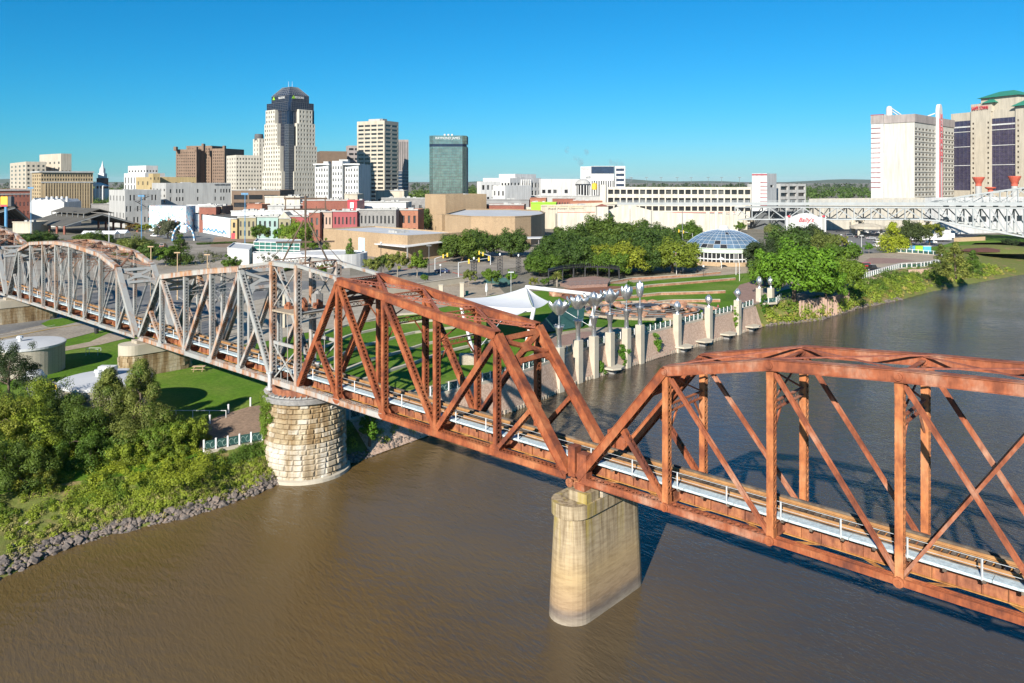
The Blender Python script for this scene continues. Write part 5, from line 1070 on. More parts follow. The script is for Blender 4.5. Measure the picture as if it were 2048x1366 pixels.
PS('plaza_disc', [(1100+46+60*math.cos(a), 683+17*math.sin(a)-.16*60*math.cos(a)) for a in [i*math.pi/12 for i in range(24)]], 'paving_pink', .062)
PS('promenade', [(1010,738),(1080,700),(1150,688),(1250,664),(1345,642),(1408,628),(1466,612),(1490,600),(1530,575),(1600,560),(1620,566),(1560,583),(1545,599),(1500,611),(1466,621),(1408,636),(1345,651),(1300,662),(1210,686),(1150,701),(1108,718),(1060,736),(1010,753)], 'paving_tan', .085)
PS('walk', [(1480,604),(1466,586),(1480,570),(1530,556),(1570,558),(1520,576),(1515,590),(1530,600),(1500,610)], 'paving_pink', .1)
PS('path', [(1160,566),(1240,560),(1330,550),(1430,541),(1500,538),(1510,545),(1440,551),(1340,558),(1240,568)], 'paving_tan', .05)
PS('path', [(1380,545),(1400,535),(1480,531),(1510,532),(1510,540)], 'paving_tan', .055)
PS('parking_lot', [(1560,470),(1700,455),(1850,462),(1960,468),(1960,480),(1840,497),(1760,505),(1650,510),(1560,500)], 'asphalt', .04)
PS('terrace', [(1640,540),(1690,512),(1780,505),(1860,508),(1885,516),(1862,531),(1800,536),(1720,560),(1690,575)], 'paving_tan', .06)
PS('terrace_inlay', [(1727,524),(1740,516),(1790,517),(1830,522),(1790,527),(1745,528)], 'paving_pink', .072)
PS('mound_grass', [(1760,505),(1880,492),(1960,470),(2060,470),(2060,484),(1950,486),(1890,514)], 'lawn', .05)
PS('forecourt', [(640,520),(800,530),(960,505),(960,488),(640,505)], 'paving_brown', .06)
# lawn path by the river on the lower ground
def DS(name, pts, mat, lift, n=14):
    P = [GG(x, y) for x, y in pts]; bm = bmesh.new(); f = bm.faces.new([bm.verts.new(p) for p in P]); bmesh.ops.triangulate(bm, faces=[f]); bmesh.ops.subdivide_edges(bm, edges=bm.edges, cuts=5, use_grid_fill=True)
    for v in bm.verts: v.co.z = ground_z(v.co.x, v.co.y)+lift
    bmesh.ops.recalc_face_normals(bm, faces=bm.faces)
    me = bpy.data.meshes.new(name); bm.to_mesh(me); bm.free(); me.materials.append(MAT[mat]); return link(name, me, kind='structure')
DS('riverside_path', [(396,903),(408,848),(440,832),(500,814),(548,808),(575,812),(575,858),(540,880),(470,893)], 'paving_brown', .07)
DS('promenade', [(640,826),(700,812),(760,796),(880,768),(1010,738),(1010,753),(940,770),(870,790),(760,822),(700,840),(640,858)], 'paving_tan', .09)
# roads lines
def stripe(name, a, b_, w_, mat, lift=.12): p, q = G(*a), G(*b_); mb = MB(); d = (q-p).normalized(); s = V(d.y, -d.x, 0)*w_/2; z = UP*lift; mb.poly([p-s+z, q-s+z, q+s+z, p+s+z]); return mb.build(name, mat, kind='structure')
stripe('lane_line', (-60, 690), (110, 657), .3, 'line_yellow'); stripe('lane_line', (110, 657), (240, 640), .3, 'line_yellow'); stripe('lane_line', (-60, 682), (110, 651), .15, 'line_white')
for i in range(7): stripe('bay_line', (300+i*26, 600-i*4), (330+i*26, 618-i*4), .18, 'line_white')
stripe('red_line', (780, 545), (900, 522), .5, 'red_kerb'); stripe('red_line', (900, 522), (960, 516), .5, 'red_kerb'); stripe('red_line', (905, 545), (925, 551), .6, 'red_kerb')
# ================================================================ riverside railing, wall, lotus pillars
def wave_panel():       # dark green panel with raised pale curls, unit length x, height z
    mb = MB(); mb.box(-.46, .46, -.02, .02, .12, .98); mb.k = 1
    for c_, sg in ((-.22, 1), (.22, -1)):
        for i in range(7):
            a0, a1 = math.pi*(.1+i*.2), math.pi*(.1+(i+1)*.2); p = (c_+.19*math.cos(a0), -.035, .5+sg*.3*math.sin(a0)); q = (c_+.19*math.cos(a1), -.035, .5+sg*.3*math.sin(a1)); mb.bar(p, q, .03, .07, (0, 1, 0))
    return mb.mesh('panel', ['dark_green', 'pale_green'])
PANEL = wave_panel(); POSTM = MB().box(-.09, .09, -.09, .09, 0, 1.35).mesh('post', 'white_paint')
def railing(name, label, P, n, base=True, group='riverside railings'):
    t = thing(name, label, 'railing', P[0], group); R_ = resample(P, n+1)
    for i, p in enumerate(R_):
        link('post', POSTM, t, loc=p)
        if i < n:
            q = R_[i+1]; m = (p+q)/2; d = q-p; o = link('panel', PANEL, t, loc=m+UP*.1, rz=math.atan2(d.y, d.x), scale=((d.length), 1, 1.1))
    mb = MB()
    for p, q in zip(R_, R_[1:]): mb.bar(p-UP*.12, q-UP*.12, .5, .45)
    mb.build('kerb', 'concrete_pale', t); return t
railing('riverside_railing', 'green wave-patterned railing with white posts beside the round pier', [p+UP*.15 for p in EDGE[5:8]], 6)
LOT = [(1108,720),(1145,706),(1178,697),(1210,688),(1241,680),(1272,671),(1345,653),(1408,638),(1466,623)]
def on_edge(x): 
    return min((EDGE[i].lerp(EDGE[i+1], t/20) for i in range(5, len(EDGE)-1) for t in range(21)), key=lambda p: abs(p.x/p.y*F+CX-x))
pl = [on_edge(x) for x, _ in LOT]; extra = [on_edge(x) for x in (700, 760, 820, 880, 930, 975, 1015, 1060)]
seq = extra+pl+[on_edge(1508)]
railing('riverside_railing', 'dark green railing along the walk seen under the railway bridge', [p+UP*.15 for p in seq[:9]], 26)
for i in range(8, len(seq)-1):
    n = max(2, int((seq[i+1]-seq[i]).length/2.0)); railing('riverside_railing', 'green wave-panel railing between lotus pillars, section %s' % ('left of the first full lotus', 'beside the second lotus', 'beside the third lotus', 'beside the fourth lotus', 'beside the fifth lotus', 'between the tall lotus row and the first bud', 'between the first and second bud', 'between the second and third bud', 'right of the third bud')[i-8], [seq[i].lerp(seq[i+1], .12)+UP*.15, seq[i].lerp(seq[i+1], .93)+UP*.15], n)
surf('wall_pebble', (.47, .33, .245), (.33, .22, .165), 3.5, .95, c2=(.56, .42, .33), bumpd=.06, fine=9)
rw = thing('river_wall', 'pinkish pebble-faced retaining wall below the riverside walk', 'retaining wall', seq[4]-UP*GZ)
NW = V(.6705, -.55, 0).normalized()
def shore_at(p): return closest([V(q.x, q.y, 0) for q in SHORE], V(p.x, p.y, 0))[1]
for a, b_ in zip(seq, seq[1:]):
    sa, sb_ = shore_at(a), shore_at(b_); mb = MB(); n = 4; k = 3; out = []
    for i in range(n+1):
        t = i/n; top = a.lerp(b_, t); bot = sa.lerp(sb_, t); bot = V(top.x, top.y, 0).lerp(V(bot.x, bot.y, 0), .95); o = (V(bot.x, bot.y, 0)-V(top.x, top.y, 0)); o = o.normalized() if o.length > .05 else V(.7, -.7, 0)
        out.append([(top.x+o.x*.4, top.y+o.y*.4, top.z-.1), (bot.x+o.x*.3, bot.y+o.y*.3, .1)])
    for r0, r1 in zip(out, out[1:]): mb.poly([r0[0], r1[0], r1[1], r0[1]][::-1])
    mb.build('wall_panel', 'wall_pebble', rw)
# block edging at the foot of the wall
eb = thing('block_edging', 'row of rounded concrete edging blocks along the waterline below the lotus wall', 'edging', shore_at(pl[3]))
R_ = resample([shore_at(p) for p in (on_edge(x) for x in (975, 1015, 1060, 1108, 1145, 1178, 1210, 1241, 1272, 1310, 1345, 1380, 1420, 1466, 1490))], 118); bmesh_ = MB().prism([(.34*math.cos(a), .3*math.sin(a)) for a in [i*math.pi/3 for i in range(6)]], 0, .75).mesh('edging_block', 'concrete')
for p in R_: link('edging_block', bmesh_, eb, loc=(p.x+random.uniform(-.08, .08), p.y, -.25+random.uniform(0, .15)), rz=random.uniform(0, 3))
def petal(a, r, h, open_, n=6):
    """curved lotus petal as a thick shell"""
    vs_ = []
    for i in range(n+1):
        t = i/n; rad = r*(.18+open_*math.sin(t*math.pi*.5)*.95-(.0 if open_ > .6 else .25*t*t)); rad = rad if open_ > .3 else r*.62*max(.0, math.sin(math.pi*(t*.93+.06)))**.75; wd = r*.62*math.sin(math.pi*(.12+.88*t)**.8)*(1 if t < 1 else 0); z = h*t
        for s_ in (-1, -.5, 0, .5, 1): aa = a+s_*wd/max(.3, rad+.3*r)*1.4; rr = rad+.12*r*(1-s_*s_); vs_.append((rr*math.cos(aa), rr*math.sin(aa), z))
    fs = [(i*5+j, i*5+j+1, (i+1)*5+j+1, (i+1)*5+j) for i in range(n) for j in range(4)]; return vs_, fs
def lotus(p, label, op, r, h, zb, stem, idx):
    t = thing('lotus_pillar', label, 'sculpture', (p.x, p.y, 0), 'lotus pillars'); o = NW*.25; c_ = V(p.x, p.y, 0)+(V(.80, -.84, 0) if stem or zb < 8 else o)
    zt = zb; mb = MB(); mb.obox((c_.x, c_.y, (zt-1)/2), V(.6705, .7419, 0)*.62, V(-.7419, .6705, 0)*.62, UP*((zt+1)/2)); mb.build('pillar', 'concrete_pale', t)
    z = zt; mb = MB()
    if stem:
        mb.lathe(c_, [(.42, z), (.36, z+2.0), (.46, z+2.1), (.66, z+3.3), (.78, z+3.4)], 14); mb.build('cup_stand', 'silver', t, smooth=True)
        for dz, rr in ((3.3, .82), (3.6, .86)):
            mb = MB()
            for i in range(16): a0, a1 = i*math.pi/8, (i+1)*math.pi/8; mb.tube(c_+V(rr*math.cos(a0), rr*math.sin(a0), z+dz), c_+V(rr*math.cos(a1), rr*math.sin(a1), z+dz), .035, n=5)
            mb.build('hoop', 'silver', t)
        mb = MB(); mb.tube(c_+UP*(z+3.1), c_+UP*(z+5.4), .13, .13, 8); mb.build('stem', 'silver', t); z += 5.3
    else: mb.lathe(c_, [(.4, z), (.3, z+.3), (.16, z+.5), (.14, z+.9)], 12); mb.build('stem', 'silver', t); z += .7
    npet = 7 if op > .3 else 6
    for i in range(npet):
        mb = MB(); a = 2*math.pi*i/npet+idx; v_, f_ = petal(a, r, h, op); inn = [(x*.95, y*.95, zz+.03) for x, y, zz in v_]; mb.faces([c_+V(*q)+UP*z for q in v_], f_); mb.faces([c_+V(*q)+UP*z for q in inn], [f[::-1] for f in f_]); mb.build('petal', 'silver', t, smooth=True)
    if op > .3:
        mb = MB(); mb.lathe(c_, [(.1, z+.1), (r*.42, z+h*.5), (r*.3, z+h*.95), (.05, z+h*1.2)], 12); mb.build('bud', 'silver', t, smooth=True)
    return t
names = ['lotus on tall steel cup, leftmost of the row, mostly wide open', 'wide open silver lotus, second of the row from the left', 'wide open silver lotus, third of the row from the left', 'wide open silver lotus, fourth of the row from the left', 'half open silver lotus with upright petals, fifth of the row', 'nearly closed silver lotus on steel cup, sixth of the row', 'closed silver bud on a concrete pillar, nearest the cascade', 'closed silver bud on pillar, second beyond the cascade', 'closed silver bud on pillar, third beyond the cascade']
for i, p in enumerate(pl): lotus(p, names[i], (.85, .92, .92, .8, .6, .38, .12, .12, .12)[i], (1.75, 1.75, 1.8, 1.75, 1.7, 1.55, 1.05, 1.05, 1.05)[i], (2.2, 2.1, 2.1, 2.2, 2.4, 2.6, 1.9, 1.9, 1.9)[i], 7.3 if i < 6 else 7.7, i < 6, i*.4)
for k, x in enumerate((1522, 1545)): p = G(x, 606)+V(0, 2, 0); lotus(p, ('closed silver bud on square pillar at the curved lookout, left one', 'closed silver bud on square pillar at the curved lookout, right one')[k], .12, 1.05, 2.1, 8.4, False, k)
railing('riverside_railing', 'white railing round the small lookout by the twin buds', [G(1520, 608)+UP*.1, G(1552, 606)+UP*.1, G(1562, 598)+UP*.1], 5)
for x, y, k in ((1212, 716, 'below the sixth lotus'), (1352, 692, 'below the first bud'), (1392, 668, 'between the first and second bud'), (1440, 650, 'below the third bud'), (1488, 630, 'farthest along the bank')):
    q = on_edge(x)+V(1.75, -1.85, 0); q.z = 1.3; t = thing('fishing_platform', 'flat concrete fishing platform jutting over the water, %s' % k, 'platform', (q.x, q.y, 0), 'fishing platforms'); d = V(.72, .69, 0); n_ = V(.69, -.72, 0); mb = MB(); mb.prism([(q+d*a+n_*b_) for a, b_ in ((-2.2, -1.6), (2.2, -1.6), (1.7, .6), (0, 1.2), (-1.7, .6))], q.z-.3, q.z); mb.build('slab', 'concrete_pale', t); mb = MB(); mb.prism([(q+d*a+n_*b_) for a, b_ in ((-1.2, -1.8), (1.2, -1.8), (.4, -.2), (-.4, -.2))], -1, q.z-.3); mb.build('bracket', 'concrete_grey', t)
# ================================================================ tanks and lawn furniture (left)
def tank(x, ytop, Y, r, label):
    c = V(PX(x, Y), Y, 0); z0 = ground_z(c.x, c.y); z1 = PZ(ytop, Y); t = thing('water_tank', label, 'tank', (c.x, c.y, z0), 'round tanks on the lawn')
    mb = MB(); mb.lathe(c, [(r, z0-.3), (r, z1-.1)], 56); mb.build('wall', 'tank_block', t)
    mb = MB(); mb.lathe(c, [(r+.02, z1-.35), (r+.16, z1-.33), (r+.16, z1), (r-.1, z1+.06), (0, z1+.25)], 56); mb.build('roof', 'roof_white', t)
    mb = MB(); q = c+V(-1.2, .4, 0); mb.tube(q+UP*z1, q+UP*(z1+.7), .3, .3, 10); mb.tube(q+UP*(z1+.7), q+UP*(z1+1.05), .52, .42, 10); mb.build('roof_vent', 'galv', t)
    for i in range(13):
        a = -2.6+.16*i+random.uniform(-.05, .05); mb = MB(); d = V(math.cos(a), math.sin(a), 0); zz = z0+random.uniform(1.0, z1-z0-.8); mb.obox(c+d*r+UP*zz, d*.05, V(-d.y, d.x, 0)*.14, UP*.12); mb.build('vent_hole', 'black_steel', t)
    return t, c, z1
m, nt, b = nodes('tank_block'); b.inputs['Roughness'].default_value = .85
gn = nt.nodes.new('ShaderNodeNewGeometry'); bk_ = nt.nodes.new('ShaderNodeTexBrick'); sx = nt.nodes.new('ShaderNodeSeparateXYZ'); nt.links.new(gn.outputs['Position'], sx.inputs[0]); cb = nt.nodes.new('ShaderNodeCombineXYZ'); nt.links.new(sx.outputs[0], cb.inputs[0]); nt.links.new(sx.outputs[2], cb.inputs[1]); nt.links.new(cb.outputs[0], bk_.inputs[0])
bk_.inputs['Color1'].default_value = (.40, .365, .29, 1); bk_.inputs['Color2'].default_value = (.36, .33, .27, 1); bk_.inputs['Mortar'].default_value = (.28, .25, .2, 1); bk_.inputs['Scale'].default_value = 2.2; bk_.inputs['Mortar Size'].default_value = .02; nt.links.new(bk_.outputs[0], b.inputs['Base Color'])
tank(52, 686, 121, 5.3, 'round blockwork tank with white lid at the left edge of the lawn')
t2, c2, z2 = tank(212, 757, 97.5, 5.2, 'white round tank half hidden by the leafy trees')
mb = MB(); q = c2+V(-.3, 1.0, z2+.6); mb.obox(q, (1.0, 0, 0), (0, .5, 0), UP*.75); mb.build('hatch_box', 'white_paint', t2)
q = GG(68, 770); pt = thing('propane_tank', 'silver horizontal tank behind the dark tree at the left edge', 'tank', q); mb = MB(); mb.lathe((q.x, q.y, q.z), [(0, .25), (1.0, .35), (1.5, 1.2), (1.0, 2.1), (0, 2.3)], 20); mb.build('vessel', 'galv', pt, smooth=True); mb = MB(); mb.box(q.x-.6, q.x+.6, q.y-.6, q.y+.6, q.z-.2, q.z+.5); mb.build('cradle', 'concrete_grey', pt)
DS('pad', [(50, 778), (62, 765), (100, 757), (125, 775), (105, 790), (60, 795)], 'concrete_grey', .08)
q = GG(88, 764); bl = thing('barrel', 'blue barrel standing by the concrete pad', 'barrel', q); mb = MB(); mb.lathe(q, [(0, 0), (.38, 0), (.4, .4), (.38, .85), (0, .85)], 14); mb.build('drum', 'blue_paint', bl); mb = MB(); mb.lathe(q, [(.42, .8), (.42, .9), (0, .92)], 14); mb.build('lid', 'blue_paint', bl)
q = GG(112, 800); ub = thing('meter_post', 'grey post with yellow meter box between the tanks', 'utility post', q); mb = MB(); mb.tube(q, q+UP*1.6, .1, n=8); mb.build('post', 'galv', ub); mb = MB(); mb.obox(q+UP*1.75, (.28, 0, 0), (0, .18, 0), UP*.3); mb.build('meter_box', 'yellow_paint', ub)
q = GG(187, 710); gf = thing('wire_frame_cage', 'small wire frame standing in the tank shadow', 'frame', q)
for i, (a, b_) in enumerate((((-1, -.5, 0), (-1, -.5, 1.1)), ((1, -.5, 0), (1, -.5, 1.1)), ((-1, .5, 0), (-1, .5, 1.1)), ((1, .5, 0), (1, .5, 1.1)), ((-1, -.5, 1.1), (1, -.5, 1.1)), ((-1, .5, 1.1), (1, .5, 1.1)), ((-1, -.5, 1.1), (-1, .5, 1.1)), ((1, -.5, 1.1), (1, .5, 1.1)))): mb = MB(); mb.bar(q+V(*a), q+V(*b_), .05, .05); mb.build('tube', 'galv', gf)
def picnic(x, y, label, ang):
    q = GG(x, y); t = thing('picnic_table', label, 'picnic table', q, 'picnic tables'); d = V(math.cos(ang), math.sin(ang), 0); n = V(-d.y, d.x, 0)
    for k in (-.28, 0, .28): mb = MB(); mb.obox(q+n*k+UP*.75, d*.95, n*.13, UP*.025); mb.build('top_plank', 'timber_pale', t)
    for k in (-.75, .75): mb = MB(); mb.obox(q+n*k+UP*.44, d*.95, n*.14, UP*.025); mb.build('bench', 'timber_pale', t)
    for k in (-.65, .65):
        mb = MB(); mb.bar(q+d*k-n*.75, q+d*k-n*.2+UP*.73, .06, .1); mb.bar(q+d*k+n*.75, q+d*k+n*.2+UP*.73, .06, .1); mb.bar(q+d*k-n*.8+UP*.4, q+d*k+n*.8+UP*.4, .06, .1); mb.build('leg', 'timber_pale', t)
surf('timber_pale', (.5, .36, .22), (.4, .28, .17), 2, .9); picnic(398, 742, 'wooden picnic table alone on the lawn below the grey truss', .1); picnic(448, 736, 'wooden picnic table half under the bridge chord', .3)
def bin_(x, y, label, mat='black_steel'):
    q = GG(x, y); t = thing('litter_bin', label, 'bin', q, 'litter bins'); mb = MB(); mb.lathe(q, [(0, 0), (.36, 0), (.42, .95), (0, .95)], 14); mb.build('body', mat, t); mb = MB(); mb.lathe(q, [(.46, .93), (.46, 1.02), (.3, 1.08), (0, 1.1)], 14); mb.build('lid', mat, t)
bin_(193, 667, 'black litter bin by the brown road at left'); bin_(412, 681, 'green litter bin seen through the grey truss', 'dark_green'); bin_(934, 590, 'teal litter bin beside the concrete column near the white canopy', 'green_paint'); bin_(1395, 545, 'black litter bin beside the dome lawn path')
for x, y, l in ((457, 826, 'white bollard, middle of the three beside the riverside path'), (501, 812, 'white bollard nearest the round pier beside the riverside path'), (420, 848, 'white bollard farthest left beside the riverside path')):
    q = GG(x, y); t = thing('bollard', l, 'bollard', q, 'path bollards'); mb = MB(); mb.lathe(q, [(.12, -.2), (.12, 1.0)], 10); mb.build('shaft', 'white_paint', t); mb = MB(); mb.lathe(q, [(.13, 1.0), (.13, 1.1), (0, 1.18)], 10); mb.build('cap', 'white_paint', t)
rf = thing('pipe_fence', 'low white pipe rail fence along the path near the trees', 'fence', GG(330, 838)); pA, pB = GG(318, 836), GG(452, 836); mb = MB(); mb.tube(pA+UP*.95, pB+UP*.95, .05, n=6); mb.build('rail', 'white_paint', rf)
for i in range(5): q = pA.lerp(pB, i/4); mb = MB(); mb.tube((q.x, q.y, q.z-.2), (q.x, q.y, q.z+.97), .05, n=6); mb.build('post', 'white_paint', rf)
# low retaining wall and sheet piles, left water's edge
lw = thing('outfall_wall', 'small tan concrete wing wall at the lower left bank', 'wall', G(40, 1075, 1)); pA, pB = G(22, 1092, .5), G(64, 1036, 1.9); mb = MB(); d = (pB-pA); mb.faces([(pA.x, pA.y, -.5), (pB.x, pB.y, -.5), (pB.x, pB.y, 2.0), (pA.x, pA.y, 1.2)]+[(p.x+.35, p.y+.3, z) for p, z in ((pA, -.5), (pB, -.5), (pB, 2.0), (pA, 1.2))], [(0, 1, 2, 3), (7, 6, 5, 4), (3, 2, 6, 7), (0, 3, 7, 4), (1, 5, 6, 2)]); mb.build('slab', 'concrete', lw); lw2 = MB(); lw2.bar(pA+UP*.76, pB+UP*.16, .45, .1); lw2.build('coping', 'concrete', lw)
sp_ = thing('sheet_piles', 'short row of weathered sheet piles at the lower left corner', 'sheet piling', G(10, 1112, .5))
for i in range(6): q = G(-4+6*i, 1112-1.5*i, .4); mb = MB(); mb.box(q.x-.13, q.x+.13, q.y-.08*(i % 2)-.1, q.y+.1, -1, .95+.1*(i % 3)); mb.build('pile', 'concrete', sp_)
# ================================================================ amphitheatre, canopy, fountain, pergola
amph = [((640,700),(700,672),(800,648),(900,640)), ((640,730),(720,695),(820,668),(930,654)), ((660,755),(740,722),(850,690),(960,668)), ((690,775),(790,740),(880,708),(1000,680)), ((600,690),(680,655),(780,632),(880,625))]
for k, row in enumerate(amph):
    t = thing('seat_wall', 'curved stone seat step across the lawn, %s' % ('second from the top', 'middle one', 'fourth from the top', 'lowest one nearest the river', 'topmost one')[k], 'seat step', GG(*row[1]), 'amphitheatre seat steps'); P = [GG(*p) for p in row]; Rr = resample([P[0], P[0].lerp(P[1], .5), P[1], P[1].lerp(P[2], .5)+V(.3, -.3, 0), P[2], P[2].lerp(P[3], .5), P[3]], 15)
    for a, b_ in zip(Rr, Rr[1:]): mb = MB(); mb.bar(a+UP*.15, b_+UP*.15, .55, .5); mb.build('step_block', 'concrete_pale', t)
terr = [((1215,586),(1300,574),(1400,566),(1470,560)), ((1230,600),(1320,590),(1400,588),(1450,586)), ((1280,612),(1340,605),(1420,604),(1440,604)), ((1180,575),(1260,560),(1380,553),(1440,547))]
for k, row in enumerate(terr):
    t = thing('terrace_wall', 'low curved reddish terrace wall on the lawn by the cascade, %s' % ('second from the dome', 'third from the dome', 'lowest', 'nearest the dome')[k], 'terrace wall', G(*row[1]), 'lawn terrace walls'); P = [G(*p) for p in row]; Rr = resample(P, 14)
    for a, b_ in zip(Rr, Rr[1:]): mb = MB(); mb.bar(a+UP*.25, b_+UP*.25, .5, .75); mb.k = 1; mb.bar(a+UP*.66, b_+UP*.66, .62, .1); mb.build('wall_block', ['red_rock', 'concrete_pale'], t)
# tensile canopy: saddle sheet between mast tops
cn = thing('tensile_canopy', 'white tensile canopy over the amphitheatre stage with angled masts', 'canopy', G(1000, 690)); Yc = 150
Pk = {'l': AT(905, 600, 138), 'pk': AT(1052, 574, 160), 'r': AT(1098, 603, 150), 'f': AT(1068, 617, 138), 'b': AT(930, 596, 158), 'low': AT(1010, 632, 132)}
def patch(a, b_, c, d, n=12, sag=.0):
    vs_ = []; 
    for i in range(n+1):
        for j in range(n+1):
            u, v_ = i/n, j/n; p = (a.lerp(b_, u)).lerp(d.lerp(c, u), v_); p = p-UP*(sag*4*(u*(1-u)+v_*(1-v_))*.5); vs_.append(p)
    return vs_, [(i*(n+1)+j, (i+1)*(n+1)+j, (i+1)*(n+1)+j+1, i*(n+1)+j+1) for i in range(n) for j in range(n)]
for nm, q4, sg in (('membrane', (Pk['l'], Pk['b'], Pk['pk'], Pk['f']), 1.3), ('membrane', (Pk['f'], Pk['pk'], Pk['pk'].lerp(Pk['r'], .02), Pk['r']), .6), ('membrane', (Pk['l'], Pk['f'], Pk['f'].lerp(Pk['low'], .3), Pk['low']), .8)):
    mb = MB(); mb.faces(*patch(*q4, sag=sg)); o = mb.build(nm, 'white_fabric', cn, smooth=True)
for a, b_, r_ in ((AT(1052, 574, 160), AT(1195, 590, 152), .42), (AT(1195, 590, 152), AT(1180, 652, 148), .36), (Pk['f'], AT(1052, 690, 134), .36), (AT(920, 605, 140), AT(945, 700, 128), .3)): mb = MB(); mb.tube(a, b_, r_, r_*.9, 12); mb.build('mast', 'white_paint', cn)
for a, b_ in ((Pk['pk'], Pk['f']), (Pk['r'], AT(1180, 652, 148)), (Pk['low'], AT(945, 712, 128))): mb = MB(); mb.tube(a, b_, .05, n=5); mb.build('stay_cable', 'galv', cn)
q = AT(935, 725, 126); mb = MB(); mb.box(q.x-1.3, q.x+1.3, q.y-1, q.y+1, GZ-.2, GZ+1.5); mb.build('anchor_block', 'concrete', cn)
st_ = thing('stage_shed', 'dark green sloped stage roof beneath the canopy', 'stage', G(1090, 668)); mb = MB(); a, b_ = G(1060, 672), G(1165, 655); mb.faces([a+UP*.3, b_+UP*.3, b_+V(1, 5, 3.6), a+V(5, 7, 3.9), a+V(0, .2, .0), b_+V(0, .2, 0), b_+V(1, 5.2, 3.2), a+V(5, 7.2, 3.5)], [(0, 1, 2, 3), (7, 6, 5, 4), (0, 4, 5, 1), (2, 6, 7, 3), (1, 5, 6, 2), (3, 7, 4, 0)]); mb.build('roof', 'dark_green', st_); mb = MB(); mb.obox(b_+V(-2, 4, 1.5), (.12, 0, 0), (0, .12, 0), UP*1.5); mb.build('post', 'white_paint', st_)
# cascade: concentric rings of water steps with rocks
fc = thing('cascade_fountain', 'wide oval cascade of dark water steps edged with orange boulders', 'fountain', G(1290, 632)); cc = G(1292, 622)
def ell(rx, ry, a, z): return V(cc.x+rx*math.cos(a), cc.y+ry*math.sin(a), z)
surf('wet_stone', (.075, .06, .05), (.045, .04, .036), 1.2, .5, fine=5, bumpd=.08); surf('wet_rust', (.3, .12, .05), (.16, .07, .04), .6, .55, fine=4, bumpd=.08)
for k in range(8):
    rx, ry = 15.5-1.75*k, 11-1.25*k; z0 = GZ+.1+.16*k; mb = MB(); mb.lathe(cc-UP*GZ, [(1.0, GZ-.1), (1.0, z0), (.93, z0+.02)], 48, rx, ry); mb.build('water_step', 'wet_stone' if k % 3 else 'wet_rust', fc); 
    if k < 7: mb = MB(); [mb.bar(ell(rx, ry, i*2*math.pi/40, z0+.06), ell(rx, ry, (i+1)*2*math.pi/40, z0+.06), .28, .1) for i in range(40) if (i+k) % 5]; mb.build('weir_lip', 'concrete_grey', fc)
mb = MB(); mb.lathe(cc-UP*GZ, [(0, GZ+1.42), (.3, GZ+1.42)], 40, 10, 8); mb.build('pool', 'wet_stone', fc)
mb = MB(); mb.lathe(cc-UP*GZ, [(1.0, GZ+.05), (1.0, GZ+.5), (1.06, GZ+.5), (1.06, GZ)], 56, 16, 11.5); mb.build('rim', 'paving_tan', fc)
def rock_mesh(i, mat, k=1):
    rnd = random.Random(i); bm = bmesh.new(); bmesh.ops.create_icosphere(bm, subdivisions=1, radius=.5)
    for v in bm.verts: v.co *= rnd.uniform(.72, 1.22); v.co.z *= .72
    me = bpy.data.meshes.new('boulder'); bm.to_mesh(me); bm.free(); me.materials.append(MAT[mat]); return me
RR = [rock_mesh(i, 'red_rock') for i in range(5)]
for i in range(46):
    a = random.uniform(0, 6.28); f = 1.0 if i < 26 else random.uniform(.3, .85); q = ell(15.2*f, 10.8*f, a, GZ+.35+(1-f)*1.1); o = link('boulder', random.choice(RR), fc, loc=q, rz=random.uniform(0, 6)); s_ = random.uniform(.9, 2.3); o.scale = (s_*1.3, s_, s_)
for x, y, s_ in ((1110, 592, 4), (1128, 588, 3), (1160, 598, 3.2)): q = G(x, y); o = link('boulder', RR[1], fc, loc=q+UP*.6, scale=(s_, s_*.8, s_*.8))
PS('upper_pool', [(1105,588),(1130,578),(1200,572),(1260,574),(1265,588),(1220,600),(1140,604)], 'wet_rust', .1)
pb = thing('plaza_terrace', 'pinkish raised terrace with thin railing in front of the pergola', 'terrace', G(1190, 580)); mb = MB(); mb.prism([(*G(x, y)[:2],) for x, y in ((1140, 578), (1215, 574), (1222, 564), (1190, 558), (1140, 562), (1120, 572))], GZ, GZ+.9); mb.build('slab', 'paving_pink', pb)
for i in range(9): q = G(1140+10*i, 578-.5*i); mb = MB(); mb.tube(q+UP*.9, q+UP*2.0, .04, n=5); mb.build('rail_post', 'steel_dark', pb)
mb = MB(); mb.tube(G(1140, 578)+UP*2, G(1220, 574)+UP*2, .04, n=5); mb.build('top_rail', 'steel_dark', pb)
pg = thing('pergola', 'long curved black pergola on posts in front of the oak grove', 'pergola', G(1170, 562)); arc = [(1097,570),(1108,566),(1125,562),(1147,559),(1170,557),(1195,557),(1218,559),(1238,563)]; pa = [G(x, y-4) for x, y in arc]; pf = [G(x, y+1) for x, y in arc]
for A_ in (pa, pf):
    for p in A_: mb = MB(); mb.bar(p, p+UP*3.6, .35, .35, (0, 1, 0)); mb.build('post', 'black_steel', pg)
    mb = MB(); [mb.bar(p+UP*3.7, q+UP*3.7, .3, .4) for p, q in zip(A_, A_[1:])]; mb.build('beam', 'black_steel', pg)
ra, rf_ = resample(pa, 50), resample(pf, 50)
for p, q in zip(ra, rf_): mb = MB(); d = (p-q)*.12; mb.bar(p+d+UP*4.05, q-d+UP*4.05, .12, .28); mb.build('rafter', 'black_steel', pg)
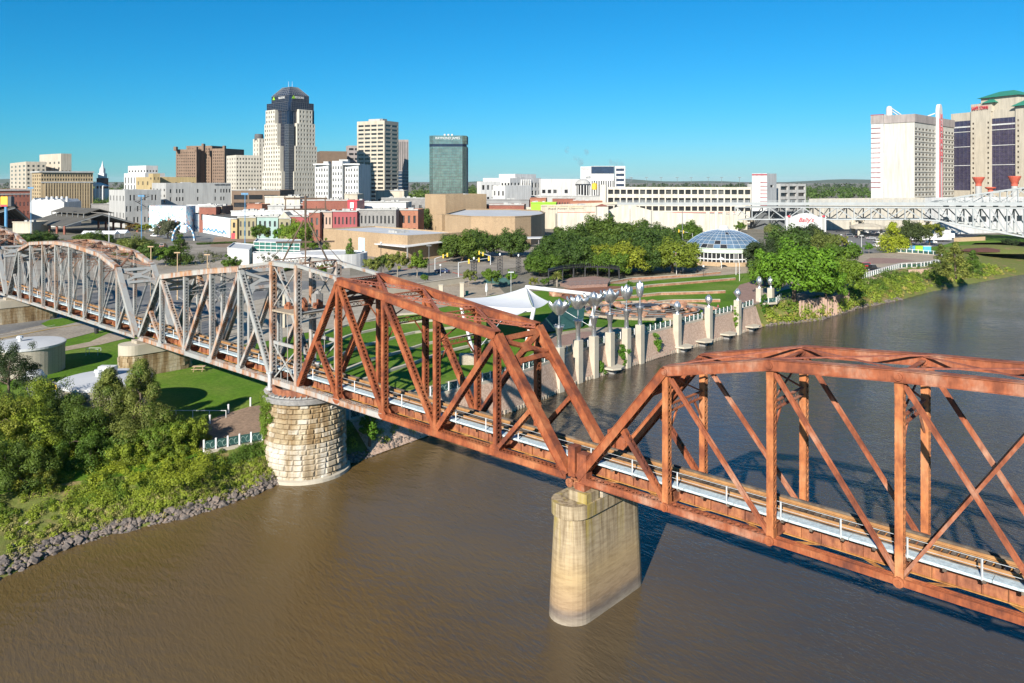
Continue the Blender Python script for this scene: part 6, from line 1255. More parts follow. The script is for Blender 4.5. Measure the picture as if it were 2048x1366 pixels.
# concrete walls, columns and street things near the canopy
cw = thing('plaza_wall', 'long pale concrete wall at the back of the plaza by the street', 'wall', G(850, 572)); mb = MB(); mb.bar(G(760, 590)+UP*.8, G(928, 566)+UP*.8, .5, 1.8); mb.build('slab', 'concrete_pale', cw); mb = MB(); mb.bar(G(760, 590)+UP*1.76, G(928, 566)+UP*1.76, .7, .12); mb.build('coping', 'concrete_pale', cw)
for x, y, yt, l in ((924, 594, 566, 'square concrete column beside the teal litter bin'), (882, 600, 570, 'white square pillar left of the concrete column'), (566, 655, 590, 'pale concrete column behind the bridge tower')):
    q = G(x, y); h = (y-yt)/F*q.y; t = thing('column', l, 'column', q, 'plaza columns'); mb = MB(); mb.box(q.x-.5, q.x+.5, q.y-.5, q.y+.5, GZ-.1, GZ+h); mb.build('shaft', 'concrete_pale', t); mb = MB(); mb.box(q.x-.6, q.x+.6, q.y-.6, q.y+.6, GZ+h, GZ+h+.15); mb.build('cap', 'concrete_pale', t)
q = G(973, 592); um = thing('closed_umbrella', 'closed white parasol by the garden wall', 'parasol', q); mb = MB(); mb.tube(q, q+UP*1.2, .05, n=6); mb.build('pole', 'white_paint', um); mb = MB(); mb.lathe(q, [(.05, .9), (.32, 1.1), (.34, 1.9), (.2, 2.9), (.02, 3.3)], 10); mb.build('canopy', 'white_fabric', um, smooth=True)
gw = thing('garden_screen', 'dark green angular screen behind the round-topped garden trees', 'screen', G(1000, 570)); mb = MB(); a, b_ = G(962, 566), G(1020, 570); mb.faces([a, b_, b_+UP*1.6, a+V(3, 0, 2.4), a+V(0, .4, 0), b_+V(0, .4, 0), b_+V(0, .4, 1.6), a+V(3, .4, 2.4)], [(0, 1, 2, 3), (7, 6, 5, 4), (3, 2, 6, 7), (0, 3, 7, 4), (1, 5, 6, 2)]); mb.build('panel', 'green_paint' if 0 else 'dark_green', gw)
for x, y, yt, k in ((948, 560, 520, 'left'), (1000, 554, 512, 'middle'), (1037, 550, 514, 'right')):
    q = G(x, y); h = (y-yt)/F*q.y; t = thing('banner_tower', 'black openwork gateway tower with round lamp on top, %s of three' % k, 'gate tower', q, 'black gateway towers'); w_ = .75
    for sx_ in (-1, 1):
        for sy_ in (-1, 1): mb = MB(); mb.bar(q+V(sx_*w_, sy_*w_, 0), q+V(sx_*w_, sy_*w_, h), .16, .16); mb.build('corner_post', 'black_steel', t)
    for j in range(7): mb = MB(); z = h*(j+.5)/7; [mb.bar(q+V(*a, z), q+V(*b_, z), .1, .25) for a, b_ in (((-w_, -w_), (w_, -w_)), ((w_, -w_), (w_, w_)), ((-w_, w_), (-w_, -w_)))]; mb.lathe(q+V(0, -w_, z+h/14), [(.42, -.1), (.5, 0), (.42, .1)], 10); mb.build('lattice', 'black_steel', t)
    mb = MB(); mb.lathe(q+UP*h, [(0, .9), (.25, .8), (.32, .5), (.2, .2), (.1, 0)], 10); mb.build('lamp_globe', 'white_paint', t, smooth=True)
def lamp(x, y, yt, label, mat='galv', head='box', arm=0, group='lamp posts'):
    q = GG(x, y) if y > 640 else G(x, y); h = (y-yt)/F*q.y; t = thing('lamp_post', label, 'lamp post', q, group); r_ = max(.06, min(.16, h*.012)); mb = MB(); mb.tube(q-UP*.1, q+UP*h, r_*1.25, r_*.8, 8); mb.build('pole', mat, t); mb = MB()
    if head == 'box': mb.obox(q+UP*(h+.1), (.75, 0, 0), (0, .3, 0), UP*.12)
    elif head == 'globe': mb.lathe(q+UP*h, [(.05, 0), (.3, .2), (.34, .45), (.2, .7), (0, .75)], 10)
    elif head == 'double': mb.obox(q+UP*h+V(-1, 0, .1), (.6, 0, 0), (0, .3, 0), UP*.12); mb.obox(q+UP*h+V(1, 0, .1), (.6, 0, 0), (0, .3, 0), UP*.12); mb.bar(q+V(-1, 0, h), q+V(1, 0, h), .1, .1)
    elif head == 'flood': mb.obox(q+UP*(h-.3), (1.6, 0, 0), (0, .2, 0), UP*.12); [mb.obox(q+V(-1.3+.65*i, -.3, h+.2), (.25, 0, 0), (0, .15, 0), UP*.3) for i in range(5)]
    elif head == 'none': mb.obox(q+UP*(h+.02), (.16, 0, 0), (0, .16, 0), UP*.04)
    mb.build('lamp_head', mat if head != 'globe' else 'white_paint', t); return t
for a in ((1022, 586, 545, 'grey pole lamp with flat head between the garden trees', 'galv', 'box'), (881, 552, 533, 'thin pole with round lamp beside the blue car', 'galv', 'globe'), (858, 552, 492, 'slim dark pole standing by the forecourt trees', 'steel_dark', 'box'), (762, 545, 488, 'dark street pole beside the tan hall entrance', 'black_steel', 'globe'),
          (302, 592, 494, 'wooden-toned lamp pole, left of the three by the brick yard', 'timber_pale', 'box'), (355, 600, 506, 'lamp pole, middle of the three by the brick yard', 'timber_pale', 'box'), (415, 596, 510, 'lamp pole, right of the three by the brick yard', 'timber_pale', 'box'),
          (1479, 562, 520, 'white twin pole on the lawn below the dome, nearer one', 'white_paint', 'none'), (1472, 550, 508, 'white pole on the lawn below the dome, farther one', 'white_paint', 'none'), (1407, 553, 535, 'short dark lamp beside the dome path', 'black_steel', 'globe'),
          (1680, 508, 470, 'white lamp pole at the edge of the casino parking lot', 'white_paint', 'box'), (1723, 506, 472, 'white lamp pole between the round shrubs by the lot', 'white_paint', 'box'), (218, 500, 426, 'tall white pole in front of the market shed', 'galv', 'none'), (283, 480, 392, 'very tall blue floodlight mast left of the murals', 'blue_paint', 'flood'), (490, 490, 388, 'very tall blue floodlight mast in front of the shops', 'blue_paint', 'flood'), (62, 470, 376, 'tall grey-blue floodlight mast in front of the tan office', 'blue_paint', 'flood'),
          (538, 482, 448, 'grey post in front of the mint shop', 'galv', 'none'), (581, 480, 440, 'slim pole with dark lamp beside the gabled shop', 'galv', 'globe'), (1365, 500, 423, 'tall thin lamp in front of the cream theatre wall, right one', 'steel_dark', 'none'), (1260, 480, 418, 'tall thin lamp in front of the cream theatre hump', 'steel_dark', 'none'), (1303, 485, 422, 'tall thin lamp right of the theatre hump', 'steel_dark', 'none')): lamp(*a)
for x, l in ((1353, 'flagpole with striped flag beside the dome, left one'), (1366, 'flagpole with pale flag beside the dome, right one')):
    q = G(x, 549 if x < 1360 else 545); h = 51/F*q.y if x < 1360 else 56/F*q.y; t = thing('flagpole', l, 'flagpole', q, 'flagpoles'); mb = MB(); mb.tube(q, q+UP*h, .1, .06, 8); mb.build('pole', 'white_paint', t); 
    for k in range(5): mb = MB(); mb.faces([q+V(-.05, 0, h-.3-.34*k), q+V(-1.6, .2, h-1.1-.34*k), q+V(-1.6, .2, h-1.44-.34*k), q+V(-.05, 0, h-.64-.34*k)], [(0, 1, 2, 3)]); mb.build('flag_stripe', ('blue_paint' if k == 0 else 'red_paint' if k % 2 else 'white_paint') if x < 1360 else ('white_paint' if k < 3 else 'blue_paint'), t)
q = G(978, 478); t = thing('flagpole', 'flagpole with a small striped flag in front of the curved tan hall', 'flagpole', q, 'flagpoles'); mb = MB(); mb.tube(q, q+UP*8.6, .1, .06, 8); mb.build('pole', 'galv', t); mb = MB(); mb.poly([q+V(-.1, 0, 8.4), q+V(-1.0, 0, 7.6), q+V(-.9, 0, 5.4), q+V(-.1, 0, 6.4)]); mb.build('flag', 'red_paint', t)
def signal(x, y, yt, side, L, n, label):
    q = G(x, y); h = (y-yt)/F*q.y; t = thing('traffic_signal', label, 'traffic light', q, 'traffic signals'); mb = MB(); mb.tube(q, q+UP*h, .16, .13, 8); mb.build('pole', 'galv', t); mb = MB(); e = q+V(side*L, 1, h+1.2); mb.tube(q+UP*h, e, .11, .07, 6); mb.build('mast_arm', 'galv', t)
    for k in range(n):
        c = (q+UP*h).lerp(e, 1-.33*k); mb = MB(); mb.obox(c-UP*.1, (.24, 0, 0), (0, .2, 0), UP*.65); mb.build('signal_head', 'yellow_paint', t)
signal(917, 560, 525, 1, 9, 3, 'traffic signal with long mast arm and yellow heads by the crosswalk'); signal(981, 530, 512, -1, 4, 2, 'traffic signal with green street sign under the oaks'); signal(870, 540, 517, 1, 4, 2, 'traffic signal near the tan hall entrance'); signal(1385, 492, 467, -1, 6, 2, 'traffic signal with green sign left of the dome')
# ================================================================ cars
surf('tyre', (.02, .02, .02), None, 2, .9)
PAINT = {'navy': (.02, .035, .09), 'white': (.72, .72, .71), 'silver': (.42, .43, .44), 'black': (.02, .02, .022), 'red': (.36, .03, .025), 'grey': (.12, .125, .13), 'brown': (.13, .07, .045)}
for k, c in PAINT.items():
    m, nt, b = nodes('paint_'+k); b.inputs['Base Color'].default_value = (*c, 1); b.inputs['Roughness'].default_value = .3; b.inputs['Coat Weight'].default_value = .6
def body_mesh(kind):
    L, Wd, H = (4.6, 1.8, 1.45) if kind == 'sedan' else (4.9, 1.95, 1.85) if kind == 'suv' else (5.6, 2.0, 1.85)
    mb = MB(); lo = [(-L/2, .35), (L/2, .35), (L/2, .75), (L/2-.15, .9), (-L/2+.1, .95), (-L/2, .8)]
    def ext(prof, w0, w1=None):
        n = len(prof); a = [(x, -w0/2, z) for x, z in prof]+[(x, w0/2, z) for x, z in prof]; mb.faces(a, [tuple(range(n-1, -1, -1)), tuple(range(n, 2*n))]+[(i, (i+1) % n, n+(i+1) % n, n+i) for i in range(n)])
    ext(lo, Wd)
    cab = {'sedan': [(-1.75, .92), (1.15, .9), (.45, H), (-1.1, H)], 'suv': [(-2.35, .92), (1.3, .9), (.7, H), (-2.15, H)], 'truck': [(-.7, .92), (1.5, .9), (.95, H), (-.45, H)]}[kind]
    n = 4; w0, w1 = Wd-.08, Wd-.42; vs_ = [(x, s*(w0 if i < 2 else w1)/2, z) for s in (-1, 1) for i, (x, z) in enumerate(cab)]; mb.faces(vs_, [(3, 2, 1, 0), (4, 5, 6, 7), (0, 1, 5, 4), (1, 2, 6, 5), (2, 3, 7, 6), (3, 0, 4, 7)])
    g = MB(); cx = sum(p[0] for p in cab)/4; 
    for s in (-1, 1):
        P = [Vector((cx+(x-cx)*.86, s*((w0 if i < 2 else w1)/2+.012), .92+(z-.92)*(.14 if i < 2 else .86))) for i, (x, z) in enumerate(cab)]; P = [V(p.x, s*((w0+(w1-w0)*(p.z-.9)/(H-.9))/2+.015), p.z) for p in P]; g.poly(P if s < 0 else P[::-1])
    for i, j in ((1, 2), (3, 0)):
        a, b_ = Vector((cab[i][0], 0, cab[i][1])), Vector((cab[j][0], 0, cab[j][1])); d = V(.03 if i == 1 else -.03, 0, .01); p0, p1 = a.lerp(b_, .12)+d, a.lerp(b_, .88)+d; g.poly([p0+V(0, -w1/2, 0), p0+V(0, w1/2, 0), p1+V(0, w1/2*.95, 0), p1+V(0, -w1/2*.95, 0)])
    if kind == 'truck': mb.box(-L/2+.05, -.75, -Wd/2, -Wd/2+.1, .9, 1.15); mb.box(-L/2+.05, -.75, Wd/2-.1, Wd/2, .9, 1.15)
    return mb, g, L, Wd
CARS = {}
for k in ('sedan', 'suv', 'truck'):
    mb, g, L, Wd = body_mesh(k); bm_ = {c: mb.mesh('body', 'paint_'+c) for c in PAINT}
    wh = MB(); wh.tube((0, -.1, 0), (0, .1, 0), .34, n=14); rm = MB(); rm.tube((0, -.115, 0), (0, .115, 0), .19, n=10); rim = rm.mesh('rim', 'galv'); li = MB(); li.box(-.04, .04, -.2, .2, -.09, .09)
    CARS[k] = (bm_, g.mesh('windows', 'window_dark'), wh.mesh('wheel', 'tyre'), li.mesh('light', 'white_paint'), li.mesh('tail_light', 'red_paint'), L, Wd, rim)
def car(kind, col, x, y, deg, label, group='parked and driving cars', q=None):
    q = q or G(x, y)+UP*.12; t = thing('car' if kind != 'truck' else 'pickup_truck', label, 'car' if kind != 'truck' else 'pickup truck', q, group); del t['_o']; t.rotation_euler = (0, 0, R(deg)); bm_, g, wh, li, tl, L, Wd, rim = CARS[kind]
    link('body', bm_[col], t); link('windows', g, t)
    for sx_ in (-.3, .3):
        for sy_ in (-1, 1): link('rim', rim, link('wheel', wh, t, loc=(sx_*L, sy_*(Wd/2-.06), .34)))
    for sy_ in (-1, 1): link('headlight', li, t, loc=(L/2, sy_*(Wd/2-.3), .68)); link('tail_light', tl, t, loc=(-L/2, sy_*(Wd/2-.3), .75))
car('sedan', 'navy', 884, 546, 165, 'dark blue car driving past the plaza wall'); car('truck', 'black', 1743, 541, 10, 'black pickup truck parked on the riverside terrace'); car('suv', 'red', 1733, 536, 12, 'red car half behind the black pickup on the terrace')
for i, (k, c, x, y, d, l) in enumerate((('truck', 'black', 1722, 476, 0, 'black pickup in the middle of the casino lot'), ('suv', 'white', 1753, 486, 80, 'white car in the lot, right of the lamp pole'), ('sedan', 'white', 1752, 494, 85, 'white car nearest the terrace in the casino lot'), ('sedan', 'silver', 1742, 479, 20, 'silver car behind the two white ones in the lot'), ('sedan', 'white', 1735, 467, 10, 'white car far back under the truss bridge'), ('sedan', 'silver', 1760, 468, 0, 'silver car far back right under the truss bridge'), ('suv', 'white', 1862, 487, 0, 'white car beside the big white trailer'), ('suv', 'grey', 1700, 474, 0, 'grey car left of the black pickup in the lot'), ('suv', 'white', 310, 474, 150, 'white van parked by the colourful mural'), ('suv', 'brown', 327, 495, 95, 'dark red car behind the rust-coloured shrub'), ('sedan', 'black', 890, 508, 20, 'black car waiting under the oaks at left'), ('sedan', 'grey', 1050, 490, 20, 'grey car in the shade of the oaks at right'), ('suv', 'white', 1625, 470, 10, 'white car near the casino gateway'))): car(k, c, x, y, d, l)
tl_ = thing('trailer', 'long white trailer parked in front of the truss bridge', 'trailer', G(1860, 486)); q = G(1858, 484); mb = MB(); mb.box(q.x-11, q.x+11, q.y, q.y+3, GZ+1, GZ+3.9); mb.build('box', 'white_wall', tl_)
for dx in (-7, -5.8, 7): mb = MB(); mb.tube((q.x+dx, q.y-.1, GZ+.55), (q.x+dx, q.y+.3, GZ+.55), .5, n=12); mb.build('wheel', 'tyre', tl_)
q = G(1890, 478); vt = thing('box_van', 'white box van behind the trailer', 'van', q); mb = MB(); mb.box(q.x-4, q.x+3, q.y, q.y+2.6, GZ+.8, GZ+4.6); mb.build('cargo_box', 'white_wall', vt); mb = MB(); mb.box(q.x+3.02, q.x+5, q.y, q.y+2.5, GZ+.6, GZ+2.9); mb.build('cab', 'white_paint', vt)
for x, m_, l, w_ in ((1820, 'blue_paint', 'dark blue portable toilet, left of the three by the lime tree', 1.6), (1836, 'lime_paint', 'bright green portable toilet between two blue ones', 1.5), (1852, 'sky_cab', 'light blue portable toilet, right of the three', 1.6)):
    if m_ == 'sky_cab' and 'sky_cab' not in MAT: surf('sky_cab', (.08, .4, .62), None, 1, .5)
    q = G(x, 504); t = thing('portable_toilet', l, 'portable toilet', q, 'portable toilets'); mb = MB(); mb.box(q.x-w_, q.x+w_, q.y-1, q.y+1, GZ, GZ+2.4); mb.build('cabin', m_, t); mb = MB(); mb.box(q.x-w_-.08, q.x+w_+.08, q.y-1.08, q.y+1.08, GZ+2.4, GZ+2.6); mb.build('roof', 'white_paint' if m_ == 'sky_cab' else m_, t); mb = MB(); mb.box(q.x-w_*.6, q.x+w_*.1, q.y-1.05, q.y-1.01, GZ+.1, GZ+2.2); mb.build('door', m_, t)
bo = thing('small_boat', 'small orange-red boat shape lying on the bank under the truss bridge', 'boat', G(2026, 497)); q = G(2026, 497); mb = MB(); mb.lathe(q, [(0, 0), (1.2, .1), (1.6, .9), (.4, 1.3), (0, 1.9)], 8, 1.3, .7); mb.build('hull', 'red_kerb', bo); mb = MB(); mb.box(q.x-1, q.x+.6, q.y-.3, q.y+.3, GZ+.9, GZ+1.2); mb.build('seat', 'orange_paint', bo)
# ================================================================ halls and low town in front of the skyline
def hall(name, label, xl, xn, xr, ybase, ytop, phi, wall, left=None, right=None, roof='roof_white', rooftop=2, parapet=.5, **k):
    Y = (CZ-GZ)*F/(ybase-HY); return block(name, label, xl, xn, xr, ytop, Y, phi, wall, left, right, roof, parapet, rooftop=rooftop, **k)
b = hall('exhibition_hall', 'low tan brick hall with white flat roof and roller door', 647, 815, 922, 522, 471, 46, 'tan_brick', None, None, done=False, rooftop=3)
N, Lp, Rp, Bk, z1 = b.c; q, an = on_face(Lp, N, .49, GZ+3.6, .06); mb = MB(); u = (N-Lp).normalized(); mb.obox(q, u*2.1, V(-u.y, u.x, 0)*.08, UP*3.4); b.part('roller_door', mb, 'sky_blue')
q, an = on_face(Lp, N, .9, GZ+1.2, .06)
for t_ in (.78, .92): q, an = on_face(Lp, N, t_, GZ+1.2, .06); mb = MB(); mb.obox(q, u*.5, V(-u.y, u.x, 0)*.08, UP*1.15); b.part('door', mb, 'brown_panel')
mb = MB(); e0, e1 = on_face(Lp, N, .68, GZ+5.2, 0)[0], on_face(N, Rp, .75, GZ+6.4, 0)[0]; f0, f1 = on_face(Lp, N, .70, GZ+5.2, 2.5)[0], on_face(N, Rp, .75, GZ+6.6, 4)[0]; cn_ = N+V(-.2, -5.5, GZ+5.4)
mb.faces([e0, f0, cn_, f1, e1, N+UP*(GZ+5.6)]+[p+UP*.35 for p in (e0, f0, cn_, f1, e1, N+UP*(GZ+5.6))], [(5, 4, 3, 2, 1, 0), (6, 7, 8, 9, 10, 11)]+[(i, (i+1) % 6, 6+(i+1) % 6, 6+i) for i in range(6)]); b.part('entrance_canopy', mb, 'white_paint')
for p in (cn_+V(.8, 1, -GZ-5.4), f1+V(-1, 0, -f1.z)): mb = MB(); mb.tube((p.x, p.y, GZ), (p.x, p.y, GZ+5.4), .3, n=8); b.part('canopy_column', mb, 'concrete_grey')
b.done()
b = hall('theatre_block', 'tall windowless tan brick stage tower behind the low hall', 850, 891, 973, 468, 389, 50, 'tan_brick', None, None, roof='roof_grey', rooftop=1)
b = hall('theatre_wing', 'tan brick wing stepping down in front of the stage tower', 871, 884, 935, 476, 429, 50, 'tan_brick', None, None, roof='roof_grey', rooftop=0)
cv = thing('curved_hall', 'tan brick hall with a long curved end wall and white roof', 'building', G(1010, 490)); Y = 355; z1 = PZ(432, Y); nA = [(890, 374), (942, 352), (985, 349), (1030, 350), (1062, 357), (1082, 372), (1090, 392), (1080, 420), (1020, 440), (930, 440)]; pl_ = [V(PX(x, y), y, 0) for x, y in nA]
mb = MB(); mb.prism(pl_, GZ, z1, cap=False); mb.build('wall', 'tan_brick', cv); mb = MB(); cen = V(PX(1000, 395), 395, 0); mb.poly([(p.lerp(cen, .01).x, p.lerp(cen, .01).y, z1-.4) for p in pl_]); mb.build('roof', 'roof_white', cv); mb = MB(); [mb.bar(a+UP*z1, c+UP*z1, .5, .3) for a, c in zip(pl_, pl_[1:]+pl_[:1])]; mb.build('coping', 'tan_brick', cv)
mb = MB(); q = V(PX(1050, 345), 345, 0); mb.obox((q.x, q.y, GZ+4.4), (8, 1, 0), (0, 4, 0), UP*.2); mb.build('entrance_canopy', 'roof_white', cv); mb = MB(); [mb.tube((q.x+dx, q.y-2, GZ), (q.x+dx, q.y-2, GZ+4.3), .2, n=6) for dx in (-6, 0, 6)]; mb.build('canopy_column', 'concrete_grey', cv)
# white centre with teal glazing
wc = thing('visitor_centre', 'white low building with teal glass clerestory and curved wing', 'building', G(560, 525)); 
def fb(o, name, x0, x1, ybase, ytop, dep, mat, roof='roof_white', zb=GZ, skew=0):
    Y = (CZ-GZ)*F/(ybase-HY); a, c = V(PX(x0, Y), Y+skew, 0), V(PX(x1, Y), Y, 0); z1 = PZ(ytop, Y); bk = V(-.25, 1, 0)*dep; mb = MB(); P = [a, c, c+bk, a+bk]; mb.prism(P, zb, z1, cap=False); mb.build(name, mat, o); mb = MB(); mb.poly([(p.x, p.y, z1-.25) for p in P]); [mb.bar(p+UP*z1, r_+UP*z1, .35, .2) for p, r_ in zip(P, P[1:]+P[:1])]; mb.build('roof', roof, o); return a, c, z1, Y
fb(wc, 'wall', 438, 498, 532, 499, 22, 'white_wall', skew=8); a, c, z1, Y = fb(wc, 'clerestory', 497, 600, 527, 486, 16, 'glass_teal', skew=6)
for k in range(5): mb = MB(); mb.bar(a+UP*(GZ+2+(z1-GZ-2)*k/4)+V(0, -.15, 0), c+UP*(GZ+2+(z1-GZ-2)*k/4)+V(0, -.15, 0), .2, .25); mb.build('transom', 'white_paint', wc)
for k in range(9): q = a.lerp(c, k/8); mb = MB(); mb.bar(q+UP*GZ+V(0, -.2, 0), q+UP*z1+V(0, -.2, 0), .15, .15, (0, 1, 0)); mb.build('mullion', 'white_paint', wc)
fb(wc, 'wall', 500, 602, 536, 508, 6, 'white_wall', skew=3); q = G(640, 540)+V(0, 14, 0); mb = MB(); mb.lathe((q.x, q.y, 0), [(13, GZ), (13, GZ+4.6), (12.7, GZ+4.6), (12.7, GZ+4.2), (0, GZ+4.3)], 40, 1, .8); mb.build('curved_wing', 'white_wall', wc)
# theatre with a humped cream wall
Y = 455; th = thing('cream_theatre', 'long cream stucco wall with a humped parapet in front of the garage', 'building', AT(1290, 465, Y)); pr = [(1115, 420), (1214, 424), (1216, 421), (1240, 412), (1255, 410), (1270, 412), (1300, 420), (1330, 425), (1400, 427), (1476, 430)]
fr = [AT(x, y, Y) for x, y in pr]; mb = MB(); n = len(fr); lo = [V(p.x, Y, GZ) for p in fr]; mb.faces(fr+lo+[p+V(0, 3, 0) for p in fr]+[p+V(0, 3, 0) for p in lo], [(n+i, n+i+1, i+1, i) for i in range(n-1)]+[(i, i+1, 2*n+i+1, 2*n+i) for i in range(n-1)]+[(0, 2*n, 3*n, n), (n-1, 2*n-1, 4*n-1, 3*n-1)]); mb.build('wall', 'cream_pale', th)
mb = MB(); z_ = PZ(430, Y); mb.box(fr[0].x, fr[-1].x, Y+3, Y+40, GZ, z_); mb.build('hall', 'cream_pale', th)
for x0, x1 in ((1115, 1190), (1345, 1470)): mb = MB(); mb.box(PX(x0, Y), PX(x1, Y), Y-.12, Y-.02, PZ(425, Y), PZ(424, Y)); mb.build('red_band', 'red_kerb', th)
for x in (1415, 1432, 1448, 1462): mb = MB(); mb.box(PX(x, Y)-1, PX(x, Y)+1, Y-.7, Y-.02, GZ, PZ(423, Y)); mb.build('pilaster', 'cream_pale', th)
q = AT(1204, 409, Y-8); mb = MB(); mb.box(q.x-3.2, q.x+3.2, q.y-3, q.y+3, GZ, q.z-1); mb.build('turret', 'cream_pale', th); mb = MB(); mb.faces([(q.x-3.5, q.y-3.3, q.z-1), (q.x+3.5, q.y-3.3, q.z-1), (q.x+3.5, q.y+3.3, q.z-1), (q.x-3.5, q.y+3.3, q.z-1), (q.x, q.y, q.z+.4)], [(0, 1, 4), (1, 2, 4), (2, 3, 4), (3, 0, 4)]); mb.build('turret_roof', 'red_brick', th)
# mid-ground small buildings: (x0, x1, ytop, Y, wall, cols, rows, label, roof)
surf('gold_sign', (.6, .5, .3), None, 1, .8)
LOW = [('shop', 1060, 1092, 396, 560, 'orange_brick', 0, 0, 'bright orange brick back wall behind the lime painted building', 'roof_grey'), ('shop', 1062, 1112, 405, 500, 'lime_paint', 0, 0, 'lime green painted building behind the theatre', 'roof_white'), ('shop', 1082, 1200, 411, 480, 'cream', 0, 0, 'low cream building with faded lettering behind the ramp', 'roof_white'), ('shop', 1105, 1150, 396, 590, 'red_brick', 8, 2, 'brick building with rows of dark windows left of the garage', 'roof_grey'), ('shop', 1140, 1205, 402, 540, 'orange_brick', 0, 0, 'long orange brick strip left of the garage stair', 'roof_white'),
 ('shop', 972, 1048, 409, 455, 'red_brick', 9, 1, 'dark brick building with a row of arched windows behind the curved hall', 'roof_grey'), ('shop', 972, 1058, 399, 560, 'roof_grey', 0, 0, 'weathered grey industrial shed behind the brick row', 'roof_grey'), ('shed', 1050, 1200, 392, 680, 'pale_grey', 0, 0, 'long pale shed roofs behind the orange brick walls', 'roof_white'),
 ('garage', 462, 560, 380, 620, 'brown_panel', 3, 3, 'brown parking deck with open dark levels below the tallest tower', 'concrete_grey'), ('shop', 528, 600, 393, 470, 'cream_pale', 0, 0, 'cream low building with pale blue roof edge before the tower', 'roof_white'), ('shop', 604, 696, 400, 450, 'red_brick', 10, 1, 'long low dark building with brick piers and brown roof', 'brown_panel'), ('shop', 694, 714, 401, 420, 'red_paint', 0, 0, 'narrow red wall with white painted emblem', 'roof_white'), ('shop', 710, 812, 404, 440, 'white_wall', 9, 1, 'white-roofed building with tall narrow windows', 'roof_white'), ('shop', 762, 850, 396, 560, 'concrete_grey', 6, 1, 'low grey parking structure right of the beige tower', 'roof_grey'), ('shop', 688, 715, 388, 500, 'cream', 0, 0, 'small cream block in front of the white building', 'roof_white'), ('shop', 750, 808, 381, 600, 'cream', 4, 1, 'cream podium at the foot of the beige tower', 'roof_white'),
 ('shop', 716, 792, 419, 385, 'concrete_grey', 9, 2, 'grey stone two-storey shopfront with arched windows', 'roof_grey'), ('shop', 788, 836, 419, 390, 'orange_brick', 4, 2, 'orange brick two-storey shopfront beside the stage tower', 'roof_grey'), ('shop', 664, 714, 422, 384, 'crimson', 6, 2, 'crimson two-storey shopfront with tall windows and green awning', 'roof_white'), ('shop', 640, 664, 423, 386, 'pink_wall', 3, 2, 'pink two-storey shopfront left of the crimson one', 'roof_white'), ('shop', 616, 640, 424, 384, 'red_brick', 2, 2, 'dark red brick shopfront behind the cable mast', 'roof_white'), ('shop', 578, 616, 432, 392, 'crimson', 3, 1, 'low crimson shop behind the mast', 'roof_white'),
 ('shop', 556, 580, 436, 392, 'olive_wall', 2, 2, 'small gabled house front with porch', 'roof_dark'), ('shop', 512, 556, 433, 394, 'mint', 4, 2, 'mint green two-storey shopfront', 'roof_dark'), ('shop', 474, 512, 434, 396, 'olive_wall', 4, 2, 'olive two-storey shopfront with arched windows', 'roof_dark'), ('shop', 460, 474, 437, 396, 'yellow_wall', 1, 2, 'narrow yellow shopfront with red door', 'roof_dark'), ('shop', 492, 524, 408, 460, 'orange_brick', 0, 0, 'plain orange brick wall behind the olive shop', 'roof_grey'), ('shop', 534, 600, 411, 450, 'pale_grey', 4, 1, 'low pale building with brick piers behind the mint shop', 'roof_white'), ('shop', 596, 622, 405, 470, 'orange_brick', 5, 1, 'orange brick building with narrow windows behind the mast', 'roof_white'), ('shop', 460, 640, 422, 430, 'white_wall', 0, 0, 'long white low roofs behind the shop row', 'roof_white'),
 ('shop', 372, 428, 410, 490, 'white_wall', 0, 0, 'white low building behind the mural wall', 'roof_white'), ('shop', 396, 432, 413, 445, 'red_brick', 3, 1, 'dark red brick building with arched gables', 'roof_grey'), ('shop', 428, 444, 412, 450, 'brown_brick', 2, 2, 'narrow brown brick building beside the arched gables', 'roof_grey'),
 ('shop', 180, 300, 408, 540, 'concrete_grey', 0, 0, 'low elevated roadway wall left of the warehouse', 'roof_grey'), ('shop', 22, 64, 444, 440, 'cream', 0, 0, 'plain tan block wall behind the billboard post', 'roof_grey')]
